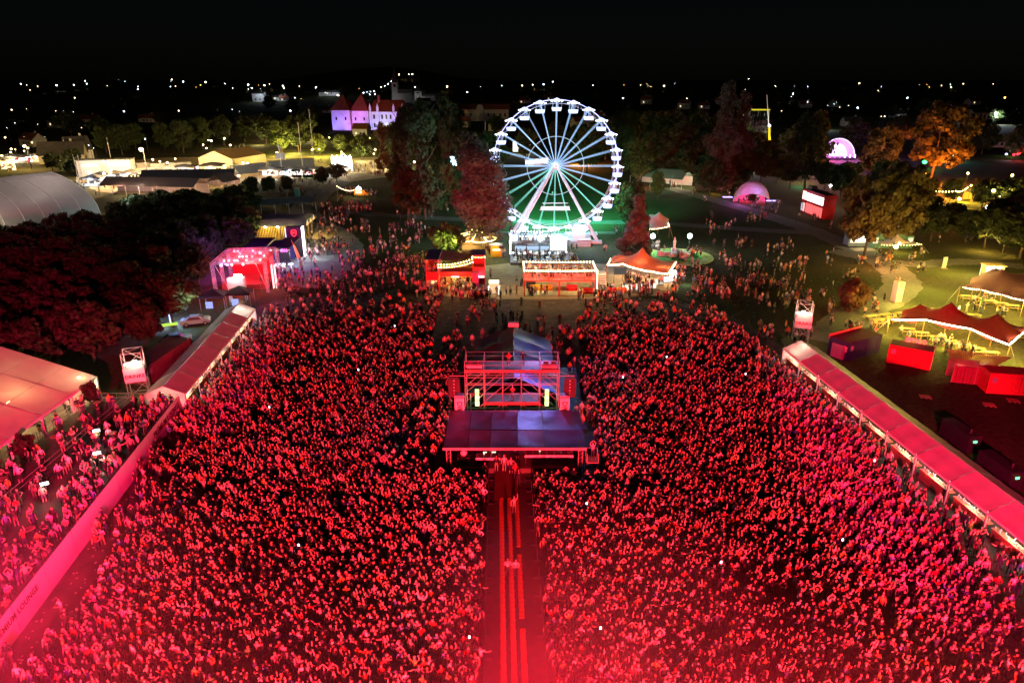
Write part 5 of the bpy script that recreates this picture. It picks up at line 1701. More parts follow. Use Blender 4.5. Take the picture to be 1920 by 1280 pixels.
# ---- orange stretch tent and its furniture
r, P, o = stretch_tent('orange stretch tent trimmed with bright bulbs right of the festoon bar', [G(1137, 523), G(1252, 541), G(1266, 515), G(1150, 506)], 2.6, [(.5, .55, 2.4), (.12, .6, .9), (.25, 0.02, .5), (.95, .35, .5)], mat('orange_stretch', (.62, .20, .12), .7, trans=.18, var=.12), poles=((.5, 0), (.25, 0), (1, .5)))
festoon(r, [P(.0, .02), P(.25, .02), P(.5, .02), P(.75, .02), P(.98, .02)], .12, .28, .15, E_warm)
festoon(r, [P(.98, .02), P(1, .5), P(.99, .98)], .2, .28, .15, E_warm)
festoon(r, [P(.0, .02), P(.0, .5), P(.02, .98)], .1, .5, .12, E_warm)
for s, t, z, q in ((.2, .4, 2.6, 350), (.5, .3, 2.8, 420), (.85, .3, 2.4, 420), (1.06, .3, 2.6, 420), (.5, -.35, 2.8, 300), (.1, -.3, 3.2, 300)):
    v_ = P(s, t) + o
    point((v_.x, v_.y, z), WARM, q, .3, 'tent_light')
sc = thing('screen', 'dark video screen hanging under the front of the orange tent', 'screen', (G(1163, 540).x, G(1163, 540).y + 1.0, 0))
MB().box(-1.15, 1.15, 0, .12, 2.3, 3.6).build('panel', glow('dim_screen', (.25, .22, .2), .4), sc)
for sx in (-1.1, 1.1):
    MB().tube((sx, .06, 0), (sx, .06, 3.6), .05, 5).build('leg', M_dsteel, sc)
def heart_mesh(s):
    mb = MB()
    n, rings = 22, 5
    out = []
    for i in range(n):
        t = 2 * math.pi * i / n
        out.append((s * .062 * 16 * math.sin(t) ** 3, s * .062 * (13 * math.cos(t) - 5 * math.cos(2 * t) - 2 * math.cos(3 * t) - math.cos(4 * t)) + s * 1.05))
    vs = []
    for k in range(rings + 1):
        a = math.pi * k / rings
        f = .35 + .65 * math.sin(a)
        y = -math.cos(a) * s * .38
        vs += [(x * f, y, s * .95 + (z - s * .95) * f) for x, z in out]
    fs = [(k * n + i, k * n + (i + 1) % n, (k + 1) * n + (i + 1) % n, (k + 1) * n + i) for k in range(rings) for i in range(n)]
    fs += [tuple(range(n - 1, -1, -1)), tuple(range(rings * n, rings * n + n))]
    return mb.add(vs, fs)
pp = G(1150, 556)
tag(heart_mesh(.98).build('heart_sculpture', mat('glossy_red', (.65, .03, .03), .3), None, smooth=True, loc=(pp.x - .35, pp.y, .02)), 'big glossy red heart sculpture in front of the orange tent', 'sculpture')
tag(heart_mesh(.95).build('heart_sculpture', mat('glossy_orange', (.8, .22, .03), .3), None, smooth=True, loc=(pp.x + 1.5, pp.y + .3, .02)), 'orange heart sculpture overlapping the red heart', 'sculpture')
point((pp.x + .6, pp.y - 3, 3), WARM, 150, .3)
pn = G(1257, 529)
lw = thing('lit_letters', 'white-lit standing letter block with blue sides right of the orange tent', 'lit sign', (pn.x, pn.y, .03), R(25))
MB().box(-1.3, 1.3, 0, .5, .15, 1.0).box(.1, 1.2, 0, .5, 1.0, 2.1).build('lit_face', glow('lit_face', (.85, .95, 1), 3.5), lw)
MB().box(-1.4, 1.4, -.2, .8, 0, .15).build('base', M_navy, lw)
point((pn.x + 2.5, pn.y - 2.2, 1.6), (.3, 1, .9), 170, .3)
# counter under the tent
for k, (u, v) in enumerate(((1180, 543), (1215, 540), (1228, 533))):
    g = G(u, v)
    c = thing('bar_counter', 'white-lit bar counter under the orange tent, %s from its left end' % ORD[k], 'bar counter', (g.x, g.y, .03), R(8))
    MB().box(-1.5, 1.5, -.3, .3, .95, 1.05).build('counter_top', M_wpaint, c)
    MB().box(-1.45, 1.45, -.27, -.2, .02, .95).build('front_panel', glow('counter_glow', (1, .9, .7), 1.4), c)

# ---- round lawn stage with band kit, two glaring floods, white canopy
q = G(1270, 482)
RS = thing('round_stage', 'round pale-green lawn stage crowded with white kit', 'stage', (q.x, q.y, .03))
MB().tube((0, 0, 0), (0, 0, .18), 7.6, 40).build('turf_disc', mat('lime_turf', (.32, .42, .12), .9, var=.2, scale=1.0), RS)
MB().tube((0, .3, .18), (0, .3, .32), 5.2, 40).build('inner_disc', mat('green_turf', (.08, .40, .07), .9, var=.15), RS)
for k in range(16):
    a, rr = random.uniform(0, 6.28), random.uniform(.5, 3.6)
    x, y = math.cos(a) * rr * 1.15, math.sin(a) * rr * .8
    c = thing('white_booth', 'small white kit case or table on the round lawn stage', 'case', (q.x + x, q.y + y + .2, .36), a, 'white kit on the round lawn stage')
    w, h = random.uniform(.4, 1.0), random.uniform(.5, 1.0)
    MB().box(-w, w, -.3, .3, 0, h).build('body', M_wpaint, c)
    MB().box(-w - .05, w + .05, -.35, .35, h, h + .08).build('lid', M_wsteel, c)
st = thing('statue', 'slim pale statue standing at the centre of the round lawn stage', 'statue', (q.x - .3, q.y + 2.3, .36))
MB().box(-.5, .5, -.5, .5, 0, 1.0).build('plinth', M_wpaint, st)
mb = MB()
prev = None
for z, w in ((1.0, .32), (1.5, .22), (2.0, .27), (2.5, .33), (2.9, .22), (3.05, .09), (3.15, .15), (3.35, .16), (3.5, .05)):
    cur = [(w * math.cos(k * math.pi / 4), w * .75 * math.sin(k * math.pi / 4), z) for k in range(8)]
    if prev:
        mb.add(prev + cur, [(k, (k + 1) % 8, 8 + (k + 1) % 8, 8 + k) for k in range(8)])
    prev = cur
mb.build('figure', M_wpaint, st, smooth=True)
for sx, lab in ((-4.6, 'glaring round floodlight at the left of the round lawn stage'), (3.6, 'glaring round floodlight at the right of the round lawn stage')):
    f = thing('floodlight', lab, 'floodlight', (q.x + sx, q.y + 5.0, .03))
    MB().tube((0, 0, 0), (0, 0, 3.0), .06, 5).build('stand', M_dsteel, f)
    MB().ball((0, 0, 3.5), .55, 0, 12, 8).build('globe', glow('globe_flood', (.85, 1.0, .97), 14), f)
    point((q.x + sx, q.y + 4.0, 3.6), (.95, 1, .85), 1300, .4)
r, P, o = stretch_tent('white stretch canopy behind the round lawn stage', [G(1216, 452), G(1254, 446), G(1250, 430), G(1212, 430)], 2.6, [(.5, .5, 2.0), (.1, .8, 1.2)], M_white)
festoon(r, [P(.02, .02), P(.98, .02), P(.98, .98)], .15, .5, .1, E_warm)

# ================================================================== LEFT FESTIVAL GROUND
# red truss stage
a = G(404, 552)
TS = thing('truss_stage', 'open truss stage glowing red and pink at the edge of the grove', 'stage', (a.x + .2, a.y, 0), R(7))
M_tr = mat('truss_alu', (.62, .62, .64), .4, .3, var=.06)
def truss(parent, p, q, s=.32, m=None, step=.8, name='truss'):
    p, q = Vector(p), Vector(q)
    d = (q - p)
    L = d.length
    d.normalize()
    u = d.orthogonal().normalized()
    v = d.cross(u)
    mb = MB()
    cs = [u * s / 2 + v * s / 2, u * s / 2 - v * s / 2, -u * s / 2 - v * s / 2, -u * s / 2 + v * s / 2]
    for c in cs:
        mb.tube(p + c, q + c, .04, 4)
    n = max(1, int(L / step))
    for i in range(n):
        for k in range(4):
            mb.tube(p + d * (L * i / n) + cs[k], p + d * (L * (i + 1) / n) + cs[(k + 1) % 4], .022, 3)
    return mb.build(name, m or M_tr, parent)
Wd, Dp, Hh = 9.0, 10.5, 5.7
for x in (0, Wd):
    for y in (0, Dp / 2, Dp):
        truss(TS, (x, y, .05), (x, y, Hh), .42, name='truss_leg')
for y in (0, Dp * .28, Dp * .56, Dp * .8, Dp):
    truss(TS, (0, y, Hh), (Wd, y, Hh), .34, name='roof_truss')
for x in (0, Wd):
    truss(TS, (x, 0, Hh), (x, Dp, Hh), .34, name='roof_truss')
for x in (Wd * .33, Wd * .66):
    truss(TS, (x, 0, Hh), (x, Dp, Hh), .25, name='roof_truss')
for x0, x1 in ((.4, 2.6), (Wd - 1.6, Wd + .1)):
    MB().tube((x0, -.1, Hh), (x1, -.1, .1), .05, 4).build('brace', M_tr, TS)
MB().box(.6, Wd - .6, Dp - .5, Dp - .3, .1, Hh - .6).build('back_cloth', mat('red_cloth', (.45, .02, .03), .8), TS)
MB().box(.4, Wd - .4, 2.4, Dp - .6, .03, 1.0).build('deck', mat('stage_deck', (.3, .06, .05), .6), TS)
mb = MB()
for k in range(5):
    mb.path([(Wd * .52 + t * .5, 2.36, .3 + k * .13 + .12 * math.sin(t * 1.3 + k * .2)) for t in range(7)], .03, 3)
mb.build('wave_motif', mat('dark_red_print', (.12, .01, .01), .6, var=0), TS)
lamps = MB()
for i in range(22):
    x, y = random.uniform(.8, Wd - .8), random.choice((0, .28, .56, .8, 1.0)) * Dp
    lamps.ball((x, y, Hh - .35), .2, 0, 6, 4)
lamps.build('stage_lamps', glow('pink_lamp', (1, .45, .5), 7), TS, kind='stuff')
lb2 = MB()
for i in range(7):
    lb2.ball((1.6 + random.uniform(-.6, 1.2), random.uniform(0, 2), Hh - .6), .18, 0, 6, 4)
lb2.build('blue_lamps', glow('blue_lamp', (.35, .3, 1), 7), TS, kind='stuff')
for x in (Wd + .6, Wd + 1.1):
    MB().box(x, x + .1, 1.5, 2.4, .3, 4.6).build('light_panel', glow('pink_panel', (1, .35, .35), 3.5), TS)
Mx = Matrix.Translation(Vector((a.x + .2, a.y, 0))) @ Matrix.Rotation(R(7), 4, 'Z')
def lp(x, y, z):
    return Mx @ Vector((x, y, z))
for x, y, z, c, q in ((2.5, 2, 4.9, (1, .03, .06), 900), (6.5, 2, 4.9, (1, .03, .06), 900), (4.5, 6, 4.9, (1, .05, .12), 1000), (Wd, 1, 3, (1, .1, .15), 500), (0, 0.5, 2.5, (1, .05, .08), 420), (4.5, 9, 7.2, (1, .05, .2), 900), (Wd + 2.2, 0, 3.4, (1, .15, .4), 800), (1.5, 13, 6, (.45, .06, 1), 7000), (-2.6, 6, 5, (1, .03, .1), 3000), (Wd / 2, -1.2, 3.0, (1, .12, .12), 500)):
    point(lp(x, y, z), c, q, .3, 'stage_lamp_light')
# white sign cabinet in front of it
b = G(448, 566)
KB = thing('sign_cabinet', 'white lit sign cabinet on legs before the red truss stage', 'sign', (b.x, b.y, 0), R(6))
MB().box(-1.5, 1.3, 0, 1.2, 1.3, 4.2).build('cabinet', M_wpaint, KB)
for x in (-1.4, 1.2):
    for y in (.1, 1.1):
        MB().box(x - .07, x + .07, y - .07, y + .07, .02, 1.3).build('leg', M_alu, KB)
MB().box(-1.3, 1.1, -.02, 0, 2.3, 2.42).box(-1.25, -.75, -.02, 0, 1.65, 1.85).build('print', mat('pale_red_print', (.6, .2, .18), .6, var=0), KB)
MB().box(-.3, .9, .3, .7, 4.35, 4.75).build('flood_lamp', E_flood, KB)
point((b.x, b.y - .9, 4.9), (1, .85, .75), 260, .3)
point((b.x - .3, b.y - .4, .9), (.8, .9, 1), 120, .2)
# black pop-up gazebo
g = G(405, 577)
GZ = thing('gazebo', 'black pop-up gazebo left of the white sign cabinet', 'gazebo', (g.x, g.y, 0), R(6))
MB().add([(-2, -1.5, 2.4), (2, -1.5, 2.4), (2, 1.5, 2.4), (-2, 1.5, 2.4), (0, 0, 3.4)], [(0, 1, 4), (1, 2, 4), (2, 3, 4), (3, 0, 4)]).build('canopy', M_black, GZ)
for x in (-1.95, 1.95):
    for y in (-1.45, 1.45):
        MB().tube((x, y, 0), (x, y, 2.4), .04, 5).build('leg', M_alu, GZ)
MB().box(-2, 2, -1.52, -1.48, 2.1, 2.4).build('valance', M_black, GZ)
MB().box(-1.2, -.1, -1.2, -1.0, .3, 1.4).build('blue_poster', glow('blue_poster', (.35, .4, .95), 1.2), GZ)
point((g.x - .8, g.y - 1, 2.0), (1, .8, .5), 60, .2)
GZ2 = copy_tree(GZ)
GZ2.location = (g.x + 3.7, g.y + 1.6, 0)
tag(GZ2, 'second black gazebo behind the white sign cabinet', 'gazebo')

# cars parked behind the left bar tent
def car(label, pos, rz, paint):
    r = thing('parked_car', label, 'car', (pos[0], pos[1], .03), rz)
    prof = [(-2.15, .35), (-2.2, .75), (-1.95, .95), (-1.2, 1.02), (-.55, 1.45), (.75, 1.47), (1.55, 1.02), (2.1, .92), (2.2, .6), (2.15, .35)]
    n = len(prof)
    vs = []
    for y, f in ((-.88, .92), (-.72, 1.0), (.72, 1.0), (.88, .92)):
        for x, z in prof:
            yy = y * (1 - .22 * max(0, (z - .95)) / .5)
            vs.append((x * (1 if f == 1 else .985), yy, z))
    fs = []
    for k in range(3):
        fs += [(k * n + i, k * n + (i + 1) % n, (k + 1) * n + (i + 1) % n, (k + 1) * n + i) for i in range(n)]
    fs += [tuple(range(n)), tuple(range(4 * n - 1, 3 * n - 1, -1))]
    MB().add(vs, fs).build('body', paint, r, smooth=False)
    MB().add([(-1.18, -.62, 1.04), (-.56, -.56, 1.46), (-.56, .56, 1.46), (-1.18, .62, 1.04)], [(0, 1, 2, 3)]).build('windscreen', M_glass, r)
    MB().add([(1.52, -.62, 1.05), (.78, -.56, 1.48), (.78, .56, 1.48), (1.52, .62, 1.05)], [(3, 2, 1, 0)]).build('rear_window', M_glass, r)
    for sy in (-1, 1):
        MB().add([(-1.0, sy * .885, 1.0), (1.3, sy * .885, 1.0), (.7, sy * .75, 1.42), (-.5, sy * .75, 1.42)], [(0, 1, 2, 3) if sy < 0 else (3, 2, 1, 0)]).build('side_window', M_glass, r)
        for x in (-1.4, 1.35):
            w = MB().tube((x, sy * .72, .32), (x, sy * .92, .32), .33, 12).build('wheel', mat('tyre', (.015, .015, .015), .9), r)
            MB().tube((x, sy * .92, .32), (x, sy * .935, .32), .19, 8).build('rim', M_alu, w)
        MB().box(-2.22, -2.14, sy * .65 - .16, sy * .65 + .16, .62, .78).build('headlight', M_alu, r)
    return r
M_silver = mat('silver_paint', (.42, .46, .45), .25, .3, var=.03)
M_charc = mat('charcoal_paint', (.05, .05, .055), .3, .2, var=.03)
pc = G(368, 608)
car('silver car parked behind the far end of the left bar tent', pc, R(200), M_silver)
pc2 = G(330, 644)
car('dark car parked beside the left bar tent near its middle', pc2, R(205), M_charc)
point((pc.x - 3.2, pc.y - .6, 2.6), (.3, .42, 1.0), 3600, .3)
point((pc.x + .6, pc.y - 2.5, 4.5), (.75, 1, .75), 500, .3)
ls = thing('lit_sign', 'blue-white lit panel beside the silver car', 'lit sign', (pc.x - 3.6, pc.y - .6, .03), R(-50))
MB().box(-.8, .8, 0, .1, .3, 1.7).build('panel', glow('bluewhite_panel', (.5, .65, 1), 2), ls)
MB().box(-.7, -.6, 0, .3, 0, .3).box(.6, .7, 0, .3, 0, .3).build('leg', M_dsteel, ls)
ls = thing('lit_sign', 'slanted green-yellow strip sign beside the parked cars', 'lit sign', (G(318, 622).x, G(318, 622).y, .03), R(25))
MB().box(-1.3, 1.3, 0, .08, .9, 1.35).build('panel', glow('lime_panel', (.6, .9, .1), 1.0), ls)
for x in (-1.1, 1.1):
    MB().box(x - .04, x + .04, 0, .08, 0, .9).build('leg', M_dsteel, ls)
container('brown-roofed container behind the left drinks tower', G(283, 722), G(362, 664), 3.2, 2.5, mat('brown_steel', (.16, .09, .07), .7), M_slate)

# ---- black canopy stage and shield tower
b = G(455, 500)
BC = thing('black_canopy_bar', 'black flat-roofed canopy bar with violet lit back', 'bar', (b.x, b.y, 0), R(4))
for k, (x0, x1, y0, y1, z) in enumerate(((0, 4.4, 0, 7.4, 4.1), (4.5, 6.6, 1.2, 6.4, 3.7), (6.7, 9.8, .4, 7.2, 4.2))):
    MB().slab([(x0, y0, z - .5), (x1, y0, z - .5), (x1 + .8, y1, z + .3), (x0 + .8, y1, z + .3)], .15).build('roof_panel', M_black, BC)
    for x in (x0 + .15, x1 - .15):
        MB().box(x - .07, x + .07, y0 + .1, y0 + .24, .02, z - .65).build('post', M_dsteel, BC)
for k in range(6):
    MB().obox((1.6 + k * 1.5, .2, 3.25), (1.6, .1, .12), .25).build('fascia_stick', mat('bright_timber', (.6, .38, .15), .6), BC)
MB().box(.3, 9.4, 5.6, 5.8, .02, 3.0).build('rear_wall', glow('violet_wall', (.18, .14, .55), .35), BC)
MB().box(6.6, 9.0, 3.0, 3.2, .02, 3.0).build('black_wall', M_black, BC)
lettering('ON', .9, E_pink, BC, (7.9, 2.94, 2.5), (R(90), 0, 0))
for x, y, z, c, q in ((2.4, 3, 2.8, (.3, .25, 1), 260), (8, -1.5, 2.6, (.7, .85, 1), 700), (5.5, 2, 2.8, (1, .6, .3), 200), (9.5, 1.2, 2.4, (.7, .85, 1), 500)):
    point((b.x + x, b.y + y, z), c, q, .3)
for k in range(7):
    t = thing('lit_table', 'white glowing bar table before the black canopy bar', 'table', (b.x + 6.6 + (k % 4) * 1.3, b.y - 1.6 - (k // 4) * 1.6, .03), random.random(), 'glowing tables by the black canopy bar')
    MB().tube((0, 0, .9), (0, 0, 1.0), .5, 10).build('table_top', glow('table_glow', (.75, .88, 1), 3), t)
    MB().tube((0, 0, 0), (0, 0, .9), .1, 6).build('leg', glow('table_leg', (.75, .88, 1), 1.5), t)
fl = thing('flag', 'leaning orange feather flag before the black canopy bar', 'flag', (G(560, 492).x, G(560, 492).y, .03))
MB().tube((0, 0, 0), (-1.0, 0, 4.8), .04, 5).build('pole', M_alu, fl)
MB().add([(-.1, 0, .7), (.55, .05, .9), (-.2, .05, 3.2), (-1.0, 0, 4.7)], [(0, 1, 2, 3)]).build('banner', mat('orange_flag', (.7, .16, .05), .7, trans=.2), fl)
c = G(556, 483)
SH = thing('shield_tower', 'tall black advertising tower with red shield emblem and white-lit edge', 'sign tower', (c.x, c.y, 0), R(8))
MB().box(-1.6, 1.6, 0, 1.6, .02, 6.6).build('panel', mat('night_panel', (.012, .012, .02), .5), SH)
sh = [(-.5, 5.9), (0, 6.05), (.5, 5.9), (.5, 5.2), (.3, 4.85), (0, 4.65), (-.3, 4.85), (-.5, 5.2)]
mb = MB()
mb.path([(x, -.03, z) for x, z in sh + sh[:1]], .06, 4)
mb.build('shield_outline', E_red, SH)
lettering('BT', .5, E_red, SH, (0, -.03, 5.4), (R(90), 0, 0))
MB().box(1.62, 1.9, -.1, 1.7, .1, 6.5).build('lit_edge', glow('white_edge', (.85, .92, 1), 5), SH)
MB().box(-1.75, -1.62, -.1, .2, .1, 6.5).build('lit_edge', glow('thin_edge', (.6, .75, 1), 2), SH)
point((c.x + 3.6, c.y - .5, 3.2), (.8, .9, 1), 1000, .4)
# yellow-slatted pavilion
d = G(520, 452)
YP = thing('slat_pavilion', 'pavilion with dark pitched roof and lit yellow vertical slats', 'pavilion', (d.x, d.y, 0), R(3))
MB().box(-5.2, 6.4, 1.2, 9, .03, .3).build('deck', M_wood, YP)
M_slatm = mat('yellow_slat', (.75, .48, .10), .6)
for k in range(30):
    x = -5.2 + k * .38
    MB().obox((x, 1.2, 1.75), (.16, .08, 3.0), 0).build('slat', M_slatm, YP)
for k in range(3):
    y0 = .6 + k * 3.4
    MB().slab([(-5.6, y0, 3.4), (7.0, y0, 3.4), (7.0, y0 + 1.7, 4.8), (-5.6, y0 + 1.7, 4.8)], .1).slab([(7.0, y0 + 3.4, 3.4), (-5.6, y0 + 3.4, 3.4), (-5.6, y0 + 1.7, 4.8), (7.0, y0 + 1.7, 4.8)], .1).build('roof', M_dfabric, YP)
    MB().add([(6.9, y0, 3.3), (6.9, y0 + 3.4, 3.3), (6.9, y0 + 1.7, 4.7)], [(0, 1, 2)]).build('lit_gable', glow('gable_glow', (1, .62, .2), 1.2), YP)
    for x in (-5.3, 0.5, 6.6):
        MB().box(x - .1, x + .1, y0 + .1, y0 + .3, .3, 3.4).build('post', M_wood, YP)
for x in (-2.6, .3, 3.6):
    MB().obox((x, .55, 3.25), (.5, .2, .2), 0).build('lamp', E_flood, YP)
    point((d.x + x, d.y - .6, 3.1), (1, .72, .22), 420, .3)
for x, y in ((7.6, 3), (7.6, 7)):
    point((d.x + x, d.y + y, 3.6), (1, .72, .22), 330, .3)
MB().box(7.2, 12.5, 0, 8.5, .03, .32).build('terrace', mat('bright_deck', (.42, .32, .16), .7), YP)
point((d.x + 10, d.y + 3, 4.4), (1, .75, .3), 500, .3)
# ================================================================== ARCHED HALL (far left)
A = Vector((-110.5, 183.5, 0))
ax = Vector((-.5, -.866, 0))
sd = Vector((-.866, .5, 0))
HL = thing('arched_hall', 'big grey arched hall tent filling the left edge', 'hall', A)
prof = [(0, 0), (.1, 2.2), (.9, 4.6), (2.6, 6.6), (5.5, 8.2), (10, 9.9), (15, 11.2), (20, 12.0), (25, 11.2), (30, 9.9), (34.5, 8.2), (37.4, 6.6), (39.1, 4.6), (39.9, 2.2), (40, 0)]
M_hall = mat('hall_membrane', (.33, .31, .31), .55, var=.1, scale=.15, trans=.1)
for i in range(13):
    s0, s1 = i * 4.6, (i + 1) * 4.6 - .06
    vs = []
    for s in (s0, s1):
        for x, z in prof:
            q = ax * s + sd * x
            vs.append((q.x, q.y, z))
    n = len(prof)
    MB().add(vs, [(k, k + 1, n + k + 1, n + k) for k in range(n - 1)]).build('roof_panel', M_hall, HL, smooth=True)
    rb_ = MB()
    rb_.path([tuple(ax * (s0 - .02) + sd * x * 1.002 + Vector((0, 0, z + .05))) for x, z in prof], .10, 4)
    rb_.build('rib', mat('hall_rib', (.55, .55, .55), .5), HL)
MB().add([tuple(sd * x + Vector((0, 0, z))) for x, z in prof], [tuple(range(len(prof)))]).build('end_wall', M_hall, HL)
for s in (26, 33):
    q = A + ax * s - sd * .6
    MB().add([tuple(ax * (s - 2.2) - sd * .12), tuple(ax * (s + 2.2) - sd * .12), tuple(ax * (s + 2.2) - sd * .02 + Vector((0, 0, 2.6))), tuple(ax * (s - 2.2) - sd * .02 + Vector((0, 0, 2.6)))], [(0, 1, 2, 3)]).build('lit_opening', glow('hall_opening', (1, .7, .35), 1.0), HL)
    point(q + Vector((1.5, -2.2, 3.5)), (1, .75, .4), 900, .3)
point(A + Vector((9, -3, 9)), (.75, .9, .85), 2600, .5)
point(A + Vector((-14, -30, 17)), (1, .85, .75), 7000, .5)
point(A + Vector((-12, 2, 22)), (1, .8, .7), 6000, .5)

# ================================================================== MARKET
for k, (u, v, c, q) in enumerate(((10, 300, YELL, 5000), (45, 298, (1, .8, .5), 5000), (75, 296, WARM, 5000), (110, 300, (1, .5, .2), 2500), (30, 312, YELL, 3000))):
    g = G(u, v)
    point((g.x, g.y - 6, 5), c, q, .4)
    l = thing('yard_lamp', 'yard lamp among the far left stalls, %s from the left edge' % ORD[k], 'lamp', (g.x, g.y - 7, 0))
    MB().tube((0, 0, 0), (0, 0, 5), .08, 5).build('pole', M_dsteel, l)
    MB().ball((0, 0, 5.3), .45, 0, 8, 5, .7).build('lamp_head', E_yel if k % 2 == 0 else E_warm, l)
def stall(label, u, v, w, d, h, roof, e, power, color, rz=0.0, group=None):
    g = G(u, v)
    r = thing('market_stall', label, 'stall', (g.x, g.y, .04), rz, group)
    for x in (-w / 2, w / 2):
        for y in (0, d):
            MB().box(x - .06, x + .06, y - .06, y + .06, 0, h).build('post', M_wood, r)
    MB().add([(-w / 2 - .3, -.4, h - .3), (w / 2 + .3, -.4, h - .3), (w / 2 + .3, d + .3, h), (-w / 2 - .3, d + .3, h), (0, d / 2, h + .9)], [(0, 1, 4), (1, 2, 4), (2, 3, 4), (3, 0, 4)]).build('canopy', roof, r)
    MB().box(-w / 2, w / 2, d - .08, d, 0, h - .1).build('rear_panel', e, r)  # rear panel's own glow stands in for lamplight on it
    MB().box(-w / 2, w / 2, 0, .5, 0, 1.0).build('counter', random.choice([M_wpaint, M_wood, M_grey]), r)
    cl = MB()
    for k_ in range(int(w * 2.2)):
        x_, q_ = random.uniform(-w / 2 + .3, w / 2 - .3), random.uniform(.12, .4)
        z_ = random.choice((0, .0, 1.0, 1.0, 1.7))
        cl.box(x_ - q_, x_ + q_, d - .5 - random.random() * 1.2, d - .35, z_, z_ + random.uniform(.3, 1.1))
    cl.build('stock', random.choice([M_dsteel, M_wood, M_grey, M_redp]), r, kind='stuff')
    MB().box(-w / 2 - .1, w / 2 + .1, -.45, -.38, h - .75, h - .3).build('fascia', random.choice([M_black, M_dfabric, M_wood, M_navy]), r)
    if power:
        point((g.x, g.y - 1.0, h - .4), color, power * 2.2, .3)
    return r
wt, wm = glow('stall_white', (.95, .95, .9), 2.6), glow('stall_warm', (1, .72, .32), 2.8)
CW = (.95, .97, 1)
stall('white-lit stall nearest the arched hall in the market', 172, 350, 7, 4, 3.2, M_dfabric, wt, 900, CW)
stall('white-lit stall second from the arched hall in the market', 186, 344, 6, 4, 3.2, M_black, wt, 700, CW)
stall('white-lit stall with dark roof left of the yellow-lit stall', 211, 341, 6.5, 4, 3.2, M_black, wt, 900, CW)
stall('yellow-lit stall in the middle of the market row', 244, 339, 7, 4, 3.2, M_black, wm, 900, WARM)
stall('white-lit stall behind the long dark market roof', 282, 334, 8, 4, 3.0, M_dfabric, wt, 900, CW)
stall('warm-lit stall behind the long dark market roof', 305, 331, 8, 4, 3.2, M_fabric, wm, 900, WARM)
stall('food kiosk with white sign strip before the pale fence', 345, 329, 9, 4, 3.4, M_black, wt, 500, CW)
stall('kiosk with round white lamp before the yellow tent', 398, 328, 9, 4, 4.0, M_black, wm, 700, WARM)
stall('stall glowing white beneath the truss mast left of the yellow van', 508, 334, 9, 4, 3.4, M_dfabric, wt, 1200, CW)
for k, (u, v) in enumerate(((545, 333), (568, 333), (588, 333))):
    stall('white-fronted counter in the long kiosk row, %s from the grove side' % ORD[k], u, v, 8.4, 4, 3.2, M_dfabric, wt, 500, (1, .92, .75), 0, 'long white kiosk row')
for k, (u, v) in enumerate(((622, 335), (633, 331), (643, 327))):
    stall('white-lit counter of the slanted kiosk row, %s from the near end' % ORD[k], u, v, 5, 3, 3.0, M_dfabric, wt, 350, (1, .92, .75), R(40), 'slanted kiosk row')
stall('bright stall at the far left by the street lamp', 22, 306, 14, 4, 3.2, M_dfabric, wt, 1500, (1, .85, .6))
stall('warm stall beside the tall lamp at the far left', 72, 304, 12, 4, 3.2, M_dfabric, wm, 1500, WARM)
stall('amber-lit shed cut by the left edge', 2, 322, 6, 5, 5.0, M_dfabric, wm, 600, YELL)
gable_tent('market_tent', 'long pinkish-grey market tent nearest the grove', G(205, 362), G(380, 366), 9.0, 3.2, 5.6, 7, mat('mauve_tent', (.34, .26, .25), .6, trans=.12, var=.1), M_fabric)
gable_tent('market_tent', 'long dark blue-grey market tent behind the pinkish one', G(272, 352), G(446, 349), 9.0, 3.4, 6.2, 6, mat('slate_tent', (.12, .14, .17), .6, trans=.08, var=.15), M_fabric)
gable_tent('market_tent', 'small warm-lit tent with pointed gable at the end of the market', G(405, 358), G(437, 352), 7, 3.0, 5.4, 3, mat('mauve_tent', (.34, .26, .25), .6), None)
for u, v, q, c in ((230, 366, 500, (1, .6, .4)), (265, 367, 500, (1, .8, .6)), (300, 367, 700, WARM), (340, 367, 700, WARM), (405, 352, 700, WARM), (440, 348, 700, WARM), (365, 345, 500, WARM), (250, 352, 900, COOL), (300, 345, 900, (1, .9, .75)), (420, 335, 1200, (1, .85, .55)), (470, 338, 900, (.9, .95, 1))):
    g = G(u, v)
    point((g.x, g.y - 2, 2.9), c, q * 2.5, .3)
gable_tent('stage_tent', 'large yellow-glowing tent with lit roof beyond the market', G(406, 320), G(470, 309), 17, 5.0, 8.0, 6, mat('yellow_glow_fabric', (.72, .55, .30), .6, trans=.55, var=.1, scale=.3), mat('cream_wall', (.7, .62, .48), .6, trans=.45), mat('cream_wall', (.7, .62, .48), .6, trans=.45))
g0, g1 = G(406, 320), G(470, 309)
for t in (.06, .25, .45, .65, .85, .98):
    for off in (-4, 4):
        q = g0.lerp(g1, t) + Vector((.35, .94, 0)) * off
        point((q.x, q.y, 5.4), (1, .66, .18), 1700, .25, 'tent_lamp')
for q in (g0 + Vector((4, -9, 3)), g1 + Vector((3, -12, 4)), g0 + Vector((-6, -4, 4))):
    point(q, (1, .72, .28), 1400, .4)
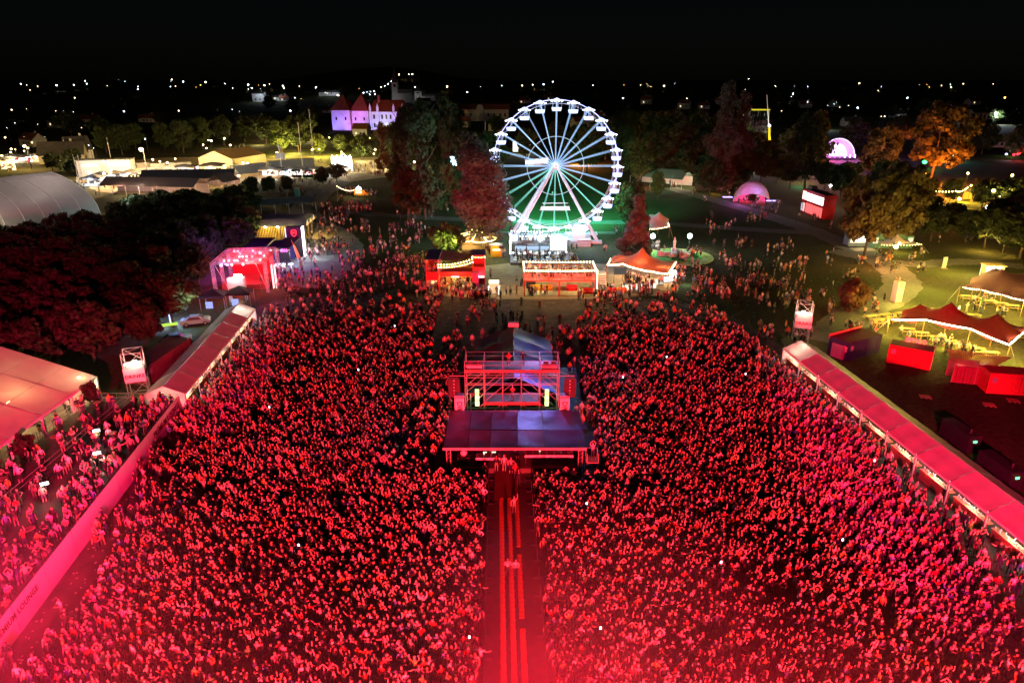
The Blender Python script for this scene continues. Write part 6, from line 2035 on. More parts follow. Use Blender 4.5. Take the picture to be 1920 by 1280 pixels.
# portable office block, pale low containers, fence
g = G(195, 331)
OB = thing('site_office', 'two-storey pale site office block with a row of lit windows', 'building', (g.x, g.y, 0), R(12))
MB().box(-9, 10.5, 0, 6, .02, 6.2).build('wall', mat('site_panel', (.42, .40, .40), .7), OB)
MB().box(-9.2, 10.7, -.2, 6.2, 6.2, 6.45).build('roof', M_dfabric, OB)
MB().box(-.6, 1.6, -.04, .1, .02, 6.2).build('stair_core', M_grey, OB)
for x in [-6.8 + k * 1.2 for k in range(5)] + [2.8 + k * 1.2 for k in range(6)]:
    w = MB().box(x - .4, x + .4, -.05, .05, 3.9, 4.9).build('window', glow('office_window', (.85, .95, 1), 1.6), OB)
    MB().box(x - .5, x + .5, -.14, -.01, 3.75, 3.88).build('sill', M_wpaint, w)
MB().box(-5.6, -4.2, -.06, .0, .9, 2.2).build('lit_panel', glow('office_window', (.85, .95, 1), 1.6), OB)
point((g.x - 4, g.y - 7, 4), (.9, .95, 1), 1300, .4)
point((g.x + 6, g.y - 9, 5), (.9, .95, 1), 1800, .4)
for lab, u0, v0, u1, v1, h in (('low pale container right of the site office', 258, 320, 282, 318, 3), ('long pale container beneath the floodlight mast', 284, 322, 360, 318, 3.2), ('dark container before the yellow tent', 440, 328, 500, 322, 3.6), ('long dark container between the yellow tent and bright screen', 506, 320, 590, 312, 3.6)):
    container(lab, G(u0, v0), G(u1, v1), 3.0, h, mat('site_grey', (.35, .36, .36), .7) if u0 < 400 else mat('site_dark', (.14, .15, .17), .7), ribs=False)
FN = thing('fence', 'pale panel fence running behind the market stalls', 'fence', (0, 0, .04))
P0, P1 = G(232, 327), G(432, 320)
for k in range(20):
    a_, b_ = P0.lerp(P1, k / 20), P0.lerp(P1, (k + 1) / 20 - .004)
    MB().slab([(a_.x, a_.y, 0), (b_.x, b_.y, 0), (b_.x, b_.y, 2.2), (a_.x, a_.y, 2.2)], .06).build('panel', M_conc, FN)
for u, lab in ((150, 'pair of thin lattice masts at the corner of the market'), (590, 'tall flag mast in front of the lit trees'), (568, 'slim mast behind the long kiosk row'), (212, 'thin pole behind the site office'), (530, 'lamp mast with two boards right of the yellow tent'), (911, 'thin pale mast behind the tall red tree')):
    v, vt = {150: (352, 290), 590: (312, 205), 568: (318, 230), 212: (318, 258), 530: (330, 272), 911: (300, 228)}[u]
    g = G(u, v)
    h = HT(vt, g.y)
    m_ = thing('mast', lab, 'mast', (g.x, g.y, 0))
    MB().tube((0, 0, 0), (0, 0, h), .18, 6, 0, .1).build('pole', M_steel, m_)
    if u == 530:
        MB().box(-1.8, 1.8, -.1, .1, h * .55, h * .75).build('board', M_dfabric, m_)
        MB().box(-.5, .5, -.1, .1, h * .84, h).build('board', M_dfabric, m_)
    if u == 150:
        MB().tube((1.6, 0, 0), (1.6, 0, h), .18, 6, 0, .1).build('pole', M_steel, m_)
        for k in range(8):
            MB().tube((0, 0, h * k / 8), (1.6, 0, h * (k + .5) / 8), .07, 4).build('lattice', M_steel, m_)
# bright screen wall
g = G(642, 322)
BS = thing('screen', 'bright white screen wall glaring at the end of the market', 'screen', (g.x, g.y, 0), R(4))
MB().box(-4.2, 4.2, 0, .5, .4, 6.0).build('panel', glow('glare_screen', (1, .93, .72), 5), BS)
for x in (-4, 4):
    MB().box(x - .15, x + .15, .5, .9, 0, 6).build('leg', M_dsteel, BS)
for k in range(5):
    MB().ball((-3.6 + k * 1.8, .2, 6.2), .3, 0, 6, 4).build('lamp', E_flood, BS)
point((g.x, g.y - 4, 4), (1, .86, .5), 5000, .8)
point((g.x + 16, g.y + 6, 6), (1, .84, .45), 7000, .8)
point((g.x + 32, g.y + 12, 6), (1, .84, .45), 4500, .8)
# uplit trees behind the market
for u, v, c, q in ((530, 290, (1, .70, .12), 9000), (560, 285, (1, .78, .2), 7000), (600, 292, (1, .68, .1), 10000), (640, 288, (1, .8, .2), 8000), (680, 300, (1, .85, .4), 5000), (545, 290, (1, .8, .25), 6000), (617, 292, (1, .72, .12), 8000), (575, 262, (1, .8, .3), 6000), (605, 262, (1, .75, .25), 6000), (500, 270, (1, .75, .3), 4000)):
    g = G(u, v)
    point((g.x + random.uniform(-2, 2), g.y - 8.5, random.uniform(2, 5)), c, q * 1.9, .4, 'tree_uplight')
# yellow van with lights
g = G(678, 369)
VN = thing('food_van', 'small orange food van with glowing white dome on its roof', 'van', (g.x, g.y, .02), R(-4))
MB().add([(-2.2, -.9, .5), (2.4, -.9, .5), (2.4, -.9, 1.3), (1.7, -.9, 1.5), (1.2, -.8, 2.2), (-2.2, -.8, 2.2), (-2.2, .9, .5), (2.4, .9, .5), (2.4, .9, 1.3), (1.7, .9, 1.5), (1.2, .8, 2.2), (-2.2, .8, 2.2)],
         [(0, 1, 2, 3, 4, 5), (11, 10, 9, 8, 7, 6), (0, 6, 7, 1), (1, 7, 8, 2), (2, 8, 9, 3), (3, 9, 10, 4), (4, 10, 11, 5), (5, 11, 6, 0)]).build('body', mat('amber_paint', (.75, .34, .04), .4), VN)
MB().add([(1.73, -.75, 1.52), (1.25, -.7, 2.1), (1.25, .7, 2.1), (1.73, .75, 1.52)], [(3, 2, 1, 0)]).build('windscreen', M_glass, VN)
MB().box(-1.6, .4, -.93, -.9, 1.2, 1.9).build('serving_hatch', wm, VN)
for x in (-1.4, 1.5):
    for y in (-.9, .75):
        w = MB().tube((x, y, .42), (x, y + .18, .42), .42, 12).build('wheel', mat('tyre', (.015, .015, .015), .9), VN)
        MB().tube((x, y - .01, .42), (x, y + .19, .42), .2, 8).build('rim', M_alu, w)
MB().ball((-.8, 0, 2.5), .95, 0, 12, 8, .8).tube((-.8, 0, 3.1), (-.8, 0, 3.7), .2, 6, 0, .05).build('glowing_dome', glow('dome_white', (.75, .85, 1), 4), VN)
festoon(VN, [(-2.0, -.4, 2.3), (-7.6, -1.0, 3.6)], .7, .5, .13, E_warm)
MB().tube((-7.6, -1, 0), (-7.6, -1, 3.6), .06, 5).build('light_pole', M_wood, VN)
point((g.x - 1, g.y - 2.5, 3.4), (1, .8, .5), 500, .4)
point((g.x - 5, g.y - 2, 2.6), WARM, 250, .4)
# dark hedge-row bar area behind the slat pavilion
gable_tent('dark_pavilion', 'dark flat-roofed shelter behind the slat pavilion', G(490, 398), G(590, 392), 12, 3.0, 3.8, 4, M_dfabric, None)
w = thing('portable_toilet', 'teal portable toilet on the plaza edge', 'portable toilet', (*G(558, 368).xy, .03))
MB().box(-.7, .7, -.7, .7, 0, 2.5).build('cabin', mat('teal_plastic', (.12, .45, .42), .5), w)
MB().box(-.75, .75, -.75, .75, 2.5, 2.65).build('roof', M_wpaint, w)
MB().box(-.5, .5, -.73, -.7, .2, 2.2).build('door', mat('teal_plastic', (.12, .45, .42), .5), w)
# stage lights glimpsed through the trees behind the wheel
for u, v, w_, h_, e, lab in ((978, 288, 9, 5, E_soft, 'glaring white screen seen through the left of the wheel'), (650 + 200, 316, 3, 4, glow('bluewhite_small', (.6, .8, 1), 4), 'blue-white lit booth glimpsed beneath the dark tall trees')):
    g = G(u, v)
    s = thing('screen', lab, 'screen', (g.x, g.y, 0))
    MB().box(-w_ / 2, w_ / 2, 0, .3, 1, 1 + h_).build('panel', e, s)
    for x in (-w_ / 2 + .2, w_ / 2 - .2):
        MB().box(x - .1, x + .1, .3, .5, 0, 1 + h_).build('leg', M_dsteel, s)
    point((g.x, g.y - 4, 4), (.9, .95, 1), 2500, .5)
for k, u in enumerate((993, 1007, 1020)):
    g = G(u, 312 - k * 2)
    k_ = thing('kiosk', 'small blue-white lit kiosk seen through the wheel spokes, %s from left' % ORD[k], 'kiosk', (g.x, g.y, 0))
    MB().box(-2, 2, 0, 3, .03, 2.6).build('wall', M_wpaint, k_)
    MB().box(-2.2, 2.2, -.3, 3.2, 2.6, 2.9).build('roof', M_wsteel, k_)
    MB().box(-1.7, 1.7, -.05, 0, 1.0, 2.3).build('hatch', glow('bluewhite_small', (.6, .8, 1), 4), k_)
    point((g.x, g.y - 3, 3), (.6, .75, 1), 500, .3)
g = G(1097, 306)
point((g.x, g.y - 6, 2), (1, .32, .05), 12000, .4, 'tree_uplight')
point((g.x - 5, g.y - 7, 2), (1, .35, .05), 8000, .4, 'tree_uplight')

# ================================================================== RIGHT SIDE
r, L = gable_tent('food_tent', 'green-roofed food tent with warm open end beyond the wheel', G(1192, 344), G(1288, 352), 11, 3.4, 6.0, 5, mat('sage_roof', (.18, .30, .26), .6, trans=.15), M_wpaint)
for u, v, c, q in ((1195, 350, (1, .4, .25), 800), (1215, 352, (1, .35, .25), 700), (1270, 352, (1, .85, .5), 900), (1290, 350, (1, .85, .5), 900), (1240, 356, (.5, 1, .8), 500)):
    g = G(u, v)
    point((g.x, g.y - 2, 2.8), c, q, .3)
# shell stage
g = G(1408, 380)
SS = thing('shell_stage', 'white inflatable shell stage with ribbed pink mouth', 'stage', (g.x, g.y, 0), R(-18))
M_shell = mat('shell_skin', (.62, .60, .70), .5, trans=.15)
for k in range(7):     # arches swept back like a shell
    a0, a1 = R(8 + k * 21), R(8 + (k + 1) * 21 - .6)
    vs = []
    n = 14
    for a_ in (a0, a1):
        for i in range(n + 1):
            t = math.pi * i / n
            vs.append((5.4 * math.cos(t), 5.4 * math.sin(t) * -math.cos(a_) * .8, .05 + 6.6 * math.sin(t) * math.sin(a_)))
    if k < 1:
        continue
    MB().add(vs, [(i, i + 1, n + 1 + i + 1, n + 1 + i) for i in range(n)]).build('shell_panel', M_shell, SS, smooth=True)
for k in range(8):
    mb = MB()
    rr = 4.6 - k * .35
    mb.path([(rr * math.cos(math.pi * i / 14) - .6, -.9 + k * .45, .2 + rr * .95 * math.sin(math.pi * i / 14)) for i in range(15)], .09, 4)
    mb.build('mouth_rib', glow('pink_rib', (1, .08, .3), 2.2), SS)
MB().box(-3.4, 4.2, -3.2, 1.5, .03, .6).build('deck', mat('stage_deck', (.3, .06, .05), .6), SS)
for x, y, z, c, q in ((-1.5, 0, 2.6, (1, .06, .25), 900), (1.5, -1, 2.4, (.9, .5, 1), 700), (0, -6, 5, (.6, .35, 1), 900), (-5, -5, 3, (.8, .2, .9), 500)):
    point((g.x + x, g.y + y, z), c, q, .3)
for k, (u, v) in enumerate(((1364, 372), (1446, 379))):
    p_ = G(u, v)
    lo = thing('glowing_bench', 'flat violet glowing bench left of the shell stage' if k == 0 else 'flat violet glowing bench right of the shell stage', 'bench', (p_.x, p_.y, .03))
    MB().box(-1.5, 1.5, -.5, .5, .3, .5).build('seat', glow('violet_bench', (.5, .35, 1), 3), lo)
    MB().box(-1.2, 1.2, -.3, .3, 0, .3).build('base', M_dsteel, lo)
    point((p_.x, p_.y - 1, 1.2), (.5, .3, 1), 120, .2)
g = G(1335, 362)
point((g.x, g.y - 3, 2), (1, .55, .1), 500, .3)
# red two-storey box
RB0, RB1 = G(1500, 396), G(1540, 412)
r, L = container('red two-storey box with lit screens on its upper corner', RB0, RB1, 3.4, 6.6, M_crim, M_slate, 'red_box', 'kiosk', ribs=False)
for x0, x1, z0, z1, e in ((.3, 2.6, 3.7, 6.0, glow('peach_screen', (1, .62, .55), 3.2)), (3.0, L - .3, 3.7, 5.8, glow('white_screen2', (1, .92, .9), 3)), (.3, 1.0, .4, 2.6, glow('bluish_door', (.6, .65, .9), 1)), (1.3, 2.4, .4, 2.8, glow('shop_glow', (1, .5, .45), 1.3)), (3.0, L - .3, .4, 3.0, glow('red_shop', (1, .12, .12), 1.6))):
    MB().box(x0, x1, -.04, 0.0, z0, z1).build('screen', e, r)
for x in (.1, 1.15, 2.75, L - .1):
    MB().box(x - .1, x + .1, -.08, -.0, .02, 6.6).build('mullion', M_dsteel, r)
MB().box(1.0, 3.0, 1.0, 2.6, 6.7, 7.6).build('roof_unit', M_dsteel, r)
point((RB0.x + 1, RB0.y - 4, 3), (1, .5, .4), 900, .3)
point((RB1.x + 5, RB1.y - 2, 4), (1, .45, .3), 120, .3)
c_ = thing('lamp_post', 'white work lamp behind the red two-storey box', 'lamp', (RB0.x + 10, RB0.y + 5, 0))
MB().tube((0, 0, 0), (0, 0, 6.5), .08, 6).build('pole', M_dsteel, c_)
MB().ball((0, 0, 6.6), .35, 0, 8, 6).build('lamp_head', E_flood, c_)
point((RB0.x + 10, RB0.y + 4, 6.4), (.9, .95, 1), 900, .3)
point((G(1497, 350).x, G(1497, 350).y, 2), (.1, 1, .45), 900, .3)
# purple dome stage
g = G(1568, 299)
PD = thing('dome_stage', 'dome stage glowing violet and white far off between trees', 'stage', (g.x, g.y, 0))
vs = []
n, m_ = 18, 8
for j in range(m_ + 1):
    for i in range(n + 1):
        t, a_ = math.pi * i / n, R(90) * j / m_
        vs.append((8.5 * math.cos(t), 6 * math.sin(t) * math.sin(a_) * .9, .1 + 9.5 * math.sin(t) * math.cos(a_)))
MB().add(vs, [(j * (n + 1) + i, j * (n + 1) + i + 1, (j + 1) * (n + 1) + i + 1, (j + 1) * (n + 1) + i) for j in range(m_) for i in range(n)]).build('shell', M_white, PD, smooth=True)
MB().box(-3, 7.0, 3.4, 3.6, 1.2, 7.0).build('screen', glow('violet_screen', (.85, .62, 1), 2.4), PD)
MB().box(-7, 7.5, -3, 3.4, .03, 1.2).build('deck', M_dsteel, PD)
for k in range(7):
    MB().box(-7.4 + k * 2.4, -7.0 + k * 2.4, -3.3, -3.0, 1.2, 2.4).build('lamp', E_pink if k < 4 else glow('white_violet', (.8, .7, 1), 8), PD)
mb = MB()
mb.path([(8.6 * math.cos(math.pi * i / n), -.1, .1 + 9.6 * math.sin(math.pi * i / n)) for i in range(n + 1)], .16, 4)
mb.build('arch_light', glow('violet_arch', (.8, .6, 1), 3), PD)
for x, y, z, c, q in ((-4, -1, 5, (1, .06, .7), 9000), (3, -1, 6, (.5, .22, 1), 9000), (-8, -8, 4, (1, .1, .5), 9000), (12, -2, 7, (.6, .12, 1), 12000), (0, -12, 6, (.7, .1, 1), 9000)):
    point((g.x + x, g.y + y, z), c, q, .5)
# crane with hoop
g = G(1440, 282)
CR = thing('crane', 'yellow mobile crane with white-lit boom holding a yellow hoop frame', 'crane', (g.x, g.y, 0))
MB().box(-4, 4, -1.4, 1.4, .8, 2.4).box(1.5, 4, -1.3, 1.3, 2.4, 3.8).build('carrier', M_yel, CR)
for x in (-3, -1, 1.4, 3):
    for y in (-1.5, 1.1):
        MB().tube((x, y, .6), (x, y + .4, .6), .6, 10).build('wheel', mat('tyre', (.015, .015, .015), .9), CR)
top = Vector((-4.4, 0, HT(178, g.y)))
knee = Vector((-1.2, 0, HT(238, g.y)))
MB().tube((.6, 0, 2.4), knee, .75, 5, 0, .55).build('lower_boom', mat('boom_yellow', (.75, .55, .03), .5), CR)
MB().tube(knee, top, .32, 5, 0, .16).build('upper_boom', M_wsteel, CR)
hz = HT(206, g.y)
MB().path([(-7 + 5.2 * math.cos(2 * math.pi * i / 16), 3 * math.sin(2 * math.pi * i / 16), hz) for i in range(17)], .32, 4).build('hoop', glow('hoop_yellow', (.9, .8, .05), .8), CR)
mb = MB()
for i in range(10):
    x, y = -7 + 5.2 * math.cos(2 * math.pi * i / 10), 3 * math.sin(2 * math.pi * i / 10)
    mb.tube((x, y, hz), (x * 1.15, y, 3), .05, 3)
mb.build('hanging_cables', M_steel, CR)
MB().ball((knee.x, -.7, knee.z + .6), .7, 0, 8, 6).build('boom_lamp', glow('crane_lamp', (.8, .9, 1), 6), CR)
MB().ball((-2.5, -2, 2.2), .9, 0, 8, 6).ball((4.5, -2, 1.6), .6, 0, 8, 6).build('work_lamps', glow('lime_lamp', (.85, 1, .25), 9), CR)
point((g.x - 1, g.y - 6, 5), (.9, 1, .35), 3500, .4)
point((g.x - 2, g.y - 6, 16), (.9, .9, .6), 2500, .4)
# coloured lamps deep in the right-hand park
for u, v, e, s, c, q, lab in ((1731, 317, E_green, .9, (.05, 1, .12), 1600, 'vivid green lamp beneath the orange-lit great tree'), (1749, 315, E_red, .55, (1, .15, .1), 500, 'small red lamp just right of the green lamp'), (1786, 303, E_cyan, 1.0, (.1, 1, .8), 1600, 'teal lamp right of the great tree'), (1768, 303, glow('bluelamp', (.2, .4, 1), 4), .6, (.2, .4, 1), 700, 'blue lamp left of the teal lamp'),
                        (1884, 301, E_blue, .6, (.4, .5, 1), 600, 'blue-white lamp left of the red cluster at the far right'), (1898, 302, E_red, .6, (1, .05, .06), 900, 'left red lamp of the cluster at far right'), (1905, 301, E_red, .6, (1, .05, .06), 900, 'right red lamp of the cluster at far right'), (1892, 294, glow('limelamp', (.7, 1, .2), 5), .5, (.7, 1, .2), 500, 'yellow-green lamp above the red cluster'), (1801, 406, E_white, .5, COOL, 300, 'small white lamp on the dark kiosk roof left'), (1848, 408, E_white, .7, COOL, 300, 'white lamp over the dark kiosk at right'), (1470, 296, E_warm, .5, WARM, 500, 'warm lamp in the dark wood left of the dome stage'), (1524, 312, E_yel, .7, WARM, 900, 'warm lamp cluster beneath the dome stage trees'), (1644, 307, glow('bluelamp', (.2, .4, 1), 4), .35, (.3, .3, 1), 200, 'tiny blue lamp in the brown tree')):
    g = G(u, v)
    l = thing('park_lamp', lab, 'lamp', (g.x, g.y, 0))
    MB().tube((0, 0, 0), (0, 0, 2.6), .06, 5).build('pole', M_dsteel, l)
    MB().ball((0, 0, 2.9), s, 0, 8, 6, .8).build('lamp_head', e, l)
    point((g.x, g.y - 1.6, 3.2), c, q, .4)
for u, v, c, q, z in ((1730, 342, (1, .17, .0), 6500, 3), (1734, 342, (1, .20, .01), 1200, 9), (1748, 342, (1, .35, .05), 2500, 4), (1695, 372, (1, .38, .04), 1300, 2), (1745, 365, (1, .3, .04), 1300, 2), (1775, 372, (1, .75, .05), 1500, 1.5), (1690, 395, (1, .35, .05), 900, 3), (1645, 352, (1, .35, .2), 2200, 8), (1620, 490, (1, .42, .12), 500, 5), (1660, 486, (1, .5, .12), 400, 5), (1860, 470, (1, .6, .12), 600, 4), (1800, 458, (1, .6, .12), 400, 3), (1545, 330, (1, .3, .6), 1500, 8)):
    g = G(u, v)
    point((g.x, g.y - 8, z), c, q * 6, .4, 'tree_uplight')
for k, (u, v) in enumerate(((1720, 380), (1850, 378), (1895, 392))):
    g = G(u, v)
    h = thing('garden_bar', ['low dark-roofed garden bar with warm slit of light', 'amber-lit garden bar under string lights', 'amber-lit garden bar nearest the right edge'][k], 'bar', (g.x, g.y, 0))
    MB().box(-5, 5, 0, 5, 2.6, 2.9).build('roof', M_slate, h)
    MB().box(-4.8, 4.8, 4.6, 4.8, .03, 2.6).build('rear_wall', mat('amber_wall', (.6, .36, .14), .7), h)
    for x in (-4.8, 4.8):
        MB().box(x - .1, x + .1, .1, .3, .02, 2.6).build('post', M_wood, h)
    MB().box(-4, 4, 1, 1.6, .02, 1.1).build('counter', M_wood, h)
    point((g.x, g.y + 2, 2.2), YELL, 700, .3)
    festoon(h, [(-7, -4, 4.5), (0, -2, 5), (8, -5, 4.5), (14, -1, 5)], .6, .8, .2, E_yel)
    point((g.x + 3, g.y - 4, 5.5), YELL, 700, .3)
# food stalls by the right-hand path
g = G(1613, 466)
FS = thing('food_stall', 'lit food trailer with open hatch and pale mat in front', 'stall', (g.x, g.y, .02))
MB().box(-2.4, 2.4, 1.0, 3.6, .3, 3.1).build('body', mat('stall_blue', (.16, .22, .30), .5), FS)
MB().box(-2.0, 2.0, .95, 1.0, 1.3, 2.7).build('hatch', glow('hatch_light', (1, .95, .85), 2.6), FS)
MB().slab([(-2.3, 0, 2.9), (2.3, 0, 2.9), (2.3, 1.0, 3.1), (-2.3, 1.0, 3.1)], .06).build('awning', M_wpaint, FS)
MB().box(-2.2, 2.2, .7, .98, 1.1, 1.2).build('counter', M_wpaint, FS)
for x in (-1.5, 1.5):
    MB().tube((x, 1.1, .35), (x, 1.35, .35), .35, 10).build('wheel', mat('tyre', (.015, .015, .015), .9), FS)
MB().box(-2.4, 2.8, -2.6, .5, .02, .06).build('mat', M_sand, FS)
point((g.x, g.y - .9, 2.5), (1, .9, .5), 330, .3)
g = G(1688, 474)
CS2 = thing('canopy_stall', 'green-backed stall with peaked canvas canopy and bright lamps', 'stall', (g.x, g.y, 0))
MB().box(-3.0, 3.2, 4.2, 6.4, .02, 3.6).build('rear_box', mat('stall_green', (.10, .22, .20), .6), CS2)
for x0, x1 in ((-4.6, -3.05), (3.25, 4.8)):
    MB().box(x0, x1, 4.0, 5.6, .02, 2.9).build('side_box', mat('stall_green', (.10, .22, .20), .6), CS2)
    MB().box(x0 + .2, x1 - .2, 3.95, 4.0, 1.2, 2.5).build('lit_board', glow('board_light', (.9, .85, .5), 1.1), CS2)
MB().tube((.4, 5.3, 3.6), (.4, 5.3, 4.6), .1, 5).build('sign_post', M_dsteel, CS2)
MB().path([(-.9 + .36 * i, 5.3, 4.7 + .5 * math.sin(math.pi * i / 7)) for i in range(8)], .16, 5).build('arched_sign', E_white, CS2)
r, P, o = stretch_tent('small grey peaked canopy before the green-backed stall', [(g.x - 4.6, g.y - .2), (g.x + 4.4, g.y + .2), (g.x + 3.6, g.y + 4.0), (g.x - 3.6, g.y + 4.0)], 1.9, [(.5, .6, 1.5)], M_fabric)
festoon(r, [P(.0, .0), P(.5, .0), P(1, 0), P(1, 1)], .1, .6, .1, E_yel)
for x, y, z, s in ((-1.6, -.7, 1.5, .45), (-.4, .4, 2.0, .3)):
    l = thing('lantern', 'large glowing lantern before the grey peaked canopy' if s > .4 else 'smaller glowing lantern under the grey peaked canopy', 'lantern', (g.x + x, g.y + y, .02))
    MB().ball((0, 0, z), s, 0, 10, 6).build('globe', E_yel, l)
    MB().tube((0, 0, 0), (0, 0, z - s + .02), .04, 5).build('stand', M_dsteel, l)
for x, y, z, q in ((-1.2, -2.0, 2.4, 800), (2, -1, 2.4, 400), (0, 2, 2.0, 250)):
    point((g.x + x, g.y + y, z), YELL, q, .3)
for u, v, h, w, lab in ((1679, 566, 3.7, 1.25, 'tall pale column sign with red print beside the right-hand path'), (1769, 503, 2.3, .9, 'white flat sign panel standing on the lawn')):
    g = G(u, v)
    s = thing('column_sign', lab, 'sign', (g.x, g.y, .02), R(12))
    MB().box(-w / 2, w / 2, -w / 2 if h > 3 else -.1, w / 2 if h > 3 else .1, .1, h).build('panel', M_wpaint, s)
    MB().box(-w / 2 - .1, w / 2 + .1, -w / 2 - .1, w / 2 + .1, 0, .1).build('base', M_wood, s)
    if h > 3:
        MB().box(-w * .38, w * .3, -w / 2 - .02, -w / 2, h * .9, h * .94).box(-w * .38, w * .2, -w / 2 - .02, -w / 2, h * .83, h * .87).box(-w * .38, w * .1, -w / 2 - .02, -w / 2, h * .76, h * .8).build('print', mat('red_print', (.6, .05, .04), .6, var=0), s)
# kiosk
g = G(1862, 521)
KK = thing('kiosk', 'small wooden kiosk blazing with white light at the right edge of the lawn', 'kiosk', (g.x, g.y, .02), R(-8))
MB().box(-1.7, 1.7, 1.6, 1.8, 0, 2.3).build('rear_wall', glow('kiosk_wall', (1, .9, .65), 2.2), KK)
for x in (-1.7, 1.6):
    MB().box(x, x + .1, 0, 1.6, 0, 2.3).build('side_wall', mat('bright_timber', (.6, .38, .15), .6), KK)
MB().box(-1.9, 1.9, -.3, 2.0, 2.3, 2.45).build('roof', mat('bright_timber', (.6, .38, .15), .6), KK)
MB().box(-1.6, 1.6, 0, .4, 0, 1.0).build('counter', M_wpaint, KK)
for k, x in enumerate((-1.0, 0, 1.0)):
    MB().ball((x, .6, 1.9), .22, 0, 8, 5).build('lamp', E_flood, KK)
point((g.x - .5, g.y - 1.6, 2.2), (1, .84, .35), 900, .3)
point((g.x - 2.6, g.y + .4, 2.6), (1, .84, .35), 600, .3)
# the two big stretch tents
r, P, o = stretch_tent('large dark violet stretch tent at the right edge of the lawn', [G(1793, 568), G(1912, 594), G(1968, 566), G(1832, 547)], 2.3, [(.42, .45, 2.1), (.2, .85, 1.6), (.75, .8, 1.8), (.15, .15, .5), (.95, .4, 1.0)], mat('violet_stretch', (.22, .10, .13), .7, trans=.12, var=.15), poles=((.33, 0), (.66, 0)))
festoon(r, [P(.04, .02), P(.33, .02), P(.66, .02), P(.97, .02)], .15, .3, .12, E_warm)
festoon(r, [P(.97, .02), P(.99, .5)], .2, .3, .12, E_warm)
for s, t, q in ((.2, .25, 450), (.5, .3, 450), (.8, .25, 450), (.35, -.35, 260), (.75, -.4, 260), (1.02, -.1, 350), (.1, .5, 250)):
    v_ = P(s, t) + o
    point((v_.x, v_.y, 2.0), YELL, q * 1.9, .3, 'tent_light')
r, P, o = stretch_tent('large red stretch tent with bright light edge near the containers', [G(1662, 627), G(1885, 679), G(1925, 645), G(1708, 606)], 2.3, [(.38, .6, 2.0), (.78, .55, 1.9), (.08, .75, 1.1), (.3, 0.0, .7), (.68, 0.0, .7)], mat('red_stretch', (.42, .07, .05), .7, trans=.04, var=.15), poles=((.3, 0), (.68, 0), (.35, 1), (.7, 1)), nx=40)
festoon(r, [P(.02, .01), P(.3, .01), P(.68, .01), P(.99, .01)], .08, .14, .11, glow('strip_bulb', (1, .88, .5), 16))
festoon(r, [P(.99, .01), P(.995, .5), P(.99, .98)], .1, .14, .11, glow('strip_bulb', (1, .88, .5), 16))
for s, t, q in ((.08, -.1, 420), (.3, -.15, 520), (.55, -.15, 520), (.8, -.12, 520), (1.04, .1, 520), (.25, .4, 300), (.6, .4, 300), (.9, .4, 300), (-.1, .4, 260), (.5, 1.4, 200), (.1, 1.7, 260)):
    v_ = P(min(max(s, 0), 1), min(max(t, 0), 1)) + o
    if s > 1 or s < 0 or t < 0 or t > 1:
        d_ = P(.5, .5) + o
        v_ = v_ + (v_ - d_).normalized() * 1.6
    point((v_.x, v_.y, 2.0), YELL, q * 1.9, .3, 'tent_light')
# picnic tables
PT = thing('picnic_table', 'pale picnic table with benches', 'picnic table', (0, 0, 0), 0, 'picnic tables on the lawn around the stretch tents')
M_pale = mat('bright_timber2', (.55, .40, .18), .7)
MB().box(-1.0, 1.0, -.38, .38, .72, .78).build('table_top', M_pale, PT)
for sy in (-1, 1):
    MB().box(-1.0, 1.0, sy * .75 - .14, sy * .75 + .14, .43, .48).build('bench', M_pale, PT)
for sx in (-1, 1):
    MB().tube((sx * .75, -.7, 0), (sx * .75, -.2, .72), .04, 4).tube((sx * .75, .7, 0), (sx * .75, .2, .72), .04, 4).build('leg', M_pale, PT)
spots = []
for k in range(5):
    spots.append((1632 + k * 14, 600 - k * 1.5 + (k % 2) * 9, .35, 'picnic table left of the red stretch tent, %s from its left end' % ORD[k]))
for k in range(7):
    spots.append((1700 + k * 26, 624 + k * 7.5, -.25, 'picnic table along the front of the red stretch tent, %s from the left' % ORD[k]))
for k in range(6):
    spots.append((1825 + k * 19, 598 + k * 6 + (k % 2) * 8, -.3, 'picnic table on the lawn between the two stretch tents, %s from the left' % ORD[k]))
for k in range(5):
    spots.append((1812 + k * 21, 562 + k * 4.5, -.25, 'picnic table under the dark violet stretch tent, %s from the left' % ORD[k]))
for k, (u, v, a_, lab) in enumerate(spots):
    t = PT if k == 0 else copy_tree(PT)
    g = G(u, v)
    t.location = (g.x, g.y, 0.01)
    t.rotation_euler[2] = a_
    t['label'] = lab
for k in range(4):
    g = G(1640 + k * 12, 614 - k * 4)
    a_ = thing('trestle_table', 'narrow trestle table on A-shaped legs left of the red stretch tent, %s from left' % ORD[k], 'table', (g.x, g.y, .02), R(65))
    MB().box(-.8, .8, -.25, .25, .95, 1.0).build('table_top', M_pale, a_)
    for sx in (-.6, .6):
        MB().tube((sx, -.35, 0), (sx, -.03, .95), .04, 4).tube((sx, .35, 0), (sx, .03, .95), .04, 4).tube((sx, -.2, .45), (sx, .2, .45), .03, 4).build('trestle', M_pale, a_)
